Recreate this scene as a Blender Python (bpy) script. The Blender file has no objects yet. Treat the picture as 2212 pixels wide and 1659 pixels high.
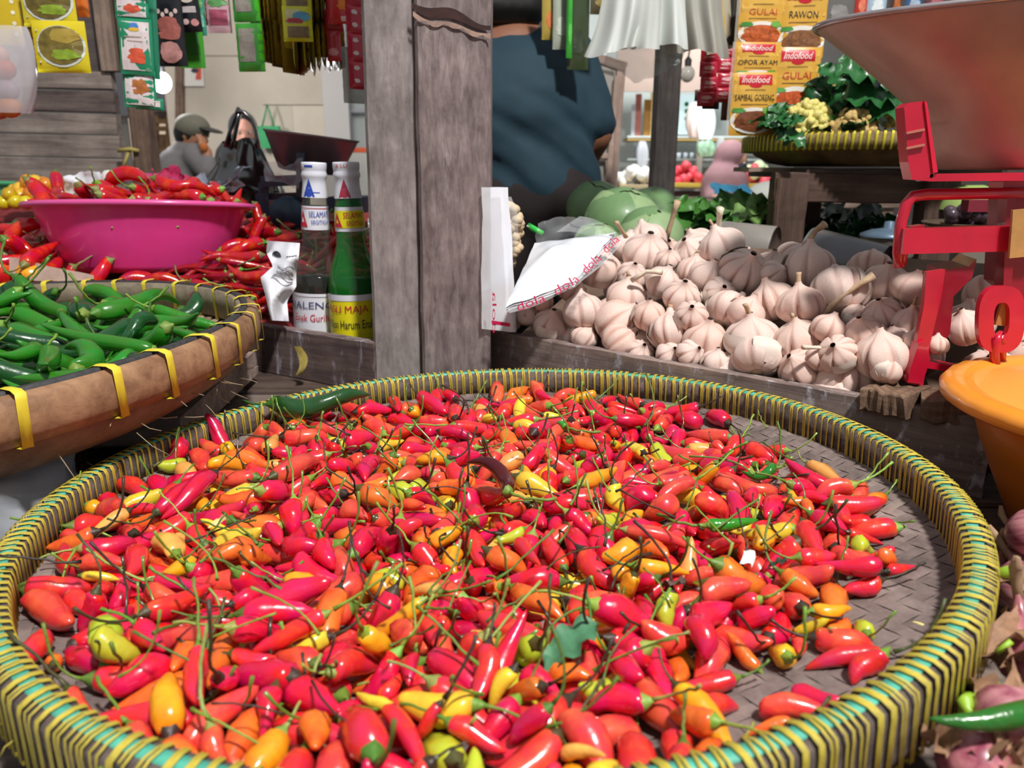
import bpy, math, random
import numpy as np
from mathutils import Vector, Matrix, Quaternion, noise

# ---------------------------------------------------------------- camera model (used to read positions off the photograph)
F = 1671.0; PITCH = math.radians(15.5); CAM = Vector((0, 0, 1.05))
FW = Vector((0, math.cos(PITCH), -math.sin(PITCH))); UP = Vector((0, math.sin(PITCH), math.cos(PITCH))); RT = Vector((1, 0, 0))
def ray(px, py): return RT*((px-1106)/F) + UP*((829.5-py)/F) + FW
def P(px, py, Y): d = ray(px, py); return CAM + d*(Y/d.y)                 # point at distance Y in front of the camera
def PZ(px, py, z): d = ray(px, py); return CAM + d*((z-CAM.z)/d.z)        # point on the horizontal plane z
def pxm(Y): return Y*1.0/F                                               # metres per pixel (roughly) at Y


for blk in (bpy.data.objects, bpy.data.meshes, bpy.data.materials, bpy.data.lights, bpy.data.cameras):
    for d in list(blk): blk.remove(d)
scene = bpy.context.scene; COL = scene.collection
# ---------------------------------------------------------------- camera, world, key light, exposure
cam = bpy.data.objects.new('camera', bpy.data.cameras.new('camera')); COL.objects.link(cam)
cam.data.sensor_width = 36; cam.data.lens = 36*F/2212; cam.data.clip_start = .01; cam.data.clip_end = 100
cam.location = CAM; cam.rotation_euler = (math.pi/2-PITCH, 0, 0); scene.camera = cam
cam.data.dof.use_dof = True; cam.data.dof.focus_distance = .66; cam.data.dof.aperture_fstop = 10.5
scene.view_settings.view_transform = 'Standard'; scene.view_settings.look = 'None'; scene.view_settings.gamma = 1
scene.view_settings.use_curve_mapping = False; scene.view_settings.exposure = 0.0
wd = bpy.data.worlds.new('market_daylight'); scene.world = wd; wd.use_nodes = True
wd.node_tree.nodes['Background'].inputs[0].default_value = (.93, .96, 1.0, 1); wd.node_tree.nodes['Background'].inputs[1].default_value = .33
def area(name, loc, target, power, size, color=(1, 1, 1), shape='DISK', size_y=None):
    l = bpy.data.lights.new(name, 'AREA'); l.shape = shape; l.size = size; l.energy = power; l.color = color
    if size_y: l.size_y = size_y
    o = bpy.data.objects.new(name, l); COL.objects.link(o); o.location = loc
    o.rotation_mode = 'QUATERNION'; o.rotation_quaternion = (Vector(target)-Vector(loc)).to_track_quat('-Z', 'Y'); return o
area('roof_opening_light', (.86, -.80, 3.9), (0, .7, .85), 172, .30, (1.0, .97, .93))
area('stall_tube_light', (1.4, 5.6, 2.4), (1.4, 6.6, 1.0), 40, .9, (.95, 1, 1), 'RECTANGLE', .2)
area('passage_light', (-1.6, 3.9, 2.9), (-1.6, 5.2, 1.2), 22, .8, (1, .97, .92), 'RECTANGLE', .5)
scene.cycles.max_bounces = 7; scene.cycles.diffuse_bounces = 3; scene.cycles.glossy_bounces = 3; scene.cycles.transparent_max_bounces = 12
scene.cycles.transmission_bounces = 4; scene.cycles.sample_clamp_indirect = 6; scene.cycles.caustics_reflective = False; scene.cycles.caustics_refractive = False


TABLE = 0.775
# chilli tray
TC = Vector((-0.0153, 0.5385, 0.8362)); TN = Vector((-0.0335, 0.03, 1)).normalized(); TR = 0.325
TE1 = Vector((0, 1, 0)).cross(TN).normalized(); TE2 = TN.cross(TE1)
TM = Matrix((TE1*.972, TE2*1.02, TN)).transposed().to_4x4(); TM.translation = TC
def dish(r, R=TR): return -0.047 + 0.026*(min(r/R, 1.0))**3
# green chilli tray
GR = 0.34
GN = Vector((-0.04, 0.0, 1)).normalized(); GE1 = Vector((0, 1, 0)).cross(GN).normalized(); GE2 = GN.cross(GE1)
GC = Vector((-0.670, 0.720, 0.893))
GM = Matrix((GE1*1.2, GE2*1.2, GN*1.2)).transposed().to_4x4(); GM.translation = GC
def gdish(r): return -0.052 + 0.022*(min(r/GR, 1.0))**3

def interp(t, pts):
    for (a, b), (c, d) in zip(pts, pts[1:]):
        if t <= c: 
            u = (t-a)/(c-a) if c > a else 0; u = u*u*(3-2*u)*.5+u*.5
            return b+(d-b)*u
    return pts[-1][1]

# ---------------------------------------------------------------- chilli bodies (axis +z, stem end at 0, tip at L)
BIRD_L, BIRD_W = 0.036, 0.0135
def chilli_geo(seed, L, W, kind, nr=12, ns=10):
    rnd = random.Random(seed)
    if kind == 'bird':
        prof = rnd.choice([[(0, .42), (.06, .78), (.25, 1), (.5, .93), (.75, .68), (.9, .4), (.97, .2), (1, .02)],
                           [(0, .5), (.06, .85), (.3, 1), (.6, .9), (.82, .66), (.93, .42), (.98, .22), (1, .02)],
                           [(0, .4), (.08, .9), (.22, 1), (.42, .85), (.65, .58), (.85, .36), (.96, .18), (1, .02)]])
        bend = rnd.uniform(-.05, .05) if rnd.random() < .6 else rnd.choice([-1, 1])*rnd.uniform(.06, .13); bump = .09; hook = rnd.uniform(-.05, .05)
    else:
        prof = [(0, .5), (.03, .8), (.1, 1), (.4, .92), (.7, .66), (.88, .38), (.97, .16), (1, .02)]
        bend = rnd.uniform(-.14, .14); bump = .05; hook = rnd.uniform(-.06, .06)
    lob = rnd.choice([3, 3, 4, 2]); ph = rnd.uniform(0, 6.3)
    vs, fs = [], []
    for i in range(nr+1):
        t = (i/nr); t = t*.55+.45*(.5-.5*math.cos(math.pi*t))
        r = W/2*interp(t, prof)
        ox = L*(bend*math.sin(math.pi*t) + hook*(t**3)); oy = L*bend*.3*math.sin(2*math.pi*t)
        for j in range(ns):
            a = 2*math.pi*j/ns
            n1 = noise.noise(Vector((math.cos(a)*1.3+seed*7.1, math.sin(a)*1.3, t*4.5)))
            n2 = noise.noise(Vector((math.cos(a)*2.6+seed*3.3, math.sin(a)*2.6+9, t*11)))
            rr = r*(1 + bump*1.6*n1 + bump*.7*n2 + .05*math.cos(lob*a+ph)*(1-t))
            vs.append((ox+rr*math.cos(a), oy+rr*math.sin(a), t*L))
    for i in range(nr):
        for j in range(ns):
            a, b = i*ns+j, i*ns+(j+1) % ns
            fs.append((a, b, b+ns, a+ns))
    fs.append(tuple(range(ns-1, -1, -1))); fs.append(tuple(nr*ns+j for j in range(ns)))
    return vs, fs
N_BIRD, N_LONG = 14, 9
LONG_L, LONG_W = 0.115, 0.0165
def bird_geo(i): return chilli_geo(100+i, BIRD_L, BIRD_W, 'bird')
def long_geo(i): return chilli_geo(300+i, LONG_L, LONG_W, 'long', 16, 10)
def geo_mesh(name, vs, fs, smooth=True):
    me = bpy.data.meshes.new(name); me.from_pydata([tuple(v) for v in vs], [], fs); me.update()
    if smooth: me.polygons.foreach_set('use_smooth', [True]*len(me.polygons))
    return me

# ---------------------------------------------------------------- helpers
WMX = {}
def wm(o): return WMX.get(o.name, Matrix.Identity(4))
def hexc(h):
    h = h.lstrip('#'); c = [int(h[i:i+2], 16)/255 for i in (0, 2, 4)]
    return tuple(x/12.92 if x <= .04045 else ((x+.055)/1.055)**2.4 for x in c)+(1,)
def link(name, me, mat=None, parent=None, M=None, kind=None, local=False):
    """Links a mesh object. Without local, M (default identity) is its world matrix, also under a parent; with local, M is relative to the parent."""
    o = bpy.data.objects.new(name, me); COL.objects.link(o)
    M = M or Matrix.Identity(4)
    if mat is not None and not me.materials: me.materials.append(mat)
    if parent is not None:
        o.parent = parent
        if local: o.matrix_basis = M; WMX[o.name] = wm(parent)@M
        else: o.matrix_parent_inverse = wm(parent).inverted(); o.matrix_basis = M; WMX[o.name] = M
    else: o.matrix_basis = M; WMX[o.name] = M
    if kind: o['kind'] = kind
    return o
def mesh(name, vs, fs, mat=None, parent=None, M=None, smooth=True, kind=None, local=False):
    return link(name, geo_mesh(name, vs, fs, smooth), mat, parent, M, kind, local)
def tag(o, label, cat, group=None, kind=None):
    o['label'] = label; o['category'] = cat
    if group: o['group'] = group
    if kind: o['kind'] = kind
    return o
def thing(name, label, cat, loc=(0, 0, 0), group=None, M=None):
    o = bpy.data.objects.new(name, None); COL.objects.link(o); o.empty_display_size = .02
    M = M or Matrix.Translation(Vector(loc)); o.matrix_basis = M; WMX[o.name] = M
    return tag(o, label, cat, group)
def frame(z, x=None, loc=(0, 0, 0)):
    """matrix whose z axis is z"""
    z = Vector(z).normalized(); x = Vector(x) if x is not None else (Vector((1, 0, 0)) if abs(z.x) < .9 else Vector((0, 1, 0)))
    y = z.cross(x).normalized(); x = y.cross(z)
    m = Matrix((x, y, z)).transposed().to_4x4(); m.translation = Vector(loc); return m
_T = ['', '', 'twenty', 'thirty', 'forty', 'fifty', 'sixty']; _O = ['', 'first', 'second', 'third', 'fourth', 'fifth', 'sixth', 'seventh', 'eighth', 'ninth', 'tenth', 'eleventh', 'twelfth', 'thirteenth', 'fourteenth', 'fifteenth', 'sixteenth', 'seventeenth', 'eighteenth', 'nineteenth']
ORD = ['leftmost', 'second from left', 'third from left', 'fourth from left', 'fifth from left', 'sixth from left', 'seventh from left', 'eighth from left', 'ninth from left', 'tenth from left', 'eleventh from left', 'twelfth from left']+[(_O[i] if i < 20 else _T[i//10]+('-'+_O[i % 10] if i % 10 else 'th').replace('yth', 'ieth'))+' from left' for i in range(13, 68)]
def unique_labels(objs, base):
    """objs: [(object, image x)]; gives every object its own label, adding its order among look-alikes"""
    d = {}
    for (o, x), b in zip(objs, base): d.setdefault(b, []).append((x, o))
    for b, l in d.items():
        l.sort(key=lambda t: t[0])
        for i, (x, o) in enumerate(l):
            o['label'] = b if len(l) == 1 else b+', '+('rightmost' if i == len(l)-1 and i > 0 else ORD[min(i, 65)])
def project(p):
    d = Vector(p)-CAM; z = d.dot(FW); return 1106+F*d.dot(RT)/z, 829.5-F*d.dot(UP)/z

class MB:
    def __init__(s): s.v = []; s.f = []
    def add(s, vs, fs, M=None):
        b = len(s.v); s.v += [tuple(M@Vector(v)) if M else tuple(v) for v in vs]; s.f += [tuple(b+i for i in f) for f in fs]; return s
    def box(s, lo, hi, M=None):
        x0, y0, z0 = lo; x1, y1, z1 = hi
        return s.add([(x0, y0, z0), (x1, y0, z0), (x1, y1, z0), (x0, y1, z0), (x0, y0, z1), (x1, y0, z1), (x1, y1, z1), (x0, y1, z1)],
                     [(3, 2, 1, 0), (4, 5, 6, 7), (0, 1, 5, 4), (1, 2, 6, 5), (2, 3, 7, 6), (3, 0, 4, 7)], M)
    def bar(s, a, b, w, h, up=(0, 0, 1)):
        a, b = Vector(a), Vector(b); z = b-a; m = frame(z, Vector(up).cross(z) if Vector(up).cross(z).length > 1e-6 else None, a)
        return s.box((-w/2, -h/2, 0), (w/2, h/2, z.length), m)
    def tube(s, pts, r, n=8, cap=True, flat=1.0, up=None):
        pts = [Vector(p) for p in pts]; rs = r if isinstance(r, (list, tuple)) else [r]*len(pts)
        fs = []; vs = []; x = None
        for i, p in enumerate(pts):
            t = (pts[min(i+1, len(pts)-1)]-pts[max(i-1, 0)]).normalized()
            if x is None: x = Vector(up) if up is not None else (Vector((0, 0, 1)) if abs(t.z) < .9 else Vector((1, 0, 0)))
            x = (x-t*x.dot(t)); x = x.normalized() if x.length > 1e-6 else t.orthogonal().normalized()
            y = t.cross(x)
            for j in range(n):
                a = 2*math.pi*j/n; vs.append(p+x*(rs[i]*flat*math.cos(a))+y*(rs[i]*math.sin(a)))
        for i in range(len(pts)-1):
            for j in range(n): fs.append((i*n+j, i*n+(j+1) % n, (i+1)*n+(j+1) % n, (i+1)*n+j))
        if cap: fs.append(tuple(range(n-1, -1, -1))); fs.append(tuple((len(pts)-1)*n+j for j in range(n)))
        return s.add(vs, fs)
    def lathe(s, prof, n=32, M=None, fn=None, closed=False):
        vs = []; fs = []
        for i, (r, z) in enumerate(prof):
            for j in range(n):
                a = 2*math.pi*j/n; q = (r*math.cos(a), r*math.sin(a), z)
                vs.append(fn(i, a, q) if fn else q)
        m = len(prof)
        for i in range(m if closed else m-1):
            k = (i+1) % m
            for j in range(n): fs.append((i*n+j, i*n+(j+1) % n, k*n+(j+1) % n, k*n+j))
        return s.add(vs, fs, M)
    def grid(s, fn, nu, nv, M=None):
        vs = [fn(i/nu, j/nv) for j in range(nv+1) for i in range(nu+1)]
        fs = [(j*(nu+1)+i, j*(nu+1)+i+1, (j+1)*(nu+1)+i+1, (j+1)*(nu+1)+i) for j in range(nv) for i in range(nu)]
        return s.add(vs, fs, M)
    def ball(s, c, r, n=12, m=8, M=None):
        rx, ry, rz = r if isinstance(r, (tuple, list)) else (r, r, r)
        vs = [(c[0]+rx*math.sin(math.pi*i/m)*math.cos(2*math.pi*j/n), c[1]+ry*math.sin(math.pi*i/m)*math.sin(2*math.pi*j/n), c[2]+rz*math.cos(math.pi*i/m)) for i in range(m+1) for j in range(n)]
        fs = [(i*n+j, (i+1)*n+j, (i+1)*n+(j+1) % n, i*n+(j+1) % n) for i in range(m) for j in range(n)]
        return s.add(vs, fs, M)
    def build(s, name, mat, parent=None, M=None, smooth=True, kind=None, local=False):
        return mesh(name, s.v, s.f, mat, parent, M, smooth, kind, local)
def mesh_from(o_verts, faces, mods):
    """evaluates modifiers on a throw-away object and returns the mesh"""
    me = geo_mesh('tmp', o_verts, faces); o = bpy.data.objects.new('tmp', me); COL.objects.link(o)
    for t, kw in mods:
        m = o.modifiers.new('m', t)
        for k, v in kw.items(): setattr(m, k, v)
    dg = bpy.context.evaluated_depsgraph_get(); out = bpy.data.meshes.new_from_object(o.evaluated_get(dg))
    bpy.data.objects.remove(o); bpy.data.meshes.remove(me)
    out.polygons.foreach_set('use_smooth', [True]*len(out.polygons)); return out
def limb(mb, p0, p1, r0, r1, n=10, flat=1.0, up=None):
    p0, p1 = Vector(p0), Vector(p1); d = p1-p0; L = d.length; d = d.normalized(); pts = []; rs = []
    for k in range(4): a = math.pi/2*k/4; pts.append(p0-d*r0*math.cos(a)*.95); rs.append(max(.001, r0*math.sin(a)))
    for k in range(5): t = k/4; pts.append(p0.lerp(p1, t)); rs.append(r0+(r1-r0)*t)
    for k in range(3, -1, -1): a = math.pi/2*k/4; pts.append(p1+d*r1*math.cos(a)*.95); rs.append(max(.001, r1*math.sin(a)))
    mb.tube(pts, rs, n, True, flat, up)
def fused(name, mb, voxel, mat, parent=None, smooth=6, M=None):
    me = mesh_from(mb.v, mb.f, [('REMESH', dict(mode='VOXEL', voxel_size=voxel)), ('SMOOTH', dict(factor=.5, iterations=smooth))])
    me.name = name; return link(name, me, mat, parent, M)
_txt = {}
def text_geo(s, size=1.0):
    """flat lettering centred on the origin -> verts, faces, width, height"""
    if s not in _txt:
        cu = bpy.data.curves.new('t', 'FONT'); cu.body = s; cu.align_x = 'CENTER'; cu.align_y = 'CENTER'; cu.resolution_u = 2; cu.size = 1
        o = bpy.data.objects.new('t', cu); COL.objects.link(o); dg = bpy.context.evaluated_depsgraph_get()
        me = bpy.data.meshes.new_from_object(o.evaluated_get(dg))
        vs = [tuple(v.co) for v in me.vertices]; fs = [tuple(p.vertices) for p in me.polygons]
        bpy.data.objects.remove(o); bpy.data.curves.remove(cu); bpy.data.meshes.remove(me)
        xs = [v[0] for v in vs]; ys = [v[1] for v in vs]; cx, cy = (min(xs)+max(xs))/2, (min(ys)+max(ys))/2
        _txt[s] = ([(v[0]-cx, v[1]-cy) for v in vs], fs, max(xs)-min(xs), max(ys)-min(ys))
    return _txt[s]

# ---------------------------------------------------------------- materials
_mats = {}
def NT(name):
    m = bpy.data.materials.new(name); m.use_nodes = True; nt = m.node_tree; return m, nt, nt.nodes['Principled BSDF']
def node(nt, t, **kw):
    n = nt.nodes.new(t)
    for k, v in kw.items():
        if k.startswith('_'): setattr(n, k[1:], v)
        else: n.inputs[k.replace('__', ' ')].default_value = v
    return n
def setp(b, **kw):
    for k, v in kw.items():
        k = k.replace('__', ' ')
        if k in b.inputs: b.inputs[k].default_value = v
def plain(color, rough=.45, coat=0, metal=0, var=.0, scale=40, bump=0, name=None, spec=.5, sheen=0, emit=0):
    key = (color, rough, coat, metal, var, scale, bump, spec, emit)
    if key in _mats: return _mats[key]
    m, nt, b = NT(name or 'paint_'+color.lstrip('#')); c = hexc(color)
    setp(b, Base__Color=c, Roughness=rough, Coat__Weight=coat, Coat__Roughness=.1, Metallic=metal, Specular__IOR__Level=spec)
    if emit: setp(b, Emission__Color=c, Emission__Strength=emit)
    if var or bump:
        tc = node(nt, 'ShaderNodeTexCoord'); nz = node(nt, 'ShaderNodeTexNoise', Scale=scale, Detail=5.0, Roughness=.6); nt.links.new(tc.outputs['Object'], nz.inputs['Vector'])
        if var:
            mx = node(nt, 'ShaderNodeMix', _data_type='RGBA', _blend_type='MULTIPLY'); mx.inputs[0].default_value = 1
            mx.inputs[6].default_value = c; mr = node(nt, 'ShaderNodeMapRange'); mr.inputs[1].default_value = .3; mr.inputs[2].default_value = .7; mr.inputs[3].default_value = 1-var; mr.inputs[4].default_value = 1+var*.5
            nt.links.new(nz.outputs[0], mr.inputs[0]); nt.links.new(mr.outputs[0], mx.inputs[7]); nt.links.new(mx.outputs[2], b.inputs['Base Color'])
        if bump:
            bp = node(nt, 'ShaderNodeBump', Strength=bump, Distance=.002); nt.links.new(nz.outputs[0], bp.inputs['Height']); nt.links.new(bp.outputs[0], b.inputs['Normal'])
    _mats[key] = m; return m
def wood(c1, c2, name, scale=1.0, rough=.75, stain=None, bump=.5, along=7):
    """weathered wood, grain along the object's local x"""
    key = ('wood', name)
    if key in _mats: return _mats[key]
    m, nt, b = NT(name); L = nt.links.new
    tc = node(nt, 'ShaderNodeTexCoord'); mp = node(nt, 'ShaderNodeMapping'); mp.inputs['Scale'].default_value = (along*scale, 90*scale, 90*scale); L(tc.outputs['Object'], mp.inputs['Vector'])
    oi = node(nt, 'ShaderNodeObjectInfo'); L(oi.outputs['Random'], node(nt, 'ShaderNodeMath').inputs[0])
    cmb = node(nt, 'ShaderNodeCombineXYZ'); mul = node(nt, 'ShaderNodeMath', _operation='MULTIPLY'); mul.inputs[1].default_value = 50; L(oi.outputs['Random'], mul.inputs[0]); L(mul.outputs[0], cmb.inputs[0]); L(cmb.outputs[0], mp.inputs['Location'])
    nz = node(nt, 'ShaderNodeTexNoise', Scale=1.0, Detail=7.0, Roughness=.65, Distortion=.4); L(mp.outputs[0], nz.inputs['Vector'])
    rp = node(nt, 'ShaderNodeValToRGB'); rp.color_ramp.elements[0].position = .3; rp.color_ramp.elements[1].position = .7
    rp.color_ramp.elements[0].color = hexc(c2); rp.color_ramp.elements[1].color = hexc(c1); L(nz.outputs[0], rp.inputs[0])
    n2 = node(nt, 'ShaderNodeTexNoise', Scale=11.0*scale, Detail=6.0, Roughness=.7); L(tc.outputs['Object'], n2.inputs['Vector'])
    mr = node(nt, 'ShaderNodeMapRange'); mr.inputs[1].default_value = .35; mr.inputs[2].default_value = .7; mr.inputs[3].default_value = .62; mr.inputs[4].default_value = 1.15; L(n2.outputs[0], mr.inputs[0])
    mx = node(nt, 'ShaderNodeMix', _data_type='RGBA', _blend_type='MULTIPLY'); mx.inputs[0].default_value = 1; L(rp.outputs[0], mx.inputs[6]); L(mr.outputs[0], mx.inputs[7])
    out = mx.outputs[2]
    if stain:
        n3 = node(nt, 'ShaderNodeTexNoise', Scale=16.0, Detail=4.0, Roughness=.7); mp3 = node(nt, 'ShaderNodeMapping'); mp3.inputs['Scale'].default_value = stain[2]; L(tc.outputs['Object'], mp3.inputs['Vector']); L(mp3.outputs[0], n3.inputs['Vector'])
        r3 = node(nt, 'ShaderNodeValToRGB'); r3.color_ramp.elements[0].position = stain[1]; r3.color_ramp.elements[1].position = stain[1]+.12; L(n3.outputs[0], r3.inputs[0])
        m3 = node(nt, 'ShaderNodeMix', _data_type='RGBA'); L(r3.outputs[0], m3.inputs[0]); L(out, m3.inputs[6]); m3.inputs[7].default_value = hexc(stain[0]); out = m3.outputs[2]
    L(out, b.inputs['Base Color']); setp(b, Roughness=rough, Specular__IOR__Level=.3)
    bp = node(nt, 'ShaderNodeBump', Strength=bump, Distance=.0015); L(nz.outputs[0], bp.inputs['Height']); L(bp.outputs[0], b.inputs['Normal'])
    _mats[key] = m; return m
def film(color, alpha, rough=.15, name='film', scale=30, white=.5):
    """thin clear plastic: part transparent, part glossy and milky"""
    key = ('film', color, alpha, name)
    if key in _mats: return _mats[key]
    m, nt, b = NT(name); L = nt.links.new
    setp(b, Base__Color=hexc(color), Roughness=rough, Specular__IOR__Level=.8)
    lw = node(nt, 'ShaderNodeLayerWeight', Blend=.35); tc = node(nt, 'ShaderNodeTexCoord'); nz = node(nt, 'ShaderNodeTexNoise', Scale=scale, Detail=3.0); L(tc.outputs['Object'], nz.inputs['Vector'])
    bp = node(nt, 'ShaderNodeBump', Strength=.5, Distance=.004); L(nz.outputs[0], bp.inputs['Height']); L(bp.outputs[0], b.inputs['Normal'])
    ma = node(nt, 'ShaderNodeMath', _operation='MULTIPLY_ADD'); L(lw.outputs['Facing'], ma.inputs[0]); ma.inputs[1].default_value = white; ma.inputs[2].default_value = alpha; ma.use_clamp = True
    L(ma.outputs[0], b.inputs['Alpha']); _mats[key] = m; return m
def produce(name, src, tipmix=.35, rough=.22, bump=.25, bscale=160, coat=.4, spec=.5, sss=0):
    """skin of fruit: base colour from the object's own colour (or a vertex colour), slightly mottled"""
    m, nt, b = NT(name); L = nt.links.new
    if src == 'object': s = node(nt, 'ShaderNodeObjectInfo').outputs['Color']
    else: s = node(nt, 'ShaderNodeAttribute', _attribute_name='Col').outputs['Color']
    tc = node(nt, 'ShaderNodeTexCoord'); n1 = node(nt, 'ShaderNodeTexNoise', Scale=55.0, Detail=3.0, Roughness=.55); L(tc.outputs['Object'], n1.inputs['Vector'])
    hs = node(nt, 'ShaderNodeHueSaturation'); mh = node(nt, 'ShaderNodeMapRange'); mh.inputs[1].default_value = .3; mh.inputs[2].default_value = .7; mh.inputs[3].default_value = .487; mh.inputs[4].default_value = .5+.02*tipmix/.35
    L(n1.outputs[0], mh.inputs[0]); L(mh.outputs[0], hs.inputs['Hue']); L(s, hs.inputs['Color'])
    mv = node(nt, 'ShaderNodeMapRange'); mv.inputs[1].default_value = .3; mv.inputs[2].default_value = .7; mv.inputs[3].default_value = .86; mv.inputs[4].default_value = 1.1; L(n1.outputs[0], mv.inputs[0]); L(mv.outputs[0], hs.inputs['Value'])
    L(hs.outputs[0], b.inputs['Base Color'])
    n2 = node(nt, 'ShaderNodeTexNoise', Scale=float(bscale), Detail=2.0); L(tc.outputs['Object'], n2.inputs['Vector'])
    bp = node(nt, 'ShaderNodeBump', Strength=bump, Distance=.0015); L(n2.outputs[0], bp.inputs['Height']); L(bp.outputs[0], b.inputs['Normal'])
    setp(b, Roughness=rough, Coat__Weight=coat, Coat__Roughness=.12, Specular__IOR__Level=spec)
    if sss: setp(b, Subsurface__Weight=sss, Subsurface__Radius=(.01, .004, .003), Subsurface__Scale=.3)
    return m
GREYWOOD = wood('#9a8a80', '#5d504a', 'grey_weathered_wood')
BROWNWOOD = wood('#8d7463', '#54403a', 'brown_weathered_wood')
DARKWOOD = wood('#6b5a50', '#3a2e2a', 'dark_old_wood')
PALEWOOD = wood('#b39c8c', '#7d6a5e', 'pale_board_wood')
CRATEWOOD = wood('#85736c', '#54454a', 'dripped_crate_wood', stain=('#b4afbc', .55, (4, 30, .8)))
def board(name, a, b, w, h, mat, parent=None, up=(0, 0, 1), rough=.0012, nseg=10, kind=None, seed=0):
    """a sawn board from a to b (middle of its faces), w across, h along up; local x is the grain"""
    a, b = Vector(a), Vector(b); x = (b-a); L = x.length; x.normalize(); y = Vector(up).cross(x).normalized(); z = x.cross(y)
    M = Matrix((x, y, z)).transposed().to_4x4(); M.translation = a; vs = []; fs = []
    c = min(w, h)*.08
    sec = [(-w/2+c, -h/2), (w/2-c, -h/2), (w/2, -h/2+c), (w/2, h/2-c), (w/2-c, h/2), (-w/2+c, h/2), (-w/2, h/2-c), (-w/2, -h/2+c)]
    for i in range(nseg+1):
        for (p, q) in sec:
            n = noise.noise_vector(Vector((i*.9+seed*3.1+a.x*9, p*40+a.y*7, q*40+seed)))
            vs.append((L*i/nseg+(n.x*rough*1.5 if i in (0, nseg) else 0), p+n.y*rough, q+n.z*rough))
    for i in range(nseg):
        for j in range(8): fs.append((i*8+j, (i+1)*8+j, (i+1)*8+(j+1) % 8, i*8+(j+1) % 8))
    fs.append(tuple(range(8))); fs.append(tuple(nseg*8+j for j in range(7, -1, -1)))
    return mesh(name, vs, fs, mat, parent, M, False, kind)

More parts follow.
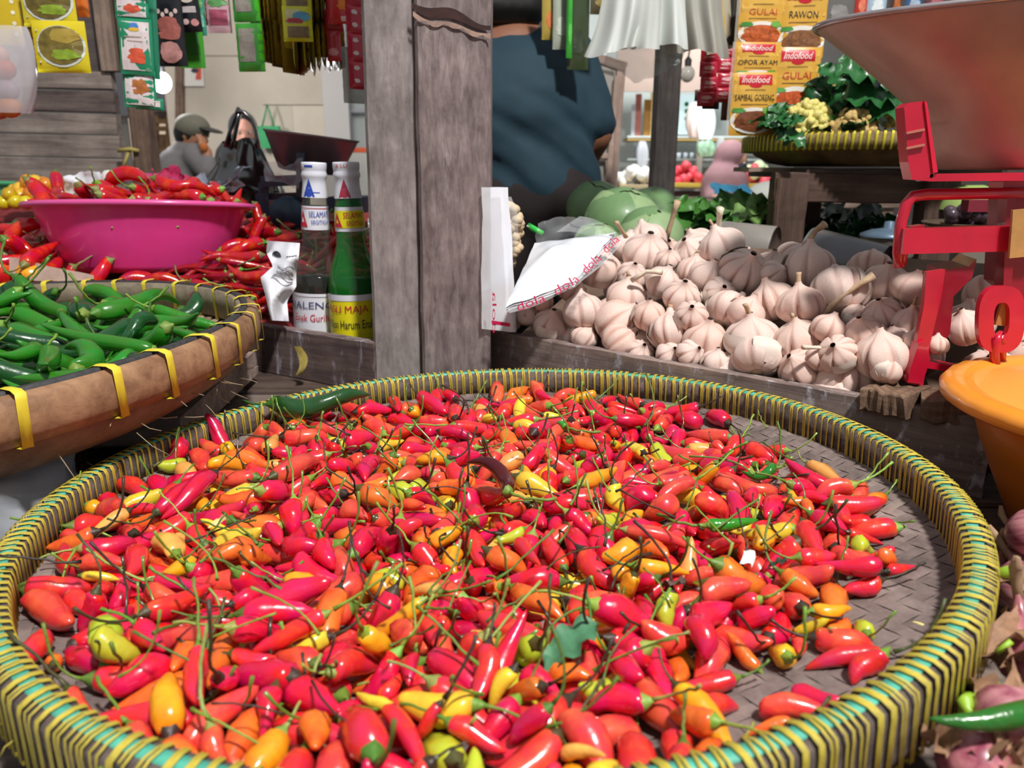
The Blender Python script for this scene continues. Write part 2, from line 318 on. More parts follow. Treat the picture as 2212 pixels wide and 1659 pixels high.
# resting poses: body, width and length in percent, place, turn, colour
BIRD_ROWS = (
1,128,145,-132,-761,90,31,-19,-78,-50,1,0,114,95,-354,-700,63,50,-18,-60,-60,4,8,124,103,54,-702,87,6,-22,78,-58,2,12,101,109,-341,-703,40,15,28,55,77,2,
12,114,97,-40,-676,79,6,68,-24,-69,5,2,124,87,-409,-566,48,63,25,-68,27,0,12,84,84,272,-651,53,53,60,25,54,2,10,121,126,-684,-400,40,2,61,-37,70,2,
13,134,109,105,-502,91,45,54,64,32,0,11,112,116,44,-723,78,3,58,53,-62,2,6,116,91,-248,-631,60,70,57,32,29,0,9,122,114,-247,-620,71,62,-32,-72,1,0,
8,96,71,142,-668,76,32,62,-51,-50,0,9,79,111,-232,-528,94,48,57,-61,-25,1,1,105,126,-405,-678,51,3,-51,52,-68,2,13,117,110,146,-614,58,5,-29,69,-66,2,
0,111,71,-345,-747,85,27,82,38,34,3,13,112,72,-241,-698,59,16,36,67,-62,4,4,122,119,-266,-634,37,61,68,20,-35,3,2,107,70,-499,-562,91,41,-41,80,-12,6,
7,127,106,125,-709,54,76,57,-28,14,1,0,106,101,-344,-502,78,45,45,57,52,0,4,74,73,-64,-705,81,11,-65,44,-62,1,1,93,132,-477,-486,70,63,-74,16,-15,1,
6,108,120,-378,-649,49,22,-61,-39,66,1,10,80,84,-360,-602,96,48,79,-19,32,1,0,110,106,-96,-564,60,25,65,-30,65,0,12,101,86,-208,-608,69,2,51,67,53,1,
10,133,131,-345,-470,41,76,-36,38,-38,0,10,64,106,-134,-674,73,38,4,73,-56,1,2,94,61,204,-716,90,37,-81,1,45,3,4,118,75,217,-526,52,83,-15,-44,32,2,
0,116,104,-56,-744,67,3,-37,75,55,6,10,93,102,183,-643,74,8,-26,73,-62,4,3,89,110,4,-659,71,32,81,18,-47,0,8,97,118,4,-381,44,69,48,53,-10,3,
2,121,96,108,-293,57,30,-13,82,-47,1,12,130,116,55,-666,74,46,76,-22,-41,1,7,84,80,-28,-599,98,47,81,24,-25,1,7,111,95,-376,-514,68,5,-77,-14,62,2,
10,88,61,216,-726,62,36,72,5,-59,3,12,104,66,230,-519,80,48,66,-48,33,0,12,105,82,254,-452,67,46,44,42,64,2,6,100,63,-212,-683,64,78,58,22,-8,3,
11,106,139,-236,-433,71,44,63,-55,32,3,8,110,156,-572,9,62,10,42,67,-60,0,12,97,78,384,-515,52,21,-62,37,-66,2,9,101,83,-612,-487,34,73,64,-6,22,1,
5,105,90,-342,-546,86,5,-77,-38,-51,0,0,74,61,36,-715,105,28,-58,-72,28,0,8,86,61,435,-587,79,46,66,-56,-20,1,9,113,110,38,-514,42,42,-66,-4,62,1,
10,117,74,-146,-493,51,33,40,-38,76,2,1,77,61,-306,-711,79,1,-60,69,-41,2,7,110,96,72,-337,30,64,31,-62,-32,0,6,89,99,523,-390,86,1,70,-20,-68,0,
9,126,98,-708,-369,38,56,15,76,28,1,1,80,68,-262,-641,73,39,59,-59,39,0,8,116,98,173,-553,58,56,74,-23,30,0,3,102,106,-230,-591,67,55,-22,-77,-22,2,
11,114,108,-261,-679,38,56,49,46,48,1,4,95,61,119,-601,85,46,55,-29,63,0,10,129,144,-458,12,56,46,-21,71,49,2,7,74,106,447,-566,64,56,-36,-70,26,1,
8,83,61,-501,-624,56,43,77,27,38,2,0,106,97,-501,-550,35,41,28,-67,-54,0,3,97,71,-468,-522,73,27,-36,66,-60,0,12,125,91,92,-557,52,22,33,69,-60,2,
8,119,95,-182,-769,54,52,-58,56,27,2,8,97,91,-140,-562,62,35,-2,-89,29,0,1,103,144,-361,-514,51,39,21,62,-65,3,10,91,83,-177,-564,93,12,-1,96,25,4,
10,118,96,271,-510,35,36,65,29,-61,2,2,112,110,546,-149,72,71,-17,66,-16,1,1,96,117,-19,-621,46,31,6,41,85,0,11,119,101,76,-434,32,16,61,11,77,2,
8,76,119,180,-255,74,62,3,77,-14,2,3,104,120,29,-574,84,22,-83,43,29,6,2,97,90,-666,-301,37,30,65,13,69,2,9,76,77,262,-590,48,39,67,-38,-50,1,
11,113,96,55,-109,57,22,-60,39,-66,0,4,110,79,-36,-292,56,50,28,82,0,3,5,80,78,33,-660,89,44,-41,-80,-5,3,7,107,121,135,-678,48,68,18,-71,5,2,
2,105,94,-408,-259,48,73,46,-51,-3,3,10,96,64,-574,-423,62,22,58,-78,-1,0,10,131,131,-448,-103,75,35,-42,78,31,0,11,74,69,43,-583,53,1,-49,37,-79,3,
6,133,106,281,-154,79,18,50,-75,-40,2,11,121,114,-256,-252,30,13,-41,-59,-68,0,10,108,90,-688,-254,41,34,35,67,56,0,11,132,100,288,-400,92,42,-55,68,-25,3,
4,132,94,-288,-10,38,52,39,75,12,3,12,112,112,-536,-258,33,58,-33,-70,-25,7,10,116,74,190,-288,54,13,-46,-45,75,4,4,73,61,-436,-676,48,38,53,-32,68,0,
0,117,102,-164,-424,63,30,92,-17,-18,0,12,109,95,387,-367,40,85,31,35,24,2,9,83,61,302,-476,45,8,-31,23,-92,0,13,106,95,259,-481,35,77,23,57,-17,2,
0,104,103,629,-220,61,59,6,-79,-14,1,5,128,125,9,-19,66,51,68,43,30,5,1,67,61,2,-640,96,27,9,-95,14,5,11,100,101,328,-508,47,52,-78,-5,-34,0,
10,90,117,80,-302,33,74,-66,-4,12,1,7,114,77,234,-512,63,41,23,60,65,0,9,87,61,386,-385,70,13,-39,69,-60,3,10,113,81,323,-135,79,40,16,90,8,2,
3,123,123,-222,-361,48,38,76,10,-52,2,3,113,74,158,-581,83,27,49,-77,-32,0,13,122,81,-383,-123,64,21,54,-69,44,0,11,115,123,-88,-629,70,55,17,80,-15,1,
10,137,118,242,-107,77,20,-95,14,20,0,7,117,104,-665,-295,21,11,39,-50,-76,1,8,111,123,-606,-240,22,45,20,61,-62,1,13,81,61,168,-739,81,28,30,-77,48,1,
7,116,130,-515,72,29,11,66,-20,-71,2,6,84,90,179,-359,68,19,-72,25,-62,4,11,93,92,-72,-232,59,58,60,52,-20,1,2,114,111,393,-164,31,80,-58,-11,-14,0,
3,114,103,392,-451,55,44,-68,45,38,2,5,112,106,460,-258,86,11,18,-78,59,1,7,83,61,-323,-642,87,38,-87,-32,-7,0,4,100,73,500,-190,71,60,53,60,-5,0,
7,66,66,61,-551,74,18,79,31,50,0,10,70,116,-119,-468,77,45,-13,-87,13,4,13,114,88,-212,-722,54,19,24,-67,68,1,11,74,61,314,-631,60,77,23,58,-14,0,
7,83,61,210,-466,88,7,-6,-93,36,6,12,118,113,103,-289,32,49,-49,-49,-52,0,4,97,112,379,-330,22,71,-54,23,39,2,6,108,69,-34,-546,74,26,-8,-96,10,1,
4,62,61,302,-554,35,72,-14,-47,-49,3,7,110,99,-391,-388,74,34,-71,62,5,0,4,84,61,523,-388,61,65,11,-75,0,1,6,49,61,298,-680,60,57,-17,-78,18,3,
1,108,122,313,-219,6,69,43,-10,58,1,12,122,83,-415,-471,50,4,-83,12,-55,0,8,125,102,-327,-314,58,39,77,26,45,0,2,98,69,-294,-283,69,8,-31,76,-57,0,
1,49,61,49,-743,74,52,53,-1,67,7,1,118,119,460,-393,46,62,47,-57,26,3,2,140,88,340,-156,37,1,9,-66,75,1,0,113,89,-500,-580,39,14,-79,1,-60,1,
7,106,87,-699,-194,40,2,77,19,-61,3,10,103,87,-193,-241,67,33,-78,-53,-6,0,4,142,90,442,-289,70,44,14,-88,-6,1,5,93,61,334,-562,57,51,-86,-10,5,4,
12,117,114,-527,315,28,40,-69,27,-53,2,5,140,125,-361,-591,41,50,-17,-73,43,3,10,110,89,25,-90,47,53,-9,-84,-13,1,7,102,87,612,-83,78,54,-23,-78,21,2,
5,97,83,-116,-457,44,50,62,-36,50,1,3,104,70,-408,-316,65,26,4,88,40,3,10,115,88,-114,-342,52,13,94,-18,-26,3,7,101,81,-362,-253,50,28,-47,49,-68,0,
0,103,121,132,13,39,63,-16,68,35,4,10,115,104,-483,-159,45,59,-59,-45,31,0,10,116,106,94,-497,22,66,-71,-15,19,0,13,111,107,-96,-346,26,66,-12,68,30,0,
9,89,63,-131,-242,43,30,-56,0,-77,4,1,78,61,396,-471,62,49,-56,41,-53,4,2,119,135,-75,-11,31,80,38,42,-17,2,13,134,109,487,-82,39,65,28,-60,39,0,
13,123,120,-64,-210,67,54,-74,-34,-21,0,13,49,61,-75,-692,92,25,78,-53,-20,1,3,158,101,-385,277,25,1,53,47,70,0,6,103,65,173,-701,58,58,49,-57,30,1,
0,92,61,419,-354,79,67,20,67,24,1,13,86,94,-521,-364,47,71,12,70,-3,0,1,104,82,-208,-362,48,56,75,28,20,4,2,97,76,-50,-402,21,57,35,18,-72,0,
12,114,72,402,-255,57,76,42,-46,19,4,9,117,112,-577,-98,23,46,80,-2,-37,1,10,128,109,385,109,29,67,-4,60,-45,0,1,109,91,-153,-259,46,57,50,65,-6,1,
5,84,101,-688,-100,35,57,56,-60,4,7,11,121,96,131,-591,32,74,48,-15,-46,6,3,109,98,-399,-339,33,24,67,-12,-69,2,4,98,121,-642,-92,28,49,-26,60,58,0,
8,101,116,-622,104,45,55,-57,60,-11,4,5,89,61,-393,-547,62,12,7,67,-73,3,10,75,61,-564,-410,23,33,-19,49,79,0,13,121,85,-235,-553,45,26,63,49,54,0,
5,105,67,343,-463,82,38,-32,83,27,2,10,91,103,329,-69,81,40,79,-19,-43,2,1,94,114,449,-250,73,5,-73,27,62,5,8,104,116,118,-554,76,34,-77,43,-34,0,
6,93,61,13,-612,68,64,67,19,32,0,1,122,128,-62,-382,11,71,35,59,18,2,9,124,104,-234,-411,18,35,66,39,54,1,4,119,110,75,-547,52,44,-30,-78,-32,2,
0,115,111,-397,-161,36,67,9,-73,-1,3,11,71,61,-338,-562,61,64,-22,70,-23,1,4,108,93,-94,-421,5,46,51,-9,72,0,0,108,96,-70,-399,39,68,-37,-62,10,2,
12,112,89,-784,65,18,50,74,21,41,1,12,110,89,394,31,47,5,41,-63,66,2,7,98,71,216,-279,60,8,21,-60,77,3,5,121,92,-198,-604,33,24,18,-78,-54,1,
7,109,102,-567,-501,31,71,-66,17,-17,0,9,119,126,494,286,38,6,56,-54,-63,2,6,106,106,-541,-183,43,2,-70,51,-50,1,7,101,64,183,-83,81,11,-12,96,-21,5,
10,73,61,-372,-462,68,55,-19,72,38,0,6,96,92,-518,-396,53,9,-75,34,-55,2,13,127,100,-254,-327,24,38,-17,-63,-66,2,1,131,84,-293,-91,37,8,-35,58,-73,2,
11,138,88,-130,191,18,35,27,66,61,0,4,118,84,-502,-548,69,18,-62,55,53,6,10,108,119,119,-315,7,55,-59,-41,44,5,2,94,73,94,-158,60,51,59,61,11,0,
9,125,139,-247,617,41,10,-37,66,-64,0,8,117,96,-478,-245,34,45,-44,28,-72,5,12,102,80,-138,7,35,84,10,52,-10,3,7,75,61,-229,-527,62,48,62,-49,-39,5,
11,61,61,-117,-563,59,32,31,-64,62,0,2,110,129,-416,-228,30,64,-12,71,-28,2,7,119,116,506,-6,25,23,47,-36,-77,2,6,70,61,327,-469,79,35,6,-89,-29,1,
2,135,96,454,404,30,29,3,-71,-64,0,10,108,112,-659,311,-2,79,1,-33,-52,0,7,120,115,-298,186,26,2,1,-74,67,0,3,100,96,266,-332,8,40,-5,32,86,7,
2,94,121,608,-20,39,13,33,-46,-82,0,3,82,102,10,-247,51,43,18,66,-59,1,7,120,104,525,237,35,8,37,-65,66,1,5,105,105,-148,-734,53,59,55,49,34,0,
1,115,94,-315,-31,38,9,-65,42,63,0,9,106,118,-209,-104,19,44,-27,57,-64,0,7,112,119,-618,186,28,47,60,45,46,3,3,129,97,-348,44,43,31,-18,79,-50,3,
5,110,92,-339,-136,13,36,57,8,73,0,8,122,114,162,-457,19,60,-11,-53,59,4,9,77,78,171,-406,81,13,31,-94,-12,4,1,69,72,-99,-415,58,54,-24,-79,-15,7,
13,115,80,22,184,35,24,-38,-74,50,7,7,124,99,-150,-444,3,32,-53,1,-78,0,6,116,97,-768,-141,25,9,60,56,57,1,4,111,72,28,-108,24,59,32,59,-45,0,
1,60,61,-151,-623,45,54,-69,-14,-46,1,8,80,61,197,-537,28,7,1,-59,80,3,2,123,101,70,176,44,44,-17,84,-28,2,8,118,111,-462,-14,22,58,-35,-57,47,3,
4,94,108,24,113,32,56,-12,59,56,0,3,103,84,-643,-373,27,48,76,16,40,1,0,96,114,-30,197,36,37,86,-31,-18,2,11,128,82,-733,255,44,47,86,-11,-14,0,
13,108,129,-440,-393,39,51,36,75,20,1,7,79,72,257,-347,34,23,54,-7,81,2,7,95,114,246,387,50,32,-75,22,-54,0,1,115,103,-190,114,24,61,40,-68,7,2,
12,117,106,221,-241,66,28,1,-88,-39,0,7,89,75,191,-645,46,19,-73,6,-65,1,2,100,76,-136,162,35,65,24,-69,-22,4,1,88,90,-505,-266,28,5,23,65,-72,4,
10,122,101,517,386,39,64,-71,9,28,0,10,108,111,-400,516,26,64,-55,50,-18,0,13,134,86,-756,-65,11,82,39,26,32,2,13,141,90,50,277,53,65,-44,53,32,0,
1,102,66,-92,-245,35,8,1,80,-60,4,8,106,100,-679,19,19,57,72,-30,-27,5,10,117,105,-84,-49,59,1,-8,-97,23,0,13,46,61,-130,-652,55,41,28,-66,-57,5,
8,126,91,484,-330,72,16,58,57,56,2,2,126,98,-100,-689,45,60,-33,-72,11,0,10,88,61,-197,-196,40,72,35,40,44,1,3,104,97,-483,-330,50,1,78,52,34,0,
4,80,86,-408,-199,51,29,-6,70,-65,0,13,143,103,278,-232,27,39,6,67,-63,0,10,116,103,-124,-215,47,17,3,74,66,2,10,91,100,-172,383,20,59,-10,73,-33,0,
7,86,79,-61,-380,57,11,-65,-74,-17,0,13,51,61,375,-475,33,83,4,40,-39,5,10,126,111,-704,240,18,19,56,-47,66,2,4,100,141,601,89,51,28,39,-57,67,7,
12,80,61,-16,-383,48,40,-69,-60,-8,3,5,98,97,163,-392,8,7,-49,-13,-86,1,12,110,100,-17,-218,49,27,50,64,52,1,11,109,100,507,-68,73,37,60,62,35,0,
4,111,103,-192,-52,48,41,-64,65,1,0,4,113,128,-142,399,28,26,-73,10,-62,1,11,96,116,-356,42,70,44,-85,-15,-23,0,3,68,65,380,-343,43,37,12,54,75,0,
0,110,102,-252,164,42,2,-95,-18,27,3,0,105,85,536,102,36,36,-12,-79,48,2,4,111,121,241,-277,32,56,55,43,-45,1,10,106,116,-464,361,35,53,-29,74,-31,2,
6,76,97,205,-399,71,28,17,-88,-35,0,10,104,84,107,48,32,56,-73,-3,-39,1,9,111,98,-480,-278,60,23,16,96,0,2,9,83,81,348,187,18,13,-45,34,-82,2,
7,99,87,179,-140,39,25,42,38,-78,6,3,123,106,-126,-580,34,31,-74,29,-53,1,5,123,119,-106,-234,20,51,13,64,56,0,0,52,61,-645,-334,38,13,-75,11,-64,5,
0,84,88,388,-3,89,1,84,-44,-31,4,0,111,71,-349,-120,29,64,-71,29,-7,0,3,57,61,553,-351,55,48,40,58,52,1,7,115,94,-648,-166,22,53,-76,-26,27,1,
1,116,102,152,-269,68,19,95,-11,-22,0,11,91,116,-196,-660,48,44,-4,80,41,0,1,129,114,-190,-13,27,37,10,-78,-49,6,3,67,61,-564,-551,38,52,-80,-5,29,3,
12,76,89,-725,-49,4,28,63,10,72,1,4,121,120,-15,20,22,63,-66,35,18,3,2,94,63,152,-364,63,27,-87,-27,-32,4,9,83,90,292,-168,64,54,67,-49,8,0,
1,103,98,-632,-70,0,55,48,-49,-48,3,5,122,114,31,-221,-8,28,-46,-9,-84,2,2,69,64,-198,-111,50,32,66,-4,68,1,2,106,90,80,-365,17,7,74,24,62,1,
13,127,110,86,-30,27,2,-71,13,-69,2,6,127,99,-256,292,1,45,40,60,53,0,11,60,61,18,-227,62,19,76,15,-61,6,8,90,61,532,-292,63,51,-68,50,-20,6,
3,122,94,507,-278,52,23,-52,-61,-55,1,7,117,140,-128,102,45,7,-61,64,-46,1,5,121,107,-537,227,27,54,-53,40,51,7,11,125,76,-308,383,13,75,-45,-45,18,2,
12,98,122,279,165,46,61,-75,-22,7,5,13,58,61,369,-496,41,57,57,29,-52,2,13,116,74,184,144,45,25,-28,-91,18,0,4,72,61,-42,-779,51,42,-30,-46,-72,6,
2,120,112,352,407,18,44,-68,-22,-54,1,13,131,110,-73,-610,32,70,27,-66,-1,1,0,106,98,445,-232,58,29,6,68,67,1,8,88,61,441,-60,58,64,75,-13,11,0,
13,120,109,-150,-160,20,53,35,46,-62,3,2,111,112,200,293,16,49,-62,-30,53,3,11,120,137,180,52,-9,47,-52,-23,-68,2,8,84,66,-161,-351,32,9,67,-23,-70,6,
12,88,61,552,-171,72,50,48,48,-53,1,2,128,77,130,260,43,33,-66,-66,-15,1,1,125,89,-293,-158,13,70,69,7,19,3,1,111,103,-588,-271,9,1,78,-15,61,1,
5,123,76,-580,-326,18,55,66,44,26,0,12,119,111,149,-196,49,11,20,-87,44,0,2,118,101,-326,-191,54,20,-42,-83,32,0,4,132,101,-194,-147,40,9,3,-91,40,0,
12,124,104,-630,-9,-4,60,60,4,54,4,0,110,100,-729,84,22,59,61,53,3,0,8,123,86,234,-472,63,45,-32,-84,-3,0,11,122,110,-402,17,23,41,-4,72,-56,2,
10,113,110,-112,-82,37,32,-20,-78,-50,5,4,102,70,-711,202,8,57,-4,-59,57,6,9,100,104,-616,-338,10,62,47,-10,62,1,7,99,63,-215,-297,30,34,-49,50,-62,0,
6,101,108,177,-488,50,59,-69,-32,-27,0,10,88,61,556,-334,73,0,-20,-86,-46,3,7,109,103,316,254,32,32,1,84,-45,6,5,105,97,-354,-669,33,43,-32,36,76,0,
1,97,114,-449,-221,13,81,-39,-39,20,5,11,112,97,469,483,52,29,-74,-29,54,0,3,110,100,198,447,45,4,-88,1,-46,0,11,116,83,350,-87,45,64,-45,-62,-2,5,
13,104,91,-657,270,5,13,-56,24,78,2,3,75,66,448,-519,60,22,-47,-66,-55,6,4,102,104,-116,-542,36,64,21,-74,4,3,0,97,129,-402,54,34,11,-45,-69,56,2,
1,99,130,-194,131,13,49,57,43,49,1,9,129,116,-43,755,29,60,74,-23,22,2,12,62,61,514,-96,61,66,63,18,38,0,6,106,72,-238,-221,0,72,16,44,-51,1,
10,106,118,198,189,16,53,-48,54,45,0,1,90,72,-76,-770,89,4,-91,-13,38,2,11,126,87,-550,132,27,41,-39,68,-46,1,6,103,110,399,346,32,36,27,-79,41,0,
5,116,109,33,-217,45,32,43,-79,29,0,3,123,99,513,273,38,58,61,-53,3,1,12,104,98,-574,334,47,14,-89,0,43,2,2,94,94,-74,392,-4,57,44,35,60,1,
9,116,94,-20,342,31,48,83,5,27,3,11,135,78,-199,-246,8,49,-83,13,-23,0,7,107,90,-476,-439,44,49,20,84,-7,2,4,113,91,140,367,55,1,6,-98,-19,2,
3,111,122,57,437,32,49,43,-63,-41,1,7,94,61,68,-802,66,28,-50,-31,-76,5,12,111,104,-248,-514,14,42,-72,-32,-45,2,1,100,136,341,558,32,12,-40,58,69,2,
1,98,101,-303,292,7,19,19,70,66,5,1,112,104,-386,221,51,3,81,51,-29,0,2,110,90,-656,-223,11,76,-51,41,7,0,2,128,131,-297,449,-19,67,53,16,50,0,
2,126,79,-40,500,12,66,-60,-2,-45,1,13,113,115,-324,552,-4,45,72,16,50,0,4,96,108,-246,389,25,29,74,-50,-35,1,11,130,109,99,562,28,53,-77,-29,20,2,
12,98,78,-376,-289,14,17,9,-57,80,0,9,106,126,-503,14,32,42,-28,-79,33,5,9,98,104,-433,-443,30,26,56,25,75,0,7,112,106,-512,577,18,61,23,67,-36,0,
5,107,118,-708,95,1,52,-58,25,-57,0,0,129,118,-142,483,18,71,-69,-13,-4,1,1,68,61,-90,-452,43,14,95,-14,-22,1,12,108,69,276,-34,61,81,-16,56,0,2,
12,105,106,201,-274,45,78,-33,54,2,2,4,94,61,-236,-158,49,29,-85,38,-21,2,13,114,90,649,-42,58,57,38,-68,26,2,0,106,108,-24,-93,14,15,1,65,-75,1,
7,98,116,272,-378,32,26,-40,-66,58,2,1,91,96,-348,75,26,36,4,-66,66,0,2,105,115,103,276,19,53,51,-42,-53,2,9,96,106,230,669,31,48,63,-46,-40,4,
5,55,76,537,-248,67,51,-46,68,-25,1,13,110,88,73,70,39,46,76,36,-30,0,8,90,111,-527,-258,-4,66,-60,-30,34,3,8,66,61,503,-149,77,10,-16,-84,50,3,
13,63,61,-235,-769,46,22,32,-25,-89,2,6,112,108,-236,-300,0,70,67,20,-14,4,5,122,103,-708,166,16,60,63,50,9,7,9,109,116,-558,398,-2,74,-59,-26,18,2,
10,100,94,333,175,0,7,38,38,-84,2,11,122,119,243,89,2,81,-16,54,-18,2,13,93,61,244,186,52,19,71,63,-26,0,10,90,68,-537,-92,16,47,-49,16,-72,1,
12,122,107,401,213,18,1,47,-50,-73,2,7,107,104,314,-392,26,64,45,-56,28,0,9,107,87,-461,250,5,81,37,-43,-17,0,13,113,98,118,664,16,13,-64,-25,-72,2,
9,104,113,-80,268,20,7,-71,38,59,0,2,114,97,-10,682,9,25,31,55,74,3,12,92,61,-402,-84,36,76,-49,42,7,2,12,79,81,-446,-140,56,17,-29,72,61,0,
5,86,96,586,179,46,37,-76,22,49,1,4,113,129,-244,539,-7,64,19,73,17,2,6,108,88,178,-487,28,52,72,-2,45,5,6,122,86,68,-143,35,41,-18,75,-48,0,
6,108,126,18,-427,29,5,77,-20,-60,0,0,126,126,-230,185,15,49,55,45,50,2,1,108,91,328,-86,3,81,31,-25,44,7,0,99,73,-321,240,34,47,-85,24,2,0,
2,67,61,522,-134,60,73,20,-60,-25,3,4,100,101,30,-58,28,55,-72,-10,41,7,2,103,122,24,556,45,14,20,78,-58,5,13,99,68,152,-85,46,63,-47,61,10,0,
11,120,84,-155,672,14,65,-60,-46,4,0,9,114,108,-391,560,8,23,-66,27,67,1,8,98,99,17,-386,4,62,-16,73,23,5,4,100,64,188,-186,35,83,-36,44,2,4,
4,102,98,594,53,44,35,80,-15,-46,1,8,103,96,-579,-307,14,46,70,-23,-50,0,6,119,108,-222,-429,41,32,-44,-58,60,2,5,145,98,-473,-479,37,29,-49,66,-49,0,
9,100,111,322,343,15,0,-2,-73,-68,0,9,105,85,-172,-300,29,40,-64,65,12,3,11,126,78,198,348,26,31,84,-32,32,0,2,100,108,13,315,47,40,-87,19,-23,1,
5,115,88,-291,-289,26,69,6,-72,-4,0,8,127,106,-440,271,37,5,25,89,-37,0,1,108,106,40,-650,51,70,3,72,-3,1,2,66,61,-359,-352,49,42,-59,66,-20,0,
0,109,91,305,164,4,64,12,-75,-11,0,8,94,91,-91,-481,29,57,74,-22,28,2,7,65,61,409,-505,55,64,-64,40,-13,3,7,120,105,403,-321,31,36,67,-7,64,1,
10,115,93,200,615,17,13,4,72,-68,0,3,108,100,504,126,33,6,18,-76,-62,0,11,108,104,315,424,58,47,-77,44,-1,1,0,120,99,-404,140,28,43,3,77,-46,1,
12,128,116,-191,-72,8,46,67,3,57,3,12,121,102,75,308,-4,29,18,45,82,2,2,114,101,149,437,21,40,49,-47,-61,2,9,110,88,394,255,21,61,37,62,34,7,
0,69,68,-93,-319,39,40,-70,-36,47,0,11,118,96,280,434,6,63,69,-25,24,0,4,98,101,146,639,14,58,46,63,-23,1,11,121,84,-539,398,23,74,-63,21,11,3,
2,95,156,-331,656,16,63,66,-17,37,0,5,100,98,251,584,23,19,-61,46,-62,0,10,101,93,-158,505,-6,68,-11,-69,20,1,12,105,92,-170,-467,5,70,54,19,43,2,
10,124,86,-110,43,-21,6,-34,-14,93,2,11,101,120,270,-105,40,71,64,27,-5,1,4,77,70,-243,28,42,66,13,-73,12,3,6,103,134,-396,-116,-4,72,15,-58,-35,2,
13,112,117,-106,509,32,51,80,20,-24,0,1,126,77,403,384,19,58,40,-71,4,0,3,102,65,-263,543,26,2,65,69,32,4,4,75,61,-350,-711,65,39,-4,87,-29,1,
10,131,108,-239,-293,4,3,50,-60,-62,0,1,111,100,97,639,16,62,74,19,17,2,9,112,100,-398,186,34,58,47,-64,-18,1,0,94,61,-303,-257,67,39,-71,-58,7,0,
12,106,114,88,-512,19,68,64,7,34,1,13,110,84,-523,-396,18,39,59,21,-68,1,6,105,94,80,202,31,68,-42,46,39,0,5,103,92,-525,-373,16,57,-29,-70,32,0,
8,115,112,438,-122,33,63,-38,-58,-35,6,10,108,111,-291,473,-15,86,16,-46,-11,2,5,92,61,-790,-51,25,22,-82,28,-45,4,4,69,61,222,66,15,54,-37,56,-51,0,
12,108,85,-494,177,12,76,-59,13,-24,0,2,116,103,-586,261,32,42,-86,-20,-20,2,7,104,102,-512,-469,47,31,13,80,-49,0,5,107,113,5,237,13,25,6,-71,-66,2,
11,93,114,224,508,47,36,88,12,-27,1,13,102,99,-301,250,0,29,-69,20,-63,2,6,124,87,52,-550,34,59,71,-14,-35,0,12,114,108,-78,142,18,20,-84,10,50,3,
7,103,123,-195,408,10,36,-75,29,48,0,3,100,96,-314,-631,38,58,-69,-42,11,0,1,105,110,-317,186,29,5,77,-5,-63,1,6,93,61,244,323,40,61,-77,-15,11,1,
10,115,112,-186,411,-17,35,48,56,-57,0,0,92,81,604,-189,53,58,-9,-79,-16,0,8,122,92,-205,52,13,44,-74,45,-25,6,8,98,98,400,549,29,10,-76,-22,61,0,
5,99,63,-643,255,30,34,-92,-14,-9,4,4,64,61,134,-449,37,75,43,-50,-1,5,9,83,61,-329,-364,48,8,68,-9,73,4,7,101,92,4,406,28,45,73,22,46,5,
12,105,115,78,633,6,83,-48,-24,-15,2,10,86,66,-486,-499,54,10,-3,82,-56,1,4,85,66,-68,461,17,52,12,56,-63,5,10,97,86,166,482,10,18,39,61,66,0,
0,107,112,160,571,18,61,79,1,-10,1,4,117,122,400,-176,24,52,-44,51,-52,0,8,110,96,49,-44,1,23,9,53,-81,1,1,122,114,360,-239,28,31,-65,35,-60,3,
3,111,125,273,130,6,62,18,-76,-9,2,6,123,82,-160,93,26,35,57,74,10,2,13,79,68,-257,-100,12,32,41,-14,84,0,5,65,61,396,-182,56,42,46,-75,20,5,
3,103,106,393,297,20,66,42,58,22,1,11,106,90,-559,17,8,8,56,-53,-64,1,9,111,85,37,-253,7,5,67,-27,69,1,6,108,85,-96,656,8,57,72,28,28,0,
13,101,126,-193,-28,8,41,17,-67,59,2,1,114,110,-264,-591,28,21,68,-28,64,0,0,128,98,307,185,8,28,-50,48,67,3,10,129,90,-372,391,19,48,72,7,49,1,
2,119,102,-160,338,-3,63,-73,25,6,0,4,94,106,666,-92,59,13,71,33,-60,3,8,107,96,156,236,16,3,-49,-65,-58,0,9,103,120,198,-127,27,68,-34,-65,-4,2,
4,98,98,-57,-522,54,31,-81,36,-35,7,2,74,61,66,640,43,67,40,61,-15,0,5,92,84,445,124,66,26,-4,87,42,0,13,132,95,450,164,29,59,-67,-45,-8,1,
11,109,144,378,-157,24,56,-51,-60,26,0,2,94,122,482,58,33,47,-76,-20,39,0,7,101,104,-398,475,9,57,-74,16,31,3,2,88,95,276,643,24,9,40,52,-75,0,
11,114,106,-54,205,13,15,81,-20,-53,2,3,117,94,26,622,9,34,59,-33,-66,0,10,106,85,-552,-208,14,38,76,24,47,1,9,101,93,-514,348,40,37,-7,87,32,1,
11,124,79,-206,699,28,13,4,82,-56,0,13,103,105,-450,555,-1,60,29,53,-52,0,0,112,93,-333,79,30,11,82,-41,39,1,3,103,126,-253,71,32,53,34,-74,22,2,
5,118,94,125,-141,44,41,-34,84,-9,3,5,86,97,240,481,41,45,78,1,42,1,10,67,61,-112,-792,50,94,-22,-25,2,0,10,106,96,22,599,18,34,76,-9,54,2,
13,103,102,12,107,-21,9,-43,-18,-88,2,10,101,86,258,406,26,36,33,-80,-35,1,1,110,98,-295,592,-3,29,-48,-53,-64,2,1,77,65,-774,-158,19,34,79,2,50,2,
2,93,61,-783,-11,14,67,59,22,38,0,7,87,121,-448,-53,33,35,-35,-79,35,0,5,93,94,-64,311,19,36,-76,-27,46,1,0,81,61,59,-749,63,68,72,-1,-17,4,
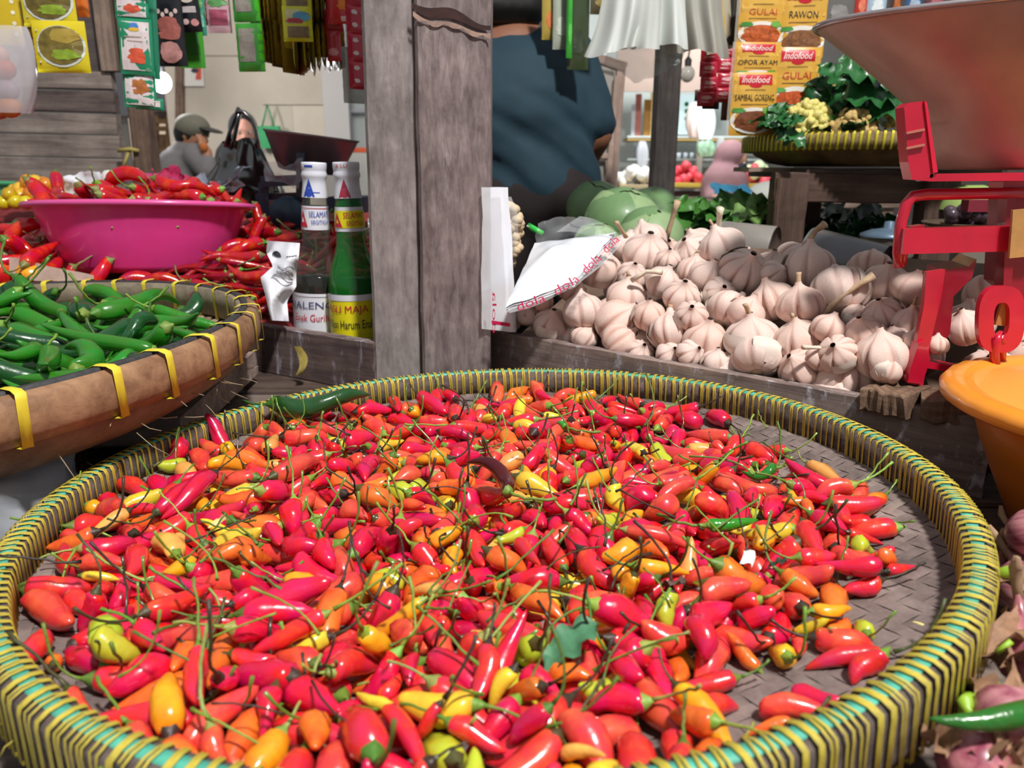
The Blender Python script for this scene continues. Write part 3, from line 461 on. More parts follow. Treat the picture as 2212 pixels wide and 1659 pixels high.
1,96,86,400,133,15,58,-47,-66,4,4,11,99,123,58,660,16,56,-25,-74,28,3,6,96,96,394,515,28,54,46,-66,-25,2,13,102,86,28,-663,55,18,-81,13,53,2,
10,106,98,436,53,53,30,77,-47,-31,0,9,123,116,258,185,9,35,-63,44,53,0,13,79,61,355,-358,50,46,8,87,15,0,4,78,62,228,265,31,9,-26,-79,-55,4,
2,113,86,-89,-240,-1,17,-69,33,-62,7,0,125,93,-161,-386,3,7,-46,44,77,2,12,118,103,-93,625,2,54,72,-29,33,7,8,112,72,170,294,-9,30,76,19,-55,0,
12,101,126,192,13,28,5,-55,44,-71,1,1,77,61,-68,-269,5,89,42,-10,-13,0,5,98,73,-46,252,16,19,62,-37,67,2,5,74,61,445,241,43,47,84,-1,27,2,
2,56,61,42,-764,82,8,-13,-85,50,1,2,127,109,-223,404,-15,62,49,-57,23,2,12,122,133,-110,-177,-6,17,-74,6,-65,7,12,100,90,-608,125,11,28,8,81,-51,5,
10,116,119,100,273,-11,75,59,-2,29,2,3,125,96,-72,536,20,48,73,-49,0,2,9,106,113,-598,226,32,36,-43,78,-28,1,7,116,98,-238,-141,19,49,-12,-86,7,1,
3,74,61,536,143,32,53,-40,-72,-20,1,12,112,101,-133,-526,15,49,9,-74,-45,2,0,112,109,-506,-462,39,48,-60,59,26,0,2,120,136,-367,-195,-14,63,-40,-39,-53,0,
12,106,81,-36,-564,44,49,72,23,-44,2,9,86,61,-253,178,7,72,-62,31,2,4,4,95,120,-408,-435,8,77,-33,-54,-13,1,3,108,110,-598,-153,-4,15,61,-6,78,7,
1,64,61,-7,-367,27,66,5,68,-31,0,3,69,67,-637,-110,2,63,-33,-67,20,2,11,62,61,352,-47,57,33,-37,76,-42,0,9,97,94,-316,-567,22,41,-20,-49,-74,0,
4,115,106,-462,-233,-11,73,7,54,-41,2,2,88,130,371,-383,26,71,-25,-56,34,6,10,111,85,84,112,33,22,-50,-79,28,4,2,106,112,183,15,24,52,29,-80,8,0,
10,107,100,242,-4,-7,91,-4,41,-8,0,13,112,104,-325,4,-2,58,-64,-18,47,1,6,99,63,-384,238,29,51,-40,-64,-41,5,10,116,100,-503,481,15,28,73,31,54,0,
0,105,112,161,-360,16,44,42,58,54,1,5,107,98,-640,0,44,13,2,-91,40,1,4,116,88,21,32,-9,8,-19,62,-76,5,9,88,92,273,363,19,13,-22,-80,54,0,
8,115,102,314,-2,37,42,-16,71,-54,1,7,105,97,-32,-310,-1,46,67,-25,53,0,5,118,107,-110,-18,-20,84,-28,32,34,3,8,123,87,270,-405,29,76,64,-4,-10,1,
10,104,105,-453,208,-18,60,45,-40,-53,7,13,109,95,-138,-370,-7,71,27,21,-62,3,13,92,61,354,337,9,62,29,-73,8,0,3,123,97,76,-218,10,17,65,-42,61,0,
9,108,89,-397,421,20,11,-86,13,48,3,12,113,84,-37,158,-18,22,41,55,70,0,10,102,99,533,-141,41,50,-6,72,47,0,1,75,117,77,473,33,5,-83,4,-55,5,
9,117,112,-123,-195,0,55,56,46,-41,3,9,111,114,336,-263,21,13,16,-64,74,3,12,95,100,-646,-287,29,55,-54,58,28,1,4,128,98,-390,593,25,18,74,33,56,0,
13,123,115,289,59,-6,70,34,-11,62,0,5,118,102,87,744,32,54,41,-72,17,2,12,119,115,-59,-141,-7,16,14,68,70,5,13,129,81,-18,77,-15,28,42,-35,-79,1,
11,98,95,393,-182,25,32,-13,-77,54,1,1,122,102,-337,-484,32,10,21,75,-62,5,4,105,91,192,417,-2,20,-77,-11,60,3,1,101,113,-424,330,19,49,78,39,8,5,
4,121,96,-423,-66,10,50,-38,-71,32,5,0,117,120,331,276,10,63,-17,-75,9,1,13,109,98,254,-199,9,13,70,9,69,0,9,104,85,-56,335,-16,65,-68,2,-33,2,
3,109,109,-90,-350,9,7,-11,-74,66,5,5,114,101,200,135,22,44,-83,-21,-28,1,12,93,118,340,148,20,57,22,69,-38,0,3,120,116,-262,573,2,12,-38,-62,-68,1,
11,117,122,-282,-235,39,35,-61,-64,31,0,6,101,123,-444,404,13,2,-51,45,74,1,8,51,61,495,-96,72,41,83,35,13,4,9,135,95,-415,186,-14,9,8,-69,71,1,
4,125,104,-218,-151,5,60,78,-13,-9,0,7,122,93,450,-17,21,52,59,-44,44,1,11,104,101,129,226,-14,26,70,2,66,6,6,117,103,488,105,28,16,-60,31,72,1,
5,105,105,81,87,-4,62,48,56,27,2,6,99,124,-548,515,13,57,47,62,27,0,6,87,112,-463,-55,-22,24,19,48,82,0,1,99,101,-131,235,12,63,23,-70,-26,3,
12,98,63,-438,-217,12,35,29,38,80,0,3,46,61,597,-281,55,25,-71,-41,52,1,5,55,61,-52,-216,41,52,70,-50,0,0,4,84,100,-613,-184,0,63,19,75,6,0,
9,97,83,517,-203,43,62,7,-78,-5,1,10,62,61,34,-458,31,35,-65,-62,-26,1,2,85,122,-178,571,-2,43,-39,55,60,0,6,121,86,-8,-546,25,72,69,-4,-3,6,
12,114,106,-28,-23,8,7,72,22,-66,1,12,119,95,-336,542,-7,70,64,-31,-12,3,10,116,136,311,436,11,67,-69,7,26,2,8,126,112,-503,246,-5,68,-25,-55,-43,1,
6,123,86,211,-194,38,56,37,62,42,0,4,108,102,3,-177,-10,71,31,-32,55,1,1,93,124,-135,-161,17,75,-34,57,-7,4,6,114,108,-390,241,-5,71,-56,-5,43,0,
10,109,103,-422,64,21,41,-68,-29,53,1,8,103,106,16,-290,22,60,-68,-14,39,1,11,99,107,-223,557,-8,54,-59,-38,-46,0,12,102,127,-219,-253,-9,44,66,-28,54,1,
11,124,81,-16,144,-15,41,57,39,60,7,1,109,82,59,-619,30,72,9,-67,-13,5,12,65,62,-14,-576,53,2,-23,-56,-79,3,13,122,112,-306,-502,20,74,35,53,-21,2,
2,96,86,-263,-579,20,57,40,-54,-46,3,10,99,108,-67,312,-8,41,41,65,50,0,2,106,96,-366,-327,29,33,73,47,37,2,9,114,90,-279,-46,-12,31,-49,56,60,0,
13,108,98,64,50,-20,10,20,-28,-93,4,4,103,117,54,130,-16,30,50,15,80,0,0,89,110,-202,161,8,70,63,-28,-19,6,8,112,101,-598,399,0,47,21,75,-42,1,
3,67,61,257,302,28,27,-91,17,-25,0,7,126,98,-145,490,-13,69,66,-29,8,0,4,101,100,-462,-326,1,62,48,56,-24,7,10,120,72,-298,179,-7,35,59,-57,-45,0,
2,112,97,490,-50,28,79,53,30,-2,1,6,142,118,368,-126,26,46,-62,-52,-37,0,4,98,110,72,34,-14,23,-52,-1,-82,2,1,74,65,36,166,51,50,-57,61,23,4,
13,117,125,-398,-163,-9,59,53,-48,37,2,9,95,109,-270,370,-15,1,-70,-24,67,3,7,119,119,533,-190,58,52,-77,-33,16,0,3,105,98,93,-141,-3,66,-58,-25,40,1)
GREEN_ROWS = (
7,120,106,250,127,-45,69,40,-54,-28,8,4,133,136,-90,-256,68,38,-79,15,-46,9,2,137,129,-159,624,14,58,-71,-22,-34,8,0,101,107,130,336,-25,36,52,-38,-68,8,
3,131,120,-523,877,81,23,72,47,45,8,8,138,52,73,95,-14,9,24,-59,-76,8,6,116,109,178,48,-33,60,38,-64,28,8,1,72,52,175,-3,-12,56,-23,74,29,8,
1,119,112,276,505,-5,53,50,-59,35,8,6,59,52,183,-137,-40,52,-48,-24,67,8,2,112,109,-113,390,-28,50,-14,-62,59,9,5,50,52,194,-148,-27,61,60,-51,-5,8,
5,138,104,152,375,25,36,50,-69,-37,8,7,120,116,-3,104,-45,41,-36,-39,74,9,3,68,52,175,-83,5,49,-84,-5,-23,8,7,99,52,-91,235,2,72,62,22,-20,8,
7,115,71,-47,207,4,57,28,64,-44,8,8,104,52,47,534,16,17,48,63,-58,9,6,94,92,-7,650,24,31,68,43,51,8,6,137,124,-479,770,-5,7,-73,34,-59,8,
2,93,53,302,212,-40,51,27,-64,-50,8,2,136,117,-22,541,1,58,68,13,-43,9,3,144,101,-97,569,-69,60,-35,44,-57,8,8,151,111,-196,629,9,68,-71,-18,4,9,
0,78,68,259,334,-13,73,-29,-60,-16,8,8,126,101,-517,1252,-13,29,-39,68,-55,8,3,92,69,205,134,-12,70,-69,-18,5,9,2,155,52,8,894,-4,69,70,-10,-14,9,
7,146,115,-320,491,-4,5,77,-22,60,8,1,61,52,298,169,-39,18,77,-10,-60,8,6,137,112,-52,456,-93,50,-57,4,65,8,3,113,52,96,295,-42,15,-17,-63,74,8,
3,60,52,266,178,-13,38,-68,-51,37,8,6,83,52,272,366,-33,66,74,-1,15,9,7,137,110,-717,736,-75,42,-52,17,-72,8,0,52,52,125,-39,-15,21,78,3,-59,8,
8,128,52,-59,687,21,46,30,-75,36,8,1,129,128,-315,281,-49,56,-26,64,-46,8,4,143,120,-443,405,-114,39,10,59,70,8,5,127,138,-534,1094,3,56,3,-79,-25,9,
1,138,138,-60,131,-74,67,62,-18,-37,9,0,54,52,144,-248,-39,10,-65,26,71,8,0,125,106,222,453,-40,54,74,-10,-39,8,6,115,52,-64,325,-68,56,1,-44,71,8,
4,46,52,220,-52,-48,73,6,-64,23,8,6,124,118,-492,831,48,44,50,-73,-13,8,5,117,114,133,393,-57,9,-39,63,67,9,1,106,119,-468,1009,-56,57,53,35,-51,8,
7,138,97,124,50,-34,12,-33,-70,62,8,7,52,61,202,328,-32,46,60,-40,-52,8,1,134,109,-249,732,-99,83,-55,6,-3,8,3,50,52,218,-28,-45,53,72,-27,-37,8,
3,133,102,-571,985,51,38,90,-1,-21,9,7,128,108,-79,540,-91,52,54,15,64,8,4,133,127,-484,1251,-66,24,-23,-70,63,9,5,120,124,-197,747,18,59,-78,-1,-19,8,
7,88,52,-179,618,-20,29,88,-10,37,9,1,116,52,112,582,-56,70,-70,-13,-2,9,5,129,129,28,121,-45,49,24,-72,-44,8,7,108,128,-628,640,-32,31,27,68,61,9,
1,103,53,-366,1050,-62,16,60,7,-78,9,1,82,52,-305,715,4,16,15,-88,-42,8,1,128,107,-284,417,23,1,82,-26,-50,9,7,111,103,-604,947,-32,52,9,73,44,8,
0,118,122,38,30,-60,71,-61,35,7,8,1,124,119,-94,1031,-50,69,56,46,-9,8,3,144,115,19,753,-60,49,-13,-68,53,8,2,120,131,-332,314,-17,62,29,70,18,8,
0,75,52,-267,630,-9,34,-77,-53,5,8,4,85,52,-293,639,-17,59,35,-70,-22,9,7,137,113,-397,906,-71,47,-68,17,-54,8,4,128,99,-658,999,4,1,71,41,57,9,
4,133,115,-283,894,-87,58,-28,-64,42,8,6,134,142,-704,945,-109,71,-33,61,-16,8,5,80,52,-17,367,-34,69,68,23,8,8,6,72,52,-406,536,-1,4,82,50,27,9,
4,138,127,-202,1093,-60,42,-36,-64,54,8,2,96,115,-327,554,-118,3,-61,-30,-73,8,2,137,134,-804,583,-105,63,-71,16,-27,8,4,124,95,-371,-83,-113,57,-73,-3,36,8,
5,132,102,-1196,328,-141,68,-45,56,-13,8,2,134,122,-657,575,-126,41,-67,8,-62,8,0,113,121,-370,-512,-57,20,-76,13,61,8,7,122,112,-861,152,-30,56,-25,79,-2,8,
1,145,104,-711,1020,-99,0,47,58,-67,8,5,140,112,-251,-184,-52,63,68,-36,-11,8,3,117,106,-443,136,-51,68,71,-19,-5,9,4,122,129,-1159,34,-140,63,-70,17,28,8,
2,143,105,-632,-332,-104,59,-31,-68,30,8,6,145,117,-980,231,-129,59,-18,70,36,9,6,99,124,-188,535,-100,15,74,-8,-65,8,5,111,111,71,153,-64,20,54,-54,-61,8,
4,144,130,-1061,719,-133,71,-53,45,-9,9,0,114,128,-589,222,-49,41,78,-18,-44,8,1,140,123,-476,-59,-45,64,-70,14,-30,8,6,116,115,-281,-273,-86,59,18,68,40,8,
8,134,105,-484,-368,-71,73,-51,36,-26,8,0,106,124,-849,575,-135,70,-37,52,33,8,5,129,112,-423,-521,-51,56,58,-48,-34,8,6,111,91,-685,984,-30,20,-82,3,53,8,
3,130,109,-872,1200,-44,63,72,-26,12,8,3,134,110,-304,-38,-82,10,59,45,-67,8,3,128,118,-542,378,-129,26,-37,-46,76,8,5,125,118,-213,13,-104,72,17,61,-28,9,
0,113,109,75,334,-71,16,-70,-3,69,8,5,113,123,-166,-146,-79,7,-38,33,-86,8,4,132,123,-1001,277,-136,59,-65,14,-45,8,4,132,132,-784,63,-134,71,-28,62,-21,8,
7,113,138,-252,-123,-28,3,-36,64,-68,9,6,118,131,-455,-477,-44,34,67,-21,-62,8,8,132,109,-212,-306,-54,69,24,-65,22,8,8,106,121,-579,1,22,49,84,-14,20,9,
8,108,121,-226,235,1,45,-40,-70,38,8,8,124,103,-395,129,18,50,42,72,-22,9,8,144,138,-940,-137,-71,43,-65,25,-57,9)
RED_ROWS = (
7,163,98,184,-88,91,5,61,24,-75,10,1,152,85,-193,-186,222,6,-78,60,14,10,8,133,90,683,-472,1,70,-41,-53,25,10,3,126,85,93,-349,-51,63,-22,71,-23,10,
6,132,78,194,-134,218,4,-75,-32,58,10,8,124,86,-71,-176,202,28,-78,-52,20,10,3,138,87,34,32,338,40,42,68,44,10,2,158,89,-215,146,325,56,64,25,46,10,
3,147,99,-76,-201,30,53,16,-81,20,11,6,144,84,-307,-370,33,79,-60,6,6,11,4,115,85,20,-121,36,31,46,52,65,10,8,150,95,-336,-310,6,2,2,-70,-71,11,
2,126,75,25,-127,-3,49,40,-38,-67,10,5,146,90,-459,18,166,9,-78,-47,40,11,5,131,81,521,-208,53,52,58,-45,-44,10,5,151,90,-512,93,314,4,60,-66,45,11,
6,137,88,-90,-192,283,27,-20,80,49,10,8,138,81,226,159,36,67,23,19,68,10,3,134,84,490,-63,87,46,-31,-68,48,10,6,64,98,1082,-521,-13,26,67,-46,-52,12,
6,75,87,448,-423,-35,50,62,36,49,12,4,146,71,8,-321,-45,57,-46,52,-45,10,1,121,80,250,116,133,36,29,-77,45,10,8,125,66,282,-115,270,59,-64,-35,35,10,
3,139,83,-204,-232,9,51,59,-62,-8,11,2,72,83,883,-377,-50,45,-30,-68,50,12,6,82,72,708,-469,-101,63,34,68,16,12,3,66,86,1056,-492,-48,59,-28,-73,17,12,
6,77,110,1165,-409,-58,60,-56,-31,48,12,5,142,91,230,-113,196,25,12,-83,-48,10,6,79,109,378,-267,42,59,0,79,16,12,3,85,94,398,-252,13,34,57,-49,-57,12,
3,130,77,28,-100,154,49,-45,-66,36,10,5,115,92,-289,-358,-59,13,-71,13,-68,10,4,131,102,-182,30,184,61,28,-48,57,10,3,137,91,279,-93,240,43,30,-68,-51,10,
0,130,77,115,-187,249,43,-41,-52,-61,10,8,76,100,597,-533,-112,33,8,58,74,12,4,132,82,-427,-277,122,25,-79,56,2,10,2,72,115,1150,-209,-48,75,61,-15,-22,12,
2,133,87,283,-43,204,65,-71,-26,-10,10,3,90,95,1075,-651,-89,9,4,70,70,12,1,119,74,-195,-132,319,20,-19,-85,-45,10,7,134,92,174,-146,159,27,-66,8,70,10,
3,74,111,607,-246,-7,41,-15,68,-59,12,4,119,83,-410,-20,124,75,-39,21,-49,11,8,82,91,294,-351,-30,46,47,60,45,12,3,76,111,930,23,49,53,76,19,31,12,
7,132,94,459,642,180,22,-52,-66,49,10,8,146,84,-88,-134,156,70,-50,7,51,10,5,84,98,1085,-557,-111,32,42,-58,-61,12,2,82,103,956,540,113,33,-31,70,-55,12,
5,132,86,82,-11,138,48,15,-78,37,10,0,129,80,97,-4,178,44,29,68,51,10,2,113,88,-13,-230,249,51,-78,11,34,10,0,72,98,752,-508,-25,11,-38,-61,-69,12,
2,130,91,-304,-23,-17,59,-34,-9,72,10,1,126,96,-523,-362,35,35,29,63,63,10,6,114,85,417,197,176,6,83,50,-24,10,3,84,103,724,-266,11,74,-55,-32,21,12,
7,71,106,805,-39,120,37,75,-51,-19,12,5,129,86,-375,30,294,53,73,17,39,10,2,73,91,863,-164,-6,32,-39,59,-63,12,3,76,118,726,82,44,49,46,53,51,12,
0,89,98,1150,62,48,41,68,53,-30,12,7,81,77,709,-267,-20,43,-43,51,-60,12,5,66,80,825,-376,-27,6,-59,-38,-71,12,7,136,78,-372,121,219,76,64,-3,-13,10,
1,134,86,-456,185,361,5,-17,94,-30,10,2,80,114,507,-79,89,24,-2,71,66,12,1,127,77,163,-66,217,25,72,21,-61,10,7,155,83,-130,-134,300,28,-71,-47,-44,10,
4,140,79,320,-86,55,62,-45,54,-35,10,5,146,83,65,-57,23,22,50,48,69,10,5,140,64,-229,-64,246,27,59,-57,-50,10,3,158,77,-540,-92,103,19,-76,25,-57,10,
6,135,82,488,155,113,12,53,-54,-64,10,2,65,102,577,-583,-136,81,-55,-15,17,12,4,66,77,821,-401,-91,53,37,45,61,12,3,85,89,964,186,39,49,-29,67,-48,12,
4,76,82,787,197,59,43,56,40,59,12,0,74,101,485,-448,5,45,-74,7,49,12,8,109,93,798,-45,169,7,57,-76,-31,10,4,73,90,1094,-488,-107,4,-67,10,73,12,
7,154,84,-266,-116,36,68,-29,-51,-45,10,2,68,95,744,-82,-8,75,1,-65,-15,12,8,83,89,427,-403,-79,63,-52,51,-26,12,4,71,82,612,-383,-53,54,55,-48,41,12,
1,61,106,1060,-54,13,47,-11,63,60,12,6,62,87,401,-366,-98,50,37,-59,-51,12,4,84,101,895,101,2,57,-31,61,-45,12,2,142,95,344,318,224,35,-34,85,-19,10,
1,129,74,557,188,91,11,-47,-63,60,10,1,84,96,770,-29,52,48,62,51,-35,12,6,72,60,1120,-452,-54,56,-24,-79,8,12,0,76,87,542,311,99,3,-36,-59,-72,12,
3,140,92,-556,-247,50,22,78,31,50,11,2,65,58,528,-452,-118,41,18,-65,-61,12,6,72,111,754,-64,21,46,68,36,-44,12,3,82,88,1142,-333,-70,43,-27,63,58,12,
8,78,78,947,-86,3,29,12,-57,-76,12,2,81,110,826,-466,-84,63,-68,-23,29,12,4,136,82,349,388,91,31,66,-37,-58,10,4,69,82,1096,-546,-124,24,-3,68,69,12,
3,80,82,796,-155,-10,72,-65,1,-25,12,2,136,81,-299,101,8,67,26,50,-48,10,7,121,88,275,123,296,50,17,-80,-27,10,2,62,100,1195,140,21,65,-53,-30,46,12,
4,145,91,273,-4,250,5,66,-48,-57,10,6,160,90,-114,112,257,31,11,-61,73,10,4,75,71,473,-303,9,69,-1,-71,-14,12,1,141,69,210,474,89,83,-45,34,-5,10,
0,117,94,337,116,243,51,-22,-76,-34,10,8,78,86,751,101,81,5,-29,73,-62,12,2,146,71,-45,-104,1,38,22,64,63,10,0,128,74,-47,-12,259,63,-71,13,-30,10,
1,125,80,700,213,63,72,-19,67,-8,10,3,76,83,1162,531,78,61,71,-31,-17,12,1,68,123,717,-470,-36,37,2,-64,-67,12,3,130,79,-186,-78,48,69,-22,65,-24,10,
8,128,93,-59,23,305,34,-71,-32,-53,10,3,85,80,938,-198,40,39,-12,-71,-58,12,4,85,107,694,-484,-34,51,-2,-64,-57,12,4,163,83,-64,308,333,56,82,7,-5,10,
7,76,84,841,-100,11,66,-54,51,10,12,2,152,78,-106,17,124,43,-1,-77,47,10,4,138,93,-470,254,187,27,64,63,-35,11,7,80,90,753,-414,-106,56,28,-65,-43,12,
4,76,87,525,-378,-70,39,76,17,48,12,1,68,94,719,364,63,8,36,57,-74,12,0,107,100,353,576,91,56,64,-9,51,10,0,75,85,694,147,61,6,37,-63,-68,12,
5,62,109,119,-236,-85,1,29,45,85,12,8,138,81,269,456,189,31,-29,-47,77,10,1,76,87,564,-480,-74,76,-63,9,-8,12,5,71,92,840,183,102,13,-83,-22,49,12,
3,84,107,441,-29,12,36,-24,67,-60,12,0,138,78,-10,-316,-60,27,-62,34,65,10,5,134,91,-574,117,67,79,-53,-27,-12,11,2,62,89,980,-417,-38,57,-60,52,-22,12,
6,85,82,634,274,94,42,83,-8,-36,12,1,120,84,13,0,266,9,8,87,-47,10,6,127,79,136,375,307,12,-43,71,-55,10,2,87,81,207,-359,-96,67,-31,-65,17,12,
7,74,88,335,-353,-72,27,42,59,63,12,5,84,79,368,-308,-91,64,-49,-47,37,12,5,79,77,746,-406,-76,74,-52,-43,-3,12,3,80,85,921,-182,1,43,35,72,42,12,
3,74,84,297,-202,-24,53,54,-51,-41,12,1,143,101,-543,117,334,24,-90,10,-34,10,2,152,97,-209,35,319,46,-83,-32,-8,10,8,126,80,-268,-144,-45,64,34,-53,-43,10,
0,124,97,408,716,167,49,67,55,-2,10,0,147,100,-426,-178,-55,70,-36,-59,-17,11,1,141,82,65,-115,255,13,-15,-67,-72,10,6,79,91,826,-468,-115,41,-66,-23,58,12,
0,145,79,21,-7,193,41,77,14,46,10,7,127,98,-531,115,78,77,-59,-23,3,11,7,71,108,702,-119,27,15,35,72,-58,12,2,65,111,605,43,58,64,-76,11,1,12,
8,150,89,337,352,141,24,68,41,55,10,0,153,95,-448,-257,59,69,-50,-38,35,10,1,64,93,823,-121,60,1,31,-77,-56,12,2,75,114,456,142,22,44,-1,63,-64,12,
6,75,96,900,-136,-68,82,-51,15,-20,12,5,71,79,1070,-434,-47,66,15,-73,-12,12,4,75,86,864,-434,-97,18,49,42,74,12,2,73,89,726,196,7,66,62,-3,-42,12,
1,123,95,142,244,59,54,28,65,-46,10,6,121,88,-338,73,141,57,47,58,-35,10,8,73,111,992,-182,-46,47,64,-30,-53,12,6,91,99,578,-166,10,29,76,-6,-58,12,
4,85,88,649,427,89,42,-18,72,-53,12,7,79,95,748,940,119,52,56,54,-36,12,3,141,59,-179,-75,10,40,14,76,49,10,6,116,79,199,269,245,68,67,28,-4,10,
8,74,99,1182,326,28,13,6,-69,-71,12,0,126,100,95,-33,66,52,31,-67,-43,10,1,125,86,249,211,106,61,-16,28,72,10,0,140,112,-707,257,144,61,-57,40,37,11,
5,69,67,407,-380,-73,19,-70,-21,-66,12,1,70,66,1051,-12,-6,66,-69,27,12,12,7,75,89,623,464,66,60,45,-46,47,12,8,83,73,896,749,74,7,-13,73,-67,12,
3,134,87,-89,-85,149,60,-67,0,-45,10,6,141,89,45,33,192,20,49,65,54,10,1,131,79,-572,21,132,12,67,-27,-68,11,1,85,85,769,-257,-63,15,25,57,-77,12,
0,77,96,852,382,67,64,-73,-6,-24,12,4,129,84,496,797,85,51,-10,74,-42,10,5,131,78,143,743,126,19,28,76,-56,10,2,128,98,-612,-193,25,57,37,72,15,11,
4,116,89,-466,19,63,48,56,-39,-56,11,1,76,88,1088,184,-14,28,-21,-69,64,12,0,69,107,1194,55,5,71,-44,-54,13,12,8,78,90,579,397,132,58,-27,-74,-19,12,
8,77,89,1187,590,56,29,-43,-53,67,12,7,145,66,189,37,71,8,12,-60,-79,10,1,165,89,10,-23,134,20,12,75,62,10,3,153,76,51,306,304,65,55,-47,22,10,
1,80,68,1170,17,-36,53,-57,-43,47,12,1,88,95,856,-382,-91,17,44,-55,-69,12,4,69,103,878,656,58,74,40,-50,19,12,3,136,83,-413,165,52,52,-35,-67,41,11,
2,87,102,653,-224,-15,29,-44,-67,53,12,4,74,109,817,24,0,49,-60,-14,-62,12,7,74,93,1129,-81,-19,36,45,68,-45,12,4,152,68,157,52,22,82,46,11,-32,10,
4,122,83,-61,-189,-69,43,-27,67,-55,10,6,139,79,98,300,328,41,68,51,-34,10,0,82,81,1111,446,39,49,37,68,-41,12,2,127,81,560,139,13,64,72,-26,8,10,
7,87,93,178,-221,-76,2,70,-20,68,12,5,73,69,614,-489,-122,61,-67,-9,42,12,7,72,100,1013,293,83,44,80,-9,-40,12)

# ================================================================ SETTING
def struct(o): o['kind'] = 'structure'; return o
struct(MB().box((-6, -2, -.1), (6, 9, 0)).build('floor', plain('#4a423e', .8, var=.3, scale=6), smooth=False))
# the long rear wall of the hall, a brown lining board upper band and a pale lower one, far behind everything
wb = struct(MB().box((-6, 7.6, 0), (6, 7.7, 4.5)).build('wall_back', plain('#8d8984', .8, var=.25, scale=2), smooth=False))
# left: wall of wide horizontal planks with a post and a framed upper panel
WL = 2.5
wl = bpy.data.objects.new('wall_left', None); COL.objects.link(wl); struct(wl); WMX['wall_left'] = Matrix.Identity(4)
PLANKM = wood('#b3a59b', '#786a63', 'wall_plank_wood', .6)
PLANKD = wood('#85766e', '#57494a', 'wall_plank_dark_wood', .6)
rows = [(395, 372), (372, 322), (318, 268), (266, 220), (217, 172), (168, 138)]
for i, (y0, y1) in enumerate([(420, 378), (377, 329), (327, 279), (276, 232), (228, 183), (178, 140)]):
    za, zb = P(100, y0, WL).z, P(100, y1, WL).z
    board('plank', (P(-1000, 300, WL).x, WL, (za+zb)/2+.02), (P(262, 300, WL).x, WL, (za+zb)/2-.022), .03, zb-za, (PLANKM, PLANKM, PLANKM, PLANKM, PLANKD, PLANKM)[i], wl, seed=i, rough=.002)
zt = P(0, 140, WL).z
board('panel', (P(-1000, 0, WL).x, WL+.03, zt+.35), (P(215, 0, WL).x, WL+.03, zt+.35), .015, .75, wood('#7c7069', '#595050', 'dull_panel_wood', .4), wl)
board('frame_stile', (P(226, 0, WL).x, WL-.01, zt-.02), (P(226, 0, WL).x, WL-.01, zt+.8), .05, .04, PALEWOOD, wl, up=(0, 1, 0))
board('wall_post', (P(281, 0, WL).x, WL-.02, 0), (P(284, 0, WL).x, WL-.02, 2.4), .058, .06, BROWNWOOD, wl, up=(0, 1, 0), nseg=20)
board('lower_wall_plank', (P(-1000, 0, WL).x, WL, .44), (P(262, 0, WL).x, WL, .44), .03, .88, PLANKD, wl)
mesh('straw_tie', *(lambda b: (b.v, b.f))(MB().tube([P(255, 325, WL-.06), P(282, 322, WL-.07), P(300, 326, WL-.06)], .006, 6).tube([P(280, 323, WL-.06), P(272, 345, WL-.07), P(266, 362, WL-.07)], .005, 6)), plain('#b7a55a', .7), wl)
# pale plywood wall further back with its sheets, edge post and a metal framed panel beside it
WP = 6.4
wp = bpy.data.objects.new('wall_plywood', None); COL.objects.link(wp); struct(wp); WMX['wall_plywood'] = Matrix.Identity(4)
PLY = plain('#c2b6a6', .75, var=.12, scale=3, name='pale_plywood')
def sheet(name, x0, y0, x1, y1, Y, mat, parent, t=.02): 
    a, b = P(x0, y1, Y), P(x1, y0, Y); return MB().box((a.x, Y, a.z), (b.x, Y+t, b.z)).build(name, mat, parent, smooth=False)
sheet('panel', 392, -120, 556, 120, WP, PLY, wp); sheet('panel', 558, -120, 716, 108, WP+.004, PLY, wp)
sheet('panel', 392, 122, 560, 520, WP+.002, PLY, wp); sheet('panel', 562, 110, 716, 226, WP, PLY, wp); sheet('panel', 562, 228, 630, 520, WP-.006, PLY, wp)
sheet('panel', 632, 228, 720, 520, WP-.002, plain('#cbbfae', .75, var=.1, scale=3), wp)
board('edge_post', P(390, 520, WP-.03), P(388, -120, WP-.03), .06, .05, BROWNWOOD, wp, up=(0, 1, 0))
sheet('white_stile', 716, -120, 734, 520, WP-.05, plain('#bdb8b4', .6), wp, .06)
sheet('grey_panel', 734, -120, 800, 520, WP+.05, plain('#aeb4b2', .7), wp)
for y in (140, 240): sheet('steel_rail', 734, y-5, 800, y+3, WP-.02, plain('#8f8e94', .5, metal=.2), wp, .03)
sheet('steel_stile', 733, -100, 740, 500, WP-.03, plain('#77767c', .5, metal=.2), wp, .03)
# passage between the plank wall and the plywood: dull sheet, lit doorway with a wooden frame
wg = bpy.data.objects.new('wall_passage', None); COL.objects.link(wg); struct(wg); WMX['wall_passage'] = Matrix.Identity(4)
sheet('panel', 250, -100, 400, 250, 7.4, plain('#77777c', .7, var=.15, scale=3), wg)
sheet('lintel', 290, 240, 400, 262, 7.3, DARKWOOD, wg)
dr = bpy.data.objects.new('door_1', None); COL.objects.link(dr); struct(dr); WMX['door_1'] = Matrix.Identity(4)
sheet('daylight_opening', 300, 255, 400, 440, 7.45, plain('#f2dcc4', .9, emit=.55, name='daylit_yard'), dr)
for x in (297, 336, 366, 394): board('frame_stile', P(x, 440, 7.3), P(x, 250, 7.3), .05, .05, wood('#a37d55', '#6f5038', 'sunlit_frame_wood'), dr, up=(0, 1, 0))
for y in (262, 278): board('frame_rail', P(295, y, 7.28), P(398, y, 7.28), .04, .04, wood('#a37d55', '#6f5038', 'sunlit_frame_wood'), dr)
sheet('lower_boarding', 340, 290, 396, 440, 7.32, wood('#9a7b5c', '#6a5140', 'sunlit_boarding'), dr)
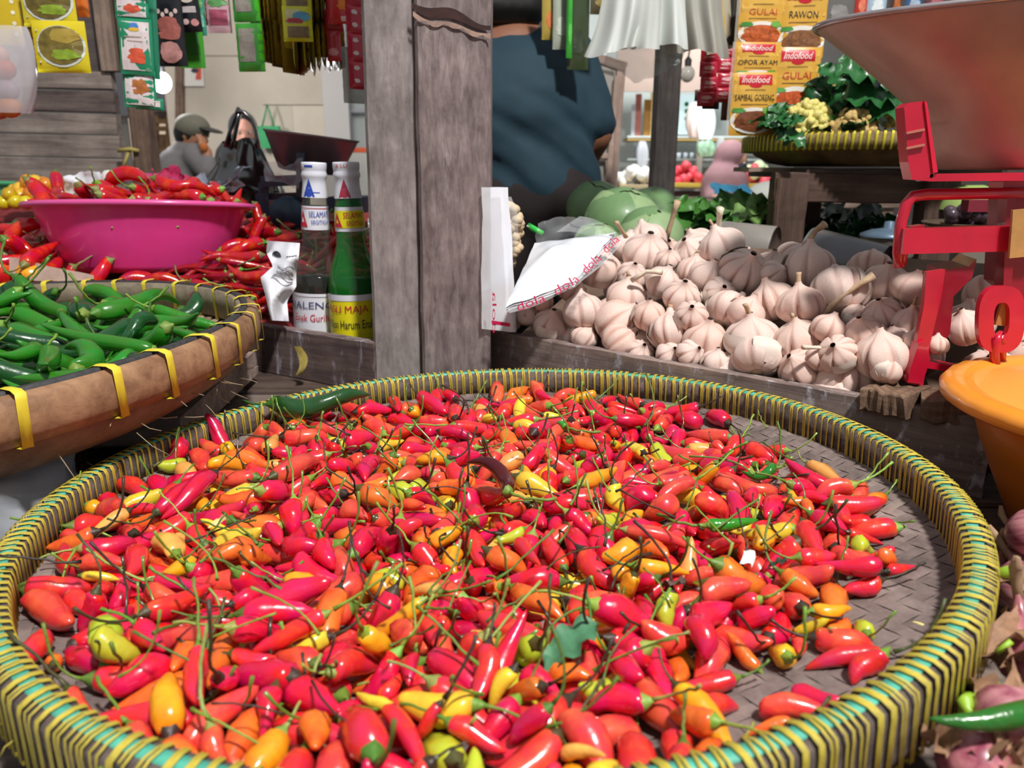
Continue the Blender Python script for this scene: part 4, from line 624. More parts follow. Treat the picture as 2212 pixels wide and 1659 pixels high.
# main table under everything: boards
tb = thing('market_table', 'long rough wooden stall table carrying trays, crates and bottles', 'table', (0, .8, 0))
for i in range(7):
    y = .10+.17*i; board('table_board', (-1.3, y+.08, TABLE-.015), (1.25, y+.08, TABLE-.015), .164, .03, (BROWNWOOD, GREYWOOD, DARKWOOD)[i % 3], tb, seed=i)
for x in (-1.2, 1.15):
    for y in (.2, 1.2): board('leg', (x, y, 0), (x, y, TABLE-.03), .07, .07, DARKWOOD, tb, up=(0, 1, 0))
# post: grey squared timber with a darker board nailed to its right side
po = bpy.data.objects.new('trim_1', None); COL.objects.link(po); struct(po); WMX['trim_1'] = Matrix.Identity(4)
PY = .945
POSTL = wood('#a89f9d', '#7b7270', 'post_grey_wood', 1.1, along=22, stain=('#4a4443', .66, (1, 1, 1)))
POSTR = wood('#a09290', '#655757', 'post_brown_wood', 1.3, along=20, stain=('#a79d9c', .62, (.8, 5, 5)))
def post_piece(name, xt0, xt1, xb0, xb1, Y, depth, mat, cut=None, seed=0):
    """vertical timber, edges given in pixels at y=0 and y=800, wavy sawn edges; local x vertical (grain)"""
    z0, z1 = TABLE-.0, 1.85; n = 40; vs = []; fs = []
    zt, zb_ = P(900, 0, Y).z, P(900, 800, Y).z
    def X(x0, x1, z): a = P(x0, 0, Y).x; b = P(x1, 800, Y).x; return b+(a-b)*(z-zb_)/(zt-zb_)
    for i in range(n+1):
        z = z0+(z1-z0)*i/n; l = X(xt0, xb0, z)+.0016*noise.noise(Vector((z*14, seed, 0))); r = X(xt1, xb1, z)+.0016*noise.noise(Vector((z*14, seed+5, 0)))
        w = r-l
        sec = [(l+.004, 0), (l+w*.3, -.0012), (l+w*.62, -.001), (r-.005, 0), (r, .005), (r, depth), (l, depth), (l, .005)]
        for k, (x, y) in enumerate(sec):
            dy = .0012*noise.noise(Vector((x*90, z*20, seed)))
            vs.append((z, Y+y+dy, x))     # local: grain along x
    for i in range(n):
        for j in range(8): fs.append((i*8+j, i*8+(j+1) % 8, (i+1)*8+(j+1) % 8, (i+1)*8+j))
    fs.append(tuple(range(8))); fs.append(tuple(n*8+j for j in range(8)))
    M = Matrix(((0, 0, 1, 0), (0, 1, 0, 0), (1, 0, 0, 0), (0, 0, 0, 1)))
    return mesh(name, vs, [tuple(reversed(f)) for f in fs], mat, po, M, False)
post_piece('post_timber', 778, 900, 807, 915, PY, .10, POSTL, seed=1)
post_piece('post_board', 892, 1060, 912, 1059, PY-.012, .09, POSTR, seed=7)
# the deep saw gash near the top of the board: a dark wedge with a pale chipped lip
g = MB(); N = 24
for k, (dy, h0, h1) in enumerate(((-.0016, 0, .011), )):
    g.grid(lambda u, v: tuple(P(890+170*u, 12+46*u+6*math.sin(u*9)+(10+14*math.sin(math.pi*min(1, u*1.1+.05)))*(v-.5), PY-.0145-.0004*v)), N, 3)
g.build('saw_gash', plain('#3b2420', .9, var=.4, scale=90), po)
g = MB().grid(lambda u, v: tuple(P(892+168*u, 24+46*u+6*math.sin(u*9)+(3+9*abs(math.sin(u*13+1)))*v+8*math.sin(math.pi*min(1, u*1.1)), PY-.0155)), 30, 2)
g.build('chipped_lip', plain('#a58a7c', .85, var=.3, scale=80, bump=.5), po)
# crate boards that close the back of the table
cl = thing('crate_board', 'dark rough crate plank with pale drips, left of the post', 'plank', (-.28, 1.02, TABLE))
a, b = PZ(816, 738, .842), PZ(505, 690, .842)
board('plank', (a.x, a.y, .8085), (b.x, b.y, .8085), .016, .067, CRATEWOOD, cl, nseg=16, seed=3)
dl = MB().grid(lambda u, v: tuple(P(642+14*math.sin(v*3)+(10-7*abs(v-.35))*(u-.5)*2, 748+62*v, 1.0-.022+.006*math.sin(v*5+u))), 4, 8).build('dry_leaf', plain('#a3924a', .7, var=.3, scale=200))
tag(dl, 'withered yellow-green leaf stuck to the crate plank left of the post', 'leaf')
cr = thing('crate_board', 'long brown crate plank with sawn top edge, right of the post before the garlic', 'plank', (.15, .83, TABLE))
CRW = wood('#a8948a', '#705e5c', 'garlic_crate_wood', stain=('#b9b4bb', .57, (4, 14, 2)))
a, b = PZ(1052, 711, .848), PZ(2150, 905, .848)
CD = (b-a).normalized(); CN = Vector((-CD.y, CD.x, 0)); CA = a.copy()
board('plank', Vector((a.x, a.y, .8105))+CN*.006, Vector((b.x, b.y, .8105))+CN*.006, .014, .073, CRW, cr, nseg=26, rough=.0016, seed=8)
MB().ball((0, 0, 0), (.004, .003, .003)).build('nail_head', plain('#6d5a4c', .7), cr, Matrix.Translation(PZ(1965, 892, .835)-CN*.002))
# ledge board below the green chilli tray and the block that carries the tray
lb = thing('ledge_board', 'pale weathered ledge board under the green chilli tray', 'plank', (-.6, .75, TABLE))
board('plank', (-1.2, .80, .8035), (-.33, .855, .8035), .29, .03, wood('#b5a198', '#7d6a62', 'ledge_wood'), lb, nseg=14, rough=.002)
bk = thing('support_crate', 'low dark crate under the ledge board of the green chilli tray', 'crate', (-.62, .72, TABLE))
for (x0, x1, y0, y1) in ((-.95, -.42, .60, .615), (-.95, -.42, .84, .855), (-.95, -.935, .615, .84), (-.435, -.42, .615, .84)): MB().box((x0, y0, TABLE), (x1, y1, .787)).build('slat', DARKWOOD, bk, smooth=False)

# ================================================================ WOVEN TRAYS
def weave_mat(name, c1, c2, c3):
    m, nt, b = NT(name); L = nt.links.new
    tc = node(nt, 'ShaderNodeTexCoord'); oi = node(nt, 'ShaderNodeObjectInfo'); n1 = node(nt, 'ShaderNodeTexNoise', Scale=24.0, Detail=6.0, Roughness=.7); L(tc.outputs['Object'], n1.inputs['Vector'])
    rp = node(nt, 'ShaderNodeValToRGB'); e = rp.color_ramp.elements; e[0].position = .3; e[1].position = .68; e[0].color = hexc(c2); e[1].color = hexc(c1); L(n1.outputs[0], rp.inputs[0])
    x = rp.color_ramp.elements.new(.8); x.color = hexc(c3)
    mr = node(nt, 'ShaderNodeMapRange'); mr.inputs[3].default_value = .78; mr.inputs[4].default_value = 1.12; L(oi.outputs['Random'], mr.inputs[0])
    mx = node(nt, 'ShaderNodeMix', _data_type='RGBA', _blend_type='MULTIPLY'); mx.inputs[0].default_value = 1; L(rp.outputs[0], mx.inputs[6]); L(mr.outputs[0], mx.inputs[7]); L(mx.outputs[2], b.inputs['Base Color'])
    n2 = node(nt, 'ShaderNodeTexNoise', Scale=300.0, Detail=3.0); L(tc.outputs['Object'], n2.inputs['Vector']); bp = node(nt, 'ShaderNodeBump', Strength=.4, Distance=.001); L(n2.outputs[0], bp.inputs['Height']); L(bp.outputs[0], b.inputs['Normal'])
    setp(b, Roughness=.7, Specular__IOR__Level=.3); return m
def weave(parent, M, R, dfn, pitch, rot, mat, amp=.0009):
    """two sets of bamboo strips in 2/2 twill, each strip a part"""
    n = int(R/pitch); ca, sa = math.cos(rot), math.sin(rot); w = pitch*.485
    for s in (0, 1):
        for i in range(-n, n+1):
            c = i*pitch; 
            if abs(c) > R-.006: continue
            half = math.sqrt(R*R-c*c); ks = int(half/(pitch/2)); vs = []; fs = []; jit = .0008*noise.noise(Vector((i*1.7, s*9, 0)))
            for k in range(-ks-1, ks+2):
                t = max(-half, min(half, k*pitch/2)); j = math.floor(t/pitch+.5)
                over = ((i+j) % 4 < 2) ^ (s == 1)
                h = amp if over else -amp
                if k % 2: # between two crossings: mid height when the next differs
                    j2 = math.floor((t+pitch*.3)/pitch+.5); j1 = math.floor((t-pitch*.3)/pitch+.5)
                    o1 = ((i+j1) % 4 < 2) ^ (s == 1); o2 = ((i+j2) % 4 < 2) ^ (s == 1); h = amp if o1 and o2 else (-amp if not o1 and not o2 else 0)
                for e in (-w, w):
                    a_, b_ = (t, c+e+jit) if s == 0 else (c+e+jit, t)
                    x, y = a_*ca-b_*sa, a_*sa+b_*ca; vs.append((x, y, dfn(math.hypot(x, y))+h))
            m = len(vs)//2
            for q in range(m-1): fs.append((2*q, 2*q+1, 2*q+3, 2*q+2))
            mesh('bamboo_strip', vs, fs, mat, parent, smooth=False, local=True)
def hoop(name, parent, prof, mat, n=160):
    MB().lathe(prof, n, closed=True).build(name, mat, parent, local=True)
def tie_geo(r0, r1, z0, z1, w, off=.0011, double=True, seed=0, gap=.0012):
    """thin lashing looped round the rim's section, in the xz plane at angle 0"""
    rnd = random.Random(seed); mb = MB(); e = off; q = .0045
    path = [(r1+e, z0-e), (r1+e, z1-q), (r1+e-.0008, z1-.0008), (r1-q, z1+e), (r0+q, z1+e), (r0-e+.0008, z1-.0008), (r0-e, z1-q), (r0-e, z0-e), (r0+q, z0-e*1.5), (r1-q, z0-e*1.5)]
    for k in ((-1, 1) if double else (0,)):
        y0 = k*(w/2+gap/2); sk = rnd.uniform(-.0018, .0018); vs = []; fs = []
        for i, (r, z) in enumerate(path):
            yy = y0+sk*math.sin(i*.7); nx, nz = (.0004 if r > (r0+r1)/2 else -.0004), .0004
            vs += [(r, yy-w/2, z), (r+nx, yy, z+nz), (r, yy+w/2, z)]
        m = len(path)
        for i in range(m):
            a, b = i*3, ((i+1) % m)*3; fs += [(a, a+1, b+1, b), (a+1, a+2, b+2, b+1)]
        mb.add(vs, fs)
    return mb
tray = thing('bamboo_tray', 'large round woven bamboo tray heaped with small red chillies, yellow lashed rim', 'tray', M=TM)
TWEAVE = weave_mat('grey_bamboo_weave', '#96867f', '#5a4d4c', '#bdb0aa')
weave(tray, TM, .313, dish, .0092, math.radians(24), TWEAVE, .0006)
MB().lathe([(r, dish(r)-.0028) for r in (.0005, .05, .1, .15, .2, .24, .27, .29, .305, .313)], 72).build('light_stop_backing', plain('#4b403c', .85), tray, local=True)  # dark backing added below the weave to stop light leaking through
RIMW = wood('#7d6e68', '#4a3f3c', 'tray_rim_bamboo', 1.5)
hoop('inner_hoop', tray, [(.3105, -.027), (.3155, -.027), (.3155, -.0008), (.3105, -.0012)], RIMW)
hoop('outer_hoop', tray, [(.3190, -.031), (.3246, -.031), (.3256, -.026), (.3256, -.006), (.3246, -.0025), (.3220, -.0006), (.3190, -.0002)], RIMW)
hoop('teal_strip', tray, [(.3140, -.004), (.3205, -.004), (.3205, .0006), (.3140, .0006)], plain('#58b8a0', .5, var=.35, scale=60, name='teal_strapping'))
TIEM = plain('#c6b342', .6, var=.4, scale=90, name='yellow_raffia')
ties = [geo_mesh('tie', *(lambda b: (b.v, b.f))(tie_geo(.3105, .3256, -.0305, .0006, w_, seed=i, gap=g_))) for i, (w_, g_) in enumerate(((.0016, .0002), (.0014, .0005), (.0019, .0001), (.0015, .0003)))]
rnd = random.Random(3); a = 0.0
while a < 2*math.pi-.016:
    link('tie', rnd.choice(ties), TIEM, tray, Matrix.Rotation(a, 4, 'Z')@Matrix.Rotation(rnd.uniform(-.02, .02), 4, 'X'), local=True)
    near = math.cos(a+math.pi/2)       # lashed closer on the side towards the viewer
    a += .0222+.0055*rnd.random()
fr = MB(); rnd = random.Random(8)
for k in range(46):
    a = rnd.uniform(2.2, 4.6); r = .3262; p = Vector((r*math.cos(a), r*math.sin(a), rnd.uniform(-.03, -.01))); d = Vector((math.cos(a), math.sin(a), rnd.uniform(-.5, .6)))*.006; t = Vector((-math.sin(a), math.cos(a), 0))*rnd.uniform(-.006, .006)
    fr.tube([p, p+d*.6+t*.5, p+d+t+Vector((0, 0, -.003))], .00028, 4)
fr.build('frayed_fibres', plain('#c9b54a', .7), tray, local=True)
# green chilli tray: wide half-round bamboo band with sparse yellow lashings
gt = thing('bamboo_tray', 'round bamboo tray of long green chillies with broad tan band, left', 'tray', M=GM)
weave(gt, GM, .322, gdish, .0155, math.radians(8), weave_mat('tan_bamboo_weave', '#b9a387', '#85705c', '#cdbb9f'), .0011)
BANDW = wood('#b08a68', '#7a5640', 'tan_bamboo_band', .8, rough=.5)
INW = wood('#a89a85', '#776a5a', 'grey_bamboo_band', .8, rough=.6)
hoop('outer_band', gt, [(.331, -.030), (.337, -.031), (.3415, -.024), (.3420, -.014), (.3400, -.004), (.3350, -.001), (.331, -.002)], BANDW)
hoop('inner_band', gt, [(.3225, -.030), (.3262, -.030), (.3262, -.001), (.3225, -.002)], INW)
hoop('black_strip', gt, [(.3268, -.006), (.3326, -.006), (.3322, .0006), (.3272, .0006)], plain('#3a3a3c', .6, var=.5, scale=260))
MB().lathe([(.332, -.027), (.330, -.036), (.322, -.046), (.306, -.056), (.28, -.0585), (.2, -.0605), (.001, -.061)], 96).build('lower_wall', weave_mat('under_weave', '#a08872', '#6c5848', '#b8a48c'), gt, local=True)
t5 = geo_mesh('tie', *(lambda b: (b.v, b.f))(tie_geo(.3225, .3422, -.0305, .0004, .0062, double=False)))
rnd = random.Random(4)
for k in range(44):
    link('tie', t5, plain('#e3cf3c', .5, var=.15, scale=120, name='flat_yellow_band'), gt, Matrix.Rotation(k*2*math.pi/44+rnd.uniform(-.015, .015), 4, 'Z')@Matrix.Rotation(rnd.uniform(-.08, .08), 4, 'X'), local=True)
fr = MB()
for k in range(60):
    a = rnd.uniform(-2.4, .2); r = rnd.uniform(.31, .335); p = Vector((r*math.cos(a), r*math.sin(a), -.034-.02*rnd.random())); d = Vector((math.cos(a), math.sin(a), rnd.uniform(-1.2, .1)))*rnd.uniform(.006, .018); t = Vector((-math.sin(a), math.cos(a), 0))*rnd.uniform(-.012, .012)
    fr.tube([p, p+d*.5+t*.3, p+d*.9+t], .0003, 4)
fr.build('frayed_fibres', plain('#a8957a', .8), gt, local=True)

# ================================================================ CHILLIES
LETTERS = ('c', 'r', 't', 'o', 'a', 'y', 'g', 'p', 'G', 'D', 'B', 'L', 'R')
def unpack(rows, org):
    out = []
    for k in range(0, len(rows), 11):
        r = rows[k:k+11]
        out.append((r[0], Vector((r[1]/100, r[1]/100, r[2]/100)), Vector(org)+Vector(r[3:6])/2500, Quaternion([v/100 for v in r[6:10]]).normalized(), LETTERS[r[10]]))
    return out
SKIN = produce('chilli_skin', 'object', bscale=130, bump=.34, rough=.26, coat=.35)
SKINV = produce('chilli_heap_skin', 'vertex', bscale=130, bump=.34, rough=.26, coat=.35)
STEMM = produce('chilli_stalk', 'object', rough=.5, coat=0, bump=.3, bscale=500, tipmix=.2)
CCOL = dict(c='#d81746', r='#e02c38', t='#e4463c', o='#e96a28', a='#eea01f', y='#ecc93a', g='#bcc332', p='#eea855', G='#2f7c1c', D='#184a22', B='#c01024', L='#cf1528', R='#a80f22')
CNAME = dict(c='crimson', r='scarlet', t='tomato red', o='orange', a='amber', y='pale yellow', g='lime yellow', p='peach')
STEMC = ['#7d9a38', '#64862f', '#8ba544', '#56702a', '#4b4a26', '#3a2f24', '#93a452', '#6d8f34']
def stem_geo(seed, L, r, curl):
    rnd = random.Random(seed); mb = MB(); pts = []; rs = []
    for i in range(8):
        t = i/7; pts.append((L*curl*t*t, L*rnd.uniform(-.025, .025), -.0005-L*t*(1-.25*abs(curl)*t))); rs.append(r*(1.5 if i == 0 else (1.12 if i == 7 else 1-.25*math.sin(math.pi*t))))
    mb.tube(pts, rs, 6); return mb
def calyx_geo(seed, rb, n=10):
    rnd = random.Random(seed); mb = MB(); k = rnd.choice([5, 6])
    def fn(i, a, q):
        f = 1+.10*math.cos(k*a) if i < 3 else 1
        return (q[0]*f, q[1]*f, q[2]+(.0006*math.cos(k*a) if i == 0 else 0))
    mb.lathe([(rb*1.02, .0016), (rb*.98, .0002), (rb*.66, -.0016), (rb*.36, -.0034), (rb*.2, -.0052), (.0003, -.0054)], n, fn=fn); return mb
BIRDM = [geo_mesh('bird_chilli', *bird_geo(i)) for i in range(N_BIRD)]
LONGM = [geo_mesh('long_chilli', *long_geo(i)) for i in range(N_LONG)]
BSTEM = [geo_mesh('stalk', *(lambda b: (b.v, b.f))(stem_geo(i, L, .00085, c))) for i, (L, c) in enumerate(((.026, .2), (.034, .45), (.03, .75), (.022, -.2), (.036, .1), (.028, .9), (.032, .6), (.018, .3)))]
BCAL = [geo_mesh('calyx', *(lambda b: (b.v, b.f))(calyx_geo(i, .0037))) for i in range(3)]
LSTEM = [geo_mesh('stalk', *(lambda b: (b.v, b.f))(stem_geo(50+i, L, .00155, c))) for i, (L, c) in enumerate(((.032, .3), (.042, .6), (.036, .9), (.028, -.1), (.045, .2)))]
LCAL = [geo_mesh('calyx', *(lambda b: (b.v, b.f))(calyx_geo(9+i, .0052))) for i in range(2)]
for me in BIRDM+LONGM: me.materials.append(SKIN)
for me in BSTEM+BCAL+LSTEM+LCAL: me.materials.append(STEMM)
def jitter(c, rnd, d=.06):
    return tuple(max(0, min(1, v*rnd.uniform(1-d*2, 1+d*2)))for v in c[:3])+(1,)
def stem_pose(q, s, rnd):
    """roll that lets the stalk arch upwards, undoing the body's stretch"""
    up = q.inverted()@Vector((0, 0, 1)); a = math.atan2(up.y, up.x)+rnd.gauss(0, .55)
    return Matrix.Rotation(a, 4, 'Z')
def put_chilli(name, meshes, it, stems, cals, rnd, sc, stemc=None, has=True, cal=True, up=True):
    var, s, p, q, t = it
    M = Matrix.LocRotScale(p, q, s); o = link(name, meshes[var], None, None, M); o.color = jitter(hexc(CCOL[t]), rnd)
    R = stem_pose(q, s, rnd); f = Vector((1/s.x*sc, 1/s.y*sc, 1/s.z*sc)); kc = Vector((1, 1, s.x/s.z))
    col = hexc(stemc or rnd.choice(STEMC))
    if cal:
        c = link('calyx', rnd.choice(cals), None, o, Matrix.LocRotScale(None, R.to_quaternion(), kc), local=True); c.color = jitter(col, rnd, .1)
    if has:
        c = link('stalk', rnd.choice(stems), None, o, Matrix.LocRotScale(Vector((0, 0, -.004)) if cal else None, None, f)@R, local=True); c.color = jitter(col, rnd, .1)
    return o
birds = unpack(BIRD_ROWS, (0, .55, .80))
rnd = random.Random(21); objs = []; base = []
def sector(x, y):
    """where on the tray, in words that can be found in the picture"""
    l = TM.inverted()@Vector((x, y, TC.z)); v = l.y
    row = 'by the far rim' if v > .17 else 'in the upper heap' if v > .06 else 'in mid heap' if v > -.05 else 'in the lower heap' if v > -.16 else 'by the near rim'
    u = l.x; col = 'far left' if u < -.17 else 'left' if u < -.07 else 'centre' if u < .05 else 'right' if u < .15 else 'far right'
    return col+' '+row
heap = MB(); hcol = []
for k, it in enumerate(birds):
    var, s, p, q, t = it; r_ = rnd.random(); has = r_ < .80; dark = rnd.random() < .17
    if k < 300:
        sc = rnd.uniform(.85, 1.2); cal = has or rnd.random() < .5
        o = put_chilli('bird_chilli', BIRDM, it, BSTEM, BCAL, rnd, sc, '#3c2f25' if dark else None, has, cal)
        ratio = s.z*BIRD_L/(s.x*BIRD_W); form = 'long' if ratio > 3.1 else 'short plump' if ratio < 2.35 else ''
        st = ('dark withered stalk' if dark else 'green stalk') if has else ('no stalk' if not cal else 'bare cap')
        b = ('%s %s chilli with %s, %s' % (form, CNAME[t], st, sector(p.x, p.y))).strip()
        tag(o, b, 'chilli', 'small chillies heaped in the round tray'); objs.append((o, project(p)[0])); base.append(b)
    else:
        M = Matrix.LocRotScale(p, q, s); me = BIRDM[var]; n0 = len(heap.v)
        heap.add([tuple(v.co) for v in me.vertices], [tuple(f.vertices) for f in me.polygons], M); hcol += [hexc(CCOL[t])]*(len(heap.v)-n0)
        if has:
            n0 = len(heap.v); R = stem_pose(q, s, rnd)
            for g in (rnd.choice(BSTEM), rnd.choice(BCAL)): heap.add([tuple(v.co) for v in g.vertices], [tuple(f.vertices) for f in g.polygons], M@R)
            hcol += [hexc('#3c2f25' if dark else rnd.choice(STEMC))]*(len(heap.v)-n0)
unique_labels(objs, base)
o = heap.build('chilli_heap', SKINV, kind='stuff'); tag(o, 'small red and orange chillies buried in the heap or seen in part', 'chillies')
at = o.data.color_attributes.new('Col', 'FLOAT_COLOR', 'POINT'); at.data.foreach_set('color', np.array(hcol, np.float32).ravel())
# loose stalks lying on and sticking out of the heap
rnd = random.Random(12); objs = []; base = []
LST = [geo_mesh('loose_stalk', *(lambda b: (b.v, b.f))(stem_geo(70+i, .036, .0007, c))) for i, c in enumerate((.2, .5, .05, .8))]
for me in LST: me.materials.append(STEMM)
loose = [(400, 1185, 30, '#3c2f25'), (180, 1230, 200, '#2f2a24'), (640, 930, 70, '#5b7a2b'), (860, 1000, 110, '#5b7a2b'), (1010, 905, 80, '#3c2f25'), (1190, 1010, 100, '#64862f'), (1330, 1075, 40, '#3c2f25'), (1230, 1105, 60, '#64862f'), (950, 1180, 10, '#64862f'), (1110, 1130, 170, '#7d9a38'),
         (560, 1190, 130, '#56702a'), (470, 1270, 100, '#7d9a38'), (690, 1390, 120, '#7d9a38'), (900, 1330, 60, '#56702a'), (1040, 1420, 50, '#93a452'), (1300, 1250, 20, '#3c2f25'), (1460, 1130, 140, '#3c2f25'), (1540, 1160, 45, '#5b7a2b'), (1640, 1190, 20, '#4b4a26'), (1180, 1245, 55, '#4b4a26'),
         (760, 940, 95, '#56702a'), (500, 1000, 150, '#64862f'), (330, 1020, 60, '#4b4a26'), (1390, 930, 30, '#56702a'), (1080, 880, 160, '#3c2f25'), (960, 870, 120, '#4b4a26'), (1290, 870, 40, '#64862f'), (830, 1270, 75, '#64862f'), (610, 1290, 140, '#56702a'), (1240, 1390, 100, '#4b4a26')]
for k in range(46): loose.append((rnd.uniform(160, 1800), rnd.uniform(930, 1600), rnd.uniform(0, 360), rnd.choice(['#64862f', '#56702a', '#7d9a38', '#3c2f25', '#5b7a2b'])))
for px, py, ang, colr in loose:
    if px > 1500 and py > 1350: continue
    z = TC.z-.008+.003*rnd.random(); p = PZ(px, py, z); a = math.radians(ang); d = Vector((math.cos(a), math.sin(a)*.8, rnd.uniform(.15, .6)))
    M = frame(-d, loc=p+Vector((0, 0, .004))); o = link('loose_stalk', rnd.choice(LST), None, None, M@Matrix.Rotation(rnd.uniform(0, 6), 4, 'Z')@Matrix.Scale(rnd.uniform(.8, 1.25), 4)); o.color = hexc(colr)
    b = ('dark dry' if colr in ('#3c2f25', '#2f2a24', '#4b4a26') else 'green')+' loose chilli stalk lying '+sector(p.x, p.y)+''; tag(o, b, 'stalk', 'loose chilli stalks on the heap'); objs.append((o, px)); base.append(b)
unique_labels(objs, base)
# single odd ones on the heap: wine-dark dry chilli, big dark green chilli by the rim, three thin green ones, leaf, scraps
def chilli_at(name, x0, y0, x1, y1, z, W, colr, geo, label, stemL=None, bendz=0, zz=0, stem='#6f8a35'):
    a = PZ(x0, y0, z); b = PZ(x1, y1, z+zz); d = b-a; L = d.length
    M = frame(d, loc=a); BL, BW = (LONG_L, LONG_W)
    o = link(name, geo, None, None, M@Matrix.Diagonal((W/BW, W/BW, L/BL, 1))); o.color = hexc(colr)
    kc = Matrix.Diagonal((1, 1, (W/BW)/(L/BL), 1)); c = link('calyx', LCAL[0], None, o, kc, local=True); c.color = hexc(stem)
    c = link('stalk', LSTEM[1], None, o, Matrix.Translation((0, 0, -.003))@Matrix.Diagonal((BW/W*.8, BW/W*.8, BL/L*.7, 1)), local=True); c.color = hexc(stem)
    return tag(o, label, 'chilli')
chilli_at('long_chilli', 1098, 1062, 1005, 1000, TC.z+.004, .0135, '#4a0a18', LONGM[2], 'wine-dark shrivelled long chilli on top of the small chillies', zz=.004)
chilli_at('long_chilli', 590, 872, 800, 852, TC.z-.009, .0235, '#1d4a1f', LONGM[4], 'thick dark green chilli lying along the far rim of the big tray', stem='#3c6a2a')
chilli_at('long_chilli', 1528, 1134, 1642, 1126, TC.z-.004, .0085, '#2f8a1e', LONGM[1], 'thin bright green chilli on the heap, in front of a pale yellow one')
chilli_at('long_chilli', 1672, 1012, 1605, 1020, TC.z-.009, .0095, '#2b7a22', LONGM[3], 'short green chilli at the upper right end of the heap')
chilli_at('long_chilli', 1222, 922, 1204, 912, TC.z-.008, .0075, '#37a02a', LONGM[0], 'tip of a vivid green chilli in the upper heap')
def leaf_blade(mb, w, L, curl=.3, wave=.15, seed=0, nu=6, nv=10, lobes=0, cup=.25):
    """leaf along +y from the origin, face up +z"""
    rnd = random.Random(seed); ph = rnd.uniform(0, 6)
    def fn(u, v):
        s = (u-.5)*2; wid = w*.5*(math.sin(math.pi*min(.999, v*.92+.06))**.7)*(1+lobes*math.sin(v*23+s+ph))
        return (s*wid, L*v*(1-.15*curl*v), L*curl*(v*v)*-.6+abs(s)**1.5*wid*cup+wave*w*.5*abs(s)*math.sin(v*17+ph+2*s))
    mb.grid(fn, nu, nv)
LEAFG = plain('#4f8560', .55, var=.25, scale=120, name='wilted_leaf')
for (px, py, w, L, ang, lab, mt) in ((1290, 1345, .020, .034, 115, 'wilted green leaf lying on the middle of the chilli heap', LEAFG), (1700, 1212, .008, .012, 60, 'dark leaf scrap on the right of the chilli heap', plain('#2f3d2c', .6)), (1475, 1262, .012, .022, 20, 'dry brown leaf scrap among the chillies', plain('#6a5348', .7, var=.3, scale=150))):
    mb = MB(); leaf_blade(mb, w, L, .35, .3, 5, lobes=.12); p = PZ(px, py, TC.z+.006)
    tag(mb.build('leaf', mt, None, Matrix.Translation(p)@Matrix.Rotation(math.radians(ang), 4, 'Z')@Matrix.Rotation(-.35, 4, 'X')), lab, 'leaf')
SCRAP = film('#f4f6f4', .75, .2, 'plastic_scrap_film')
for (px, py, L, ang, lab, z) in ((1615, 1205, .016, 70, 'small clear plastic scrap on the right side of the chilli heap', TC.z+.003), (1997, 1358, .014, -60, 'curled pale straw scrap on the bare right side of the tray', TC.z-.017), (470, 1130, .012, 80, 'translucent pale scrap on the left side of the heap', TC.z+.006)):
    mb = MB().grid(lambda u, v: (L*(u-.5), L*.4*(v-.5), .003*math.sin(3*u)+.002*math.sin(5*v)), 6, 4); p = PZ(px, py, z)
    tag(mb.build('scrap', SCRAP if 'plastic' in lab else plain('#e5d78c', .5), None, Matrix.Translation(p)@Matrix.Rotation(math.radians(ang), 4, 'Z')@Matrix.Rotation(.5, 4, 'X')), lab, 'scrap')
# ---- long green chillies
rnd = random.Random(31); objs = []; base = []
for k, it in enumerate(unpack(GREEN_ROWS, (-.4, .6, .89))):
    o = put_chilli('long_chilli', LONGM, it, LSTEM, LCAL, rnd, rnd.uniform(.8, 1.15), rnd.choice(['#55802a', '#6a9434', '#446a24', '#7a983f']), (GM.inverted()@it[2]).xy.length < .27 and rnd.random() < .85)
    x, y = project(it[2]+it[3]@Vector((0, 0, .05)))
    v = (it[2]-GC).y; row = 'at the back of' if y < 690 else 'in the middle of' if y < 770 else 'in front of' if y < 840 else 'under the near band of'
    tip = it[3]@Vector((0, 0, 1)); dr = 'pointing right' if tip.x > .5 else 'pointing left' if tip.x < -.5 else 'pointing away' if tip.y > 0 else 'pointing forward'
    b = '%s chilli %s, %s the heap' % ('blackish green long' if it[4] == 'D' else 'bright green long', dr, row); tag(o, b, 'chilli', 'long green chillies in the left tray'); objs.append((o, x)); base.append(b)
unique_labels(objs, base)
# ---- long red chillies: in the basin, left heap, right heap
rnd = random.Random(41); objs = []; base = []
for k, it in enumerate(unpack(RED_ROWS, (-.6, 1.3, .90))):
    t = it[4]; x, y = project(it[2]+it[3]@Vector((0, 0, .05)))
    free = not (t == 'B' and math.hypot(it[2].x+.625, (it[2].y-1.33)/.8) > .112)      # no stalk through the basin's wall
    o = put_chilli('long_chilli', LONGM, it, LSTEM, LCAL, rnd, rnd.uniform(.7, 1.15), rnd.choice(['#5f8a2e', '#76a03a', '#8a9a50', '#7a7a48']), free and rnd.random() < .8)
    tip = it[3]@Vector((0, 0, 1)); dr = 'pointing right' if tip.x > .5 else 'pointing left' if tip.x < -.5 else 'pointing away' if tip.y > 0 else 'pointing forward'
    where = {'B': 'fat red chilli in the pink basin', 'L': 'fat red chilli left of the pink basin', 'R': 'thin dark red chilli right of the pink basin'}[t]
    dep = ('near' if y > (420 if t == 'B' else 545) else 'far')
    b = '%s, %s, %s side' % (where, dr, dep); tag(o, b, 'chilli', {'B': 'red chillies in the pink basin', 'L': 'red chillies left of the basin', 'R': 'thin red chillies behind the bottles'}[t]); objs.append((o, x)); base.append(b)
unique_labels(objs, base)

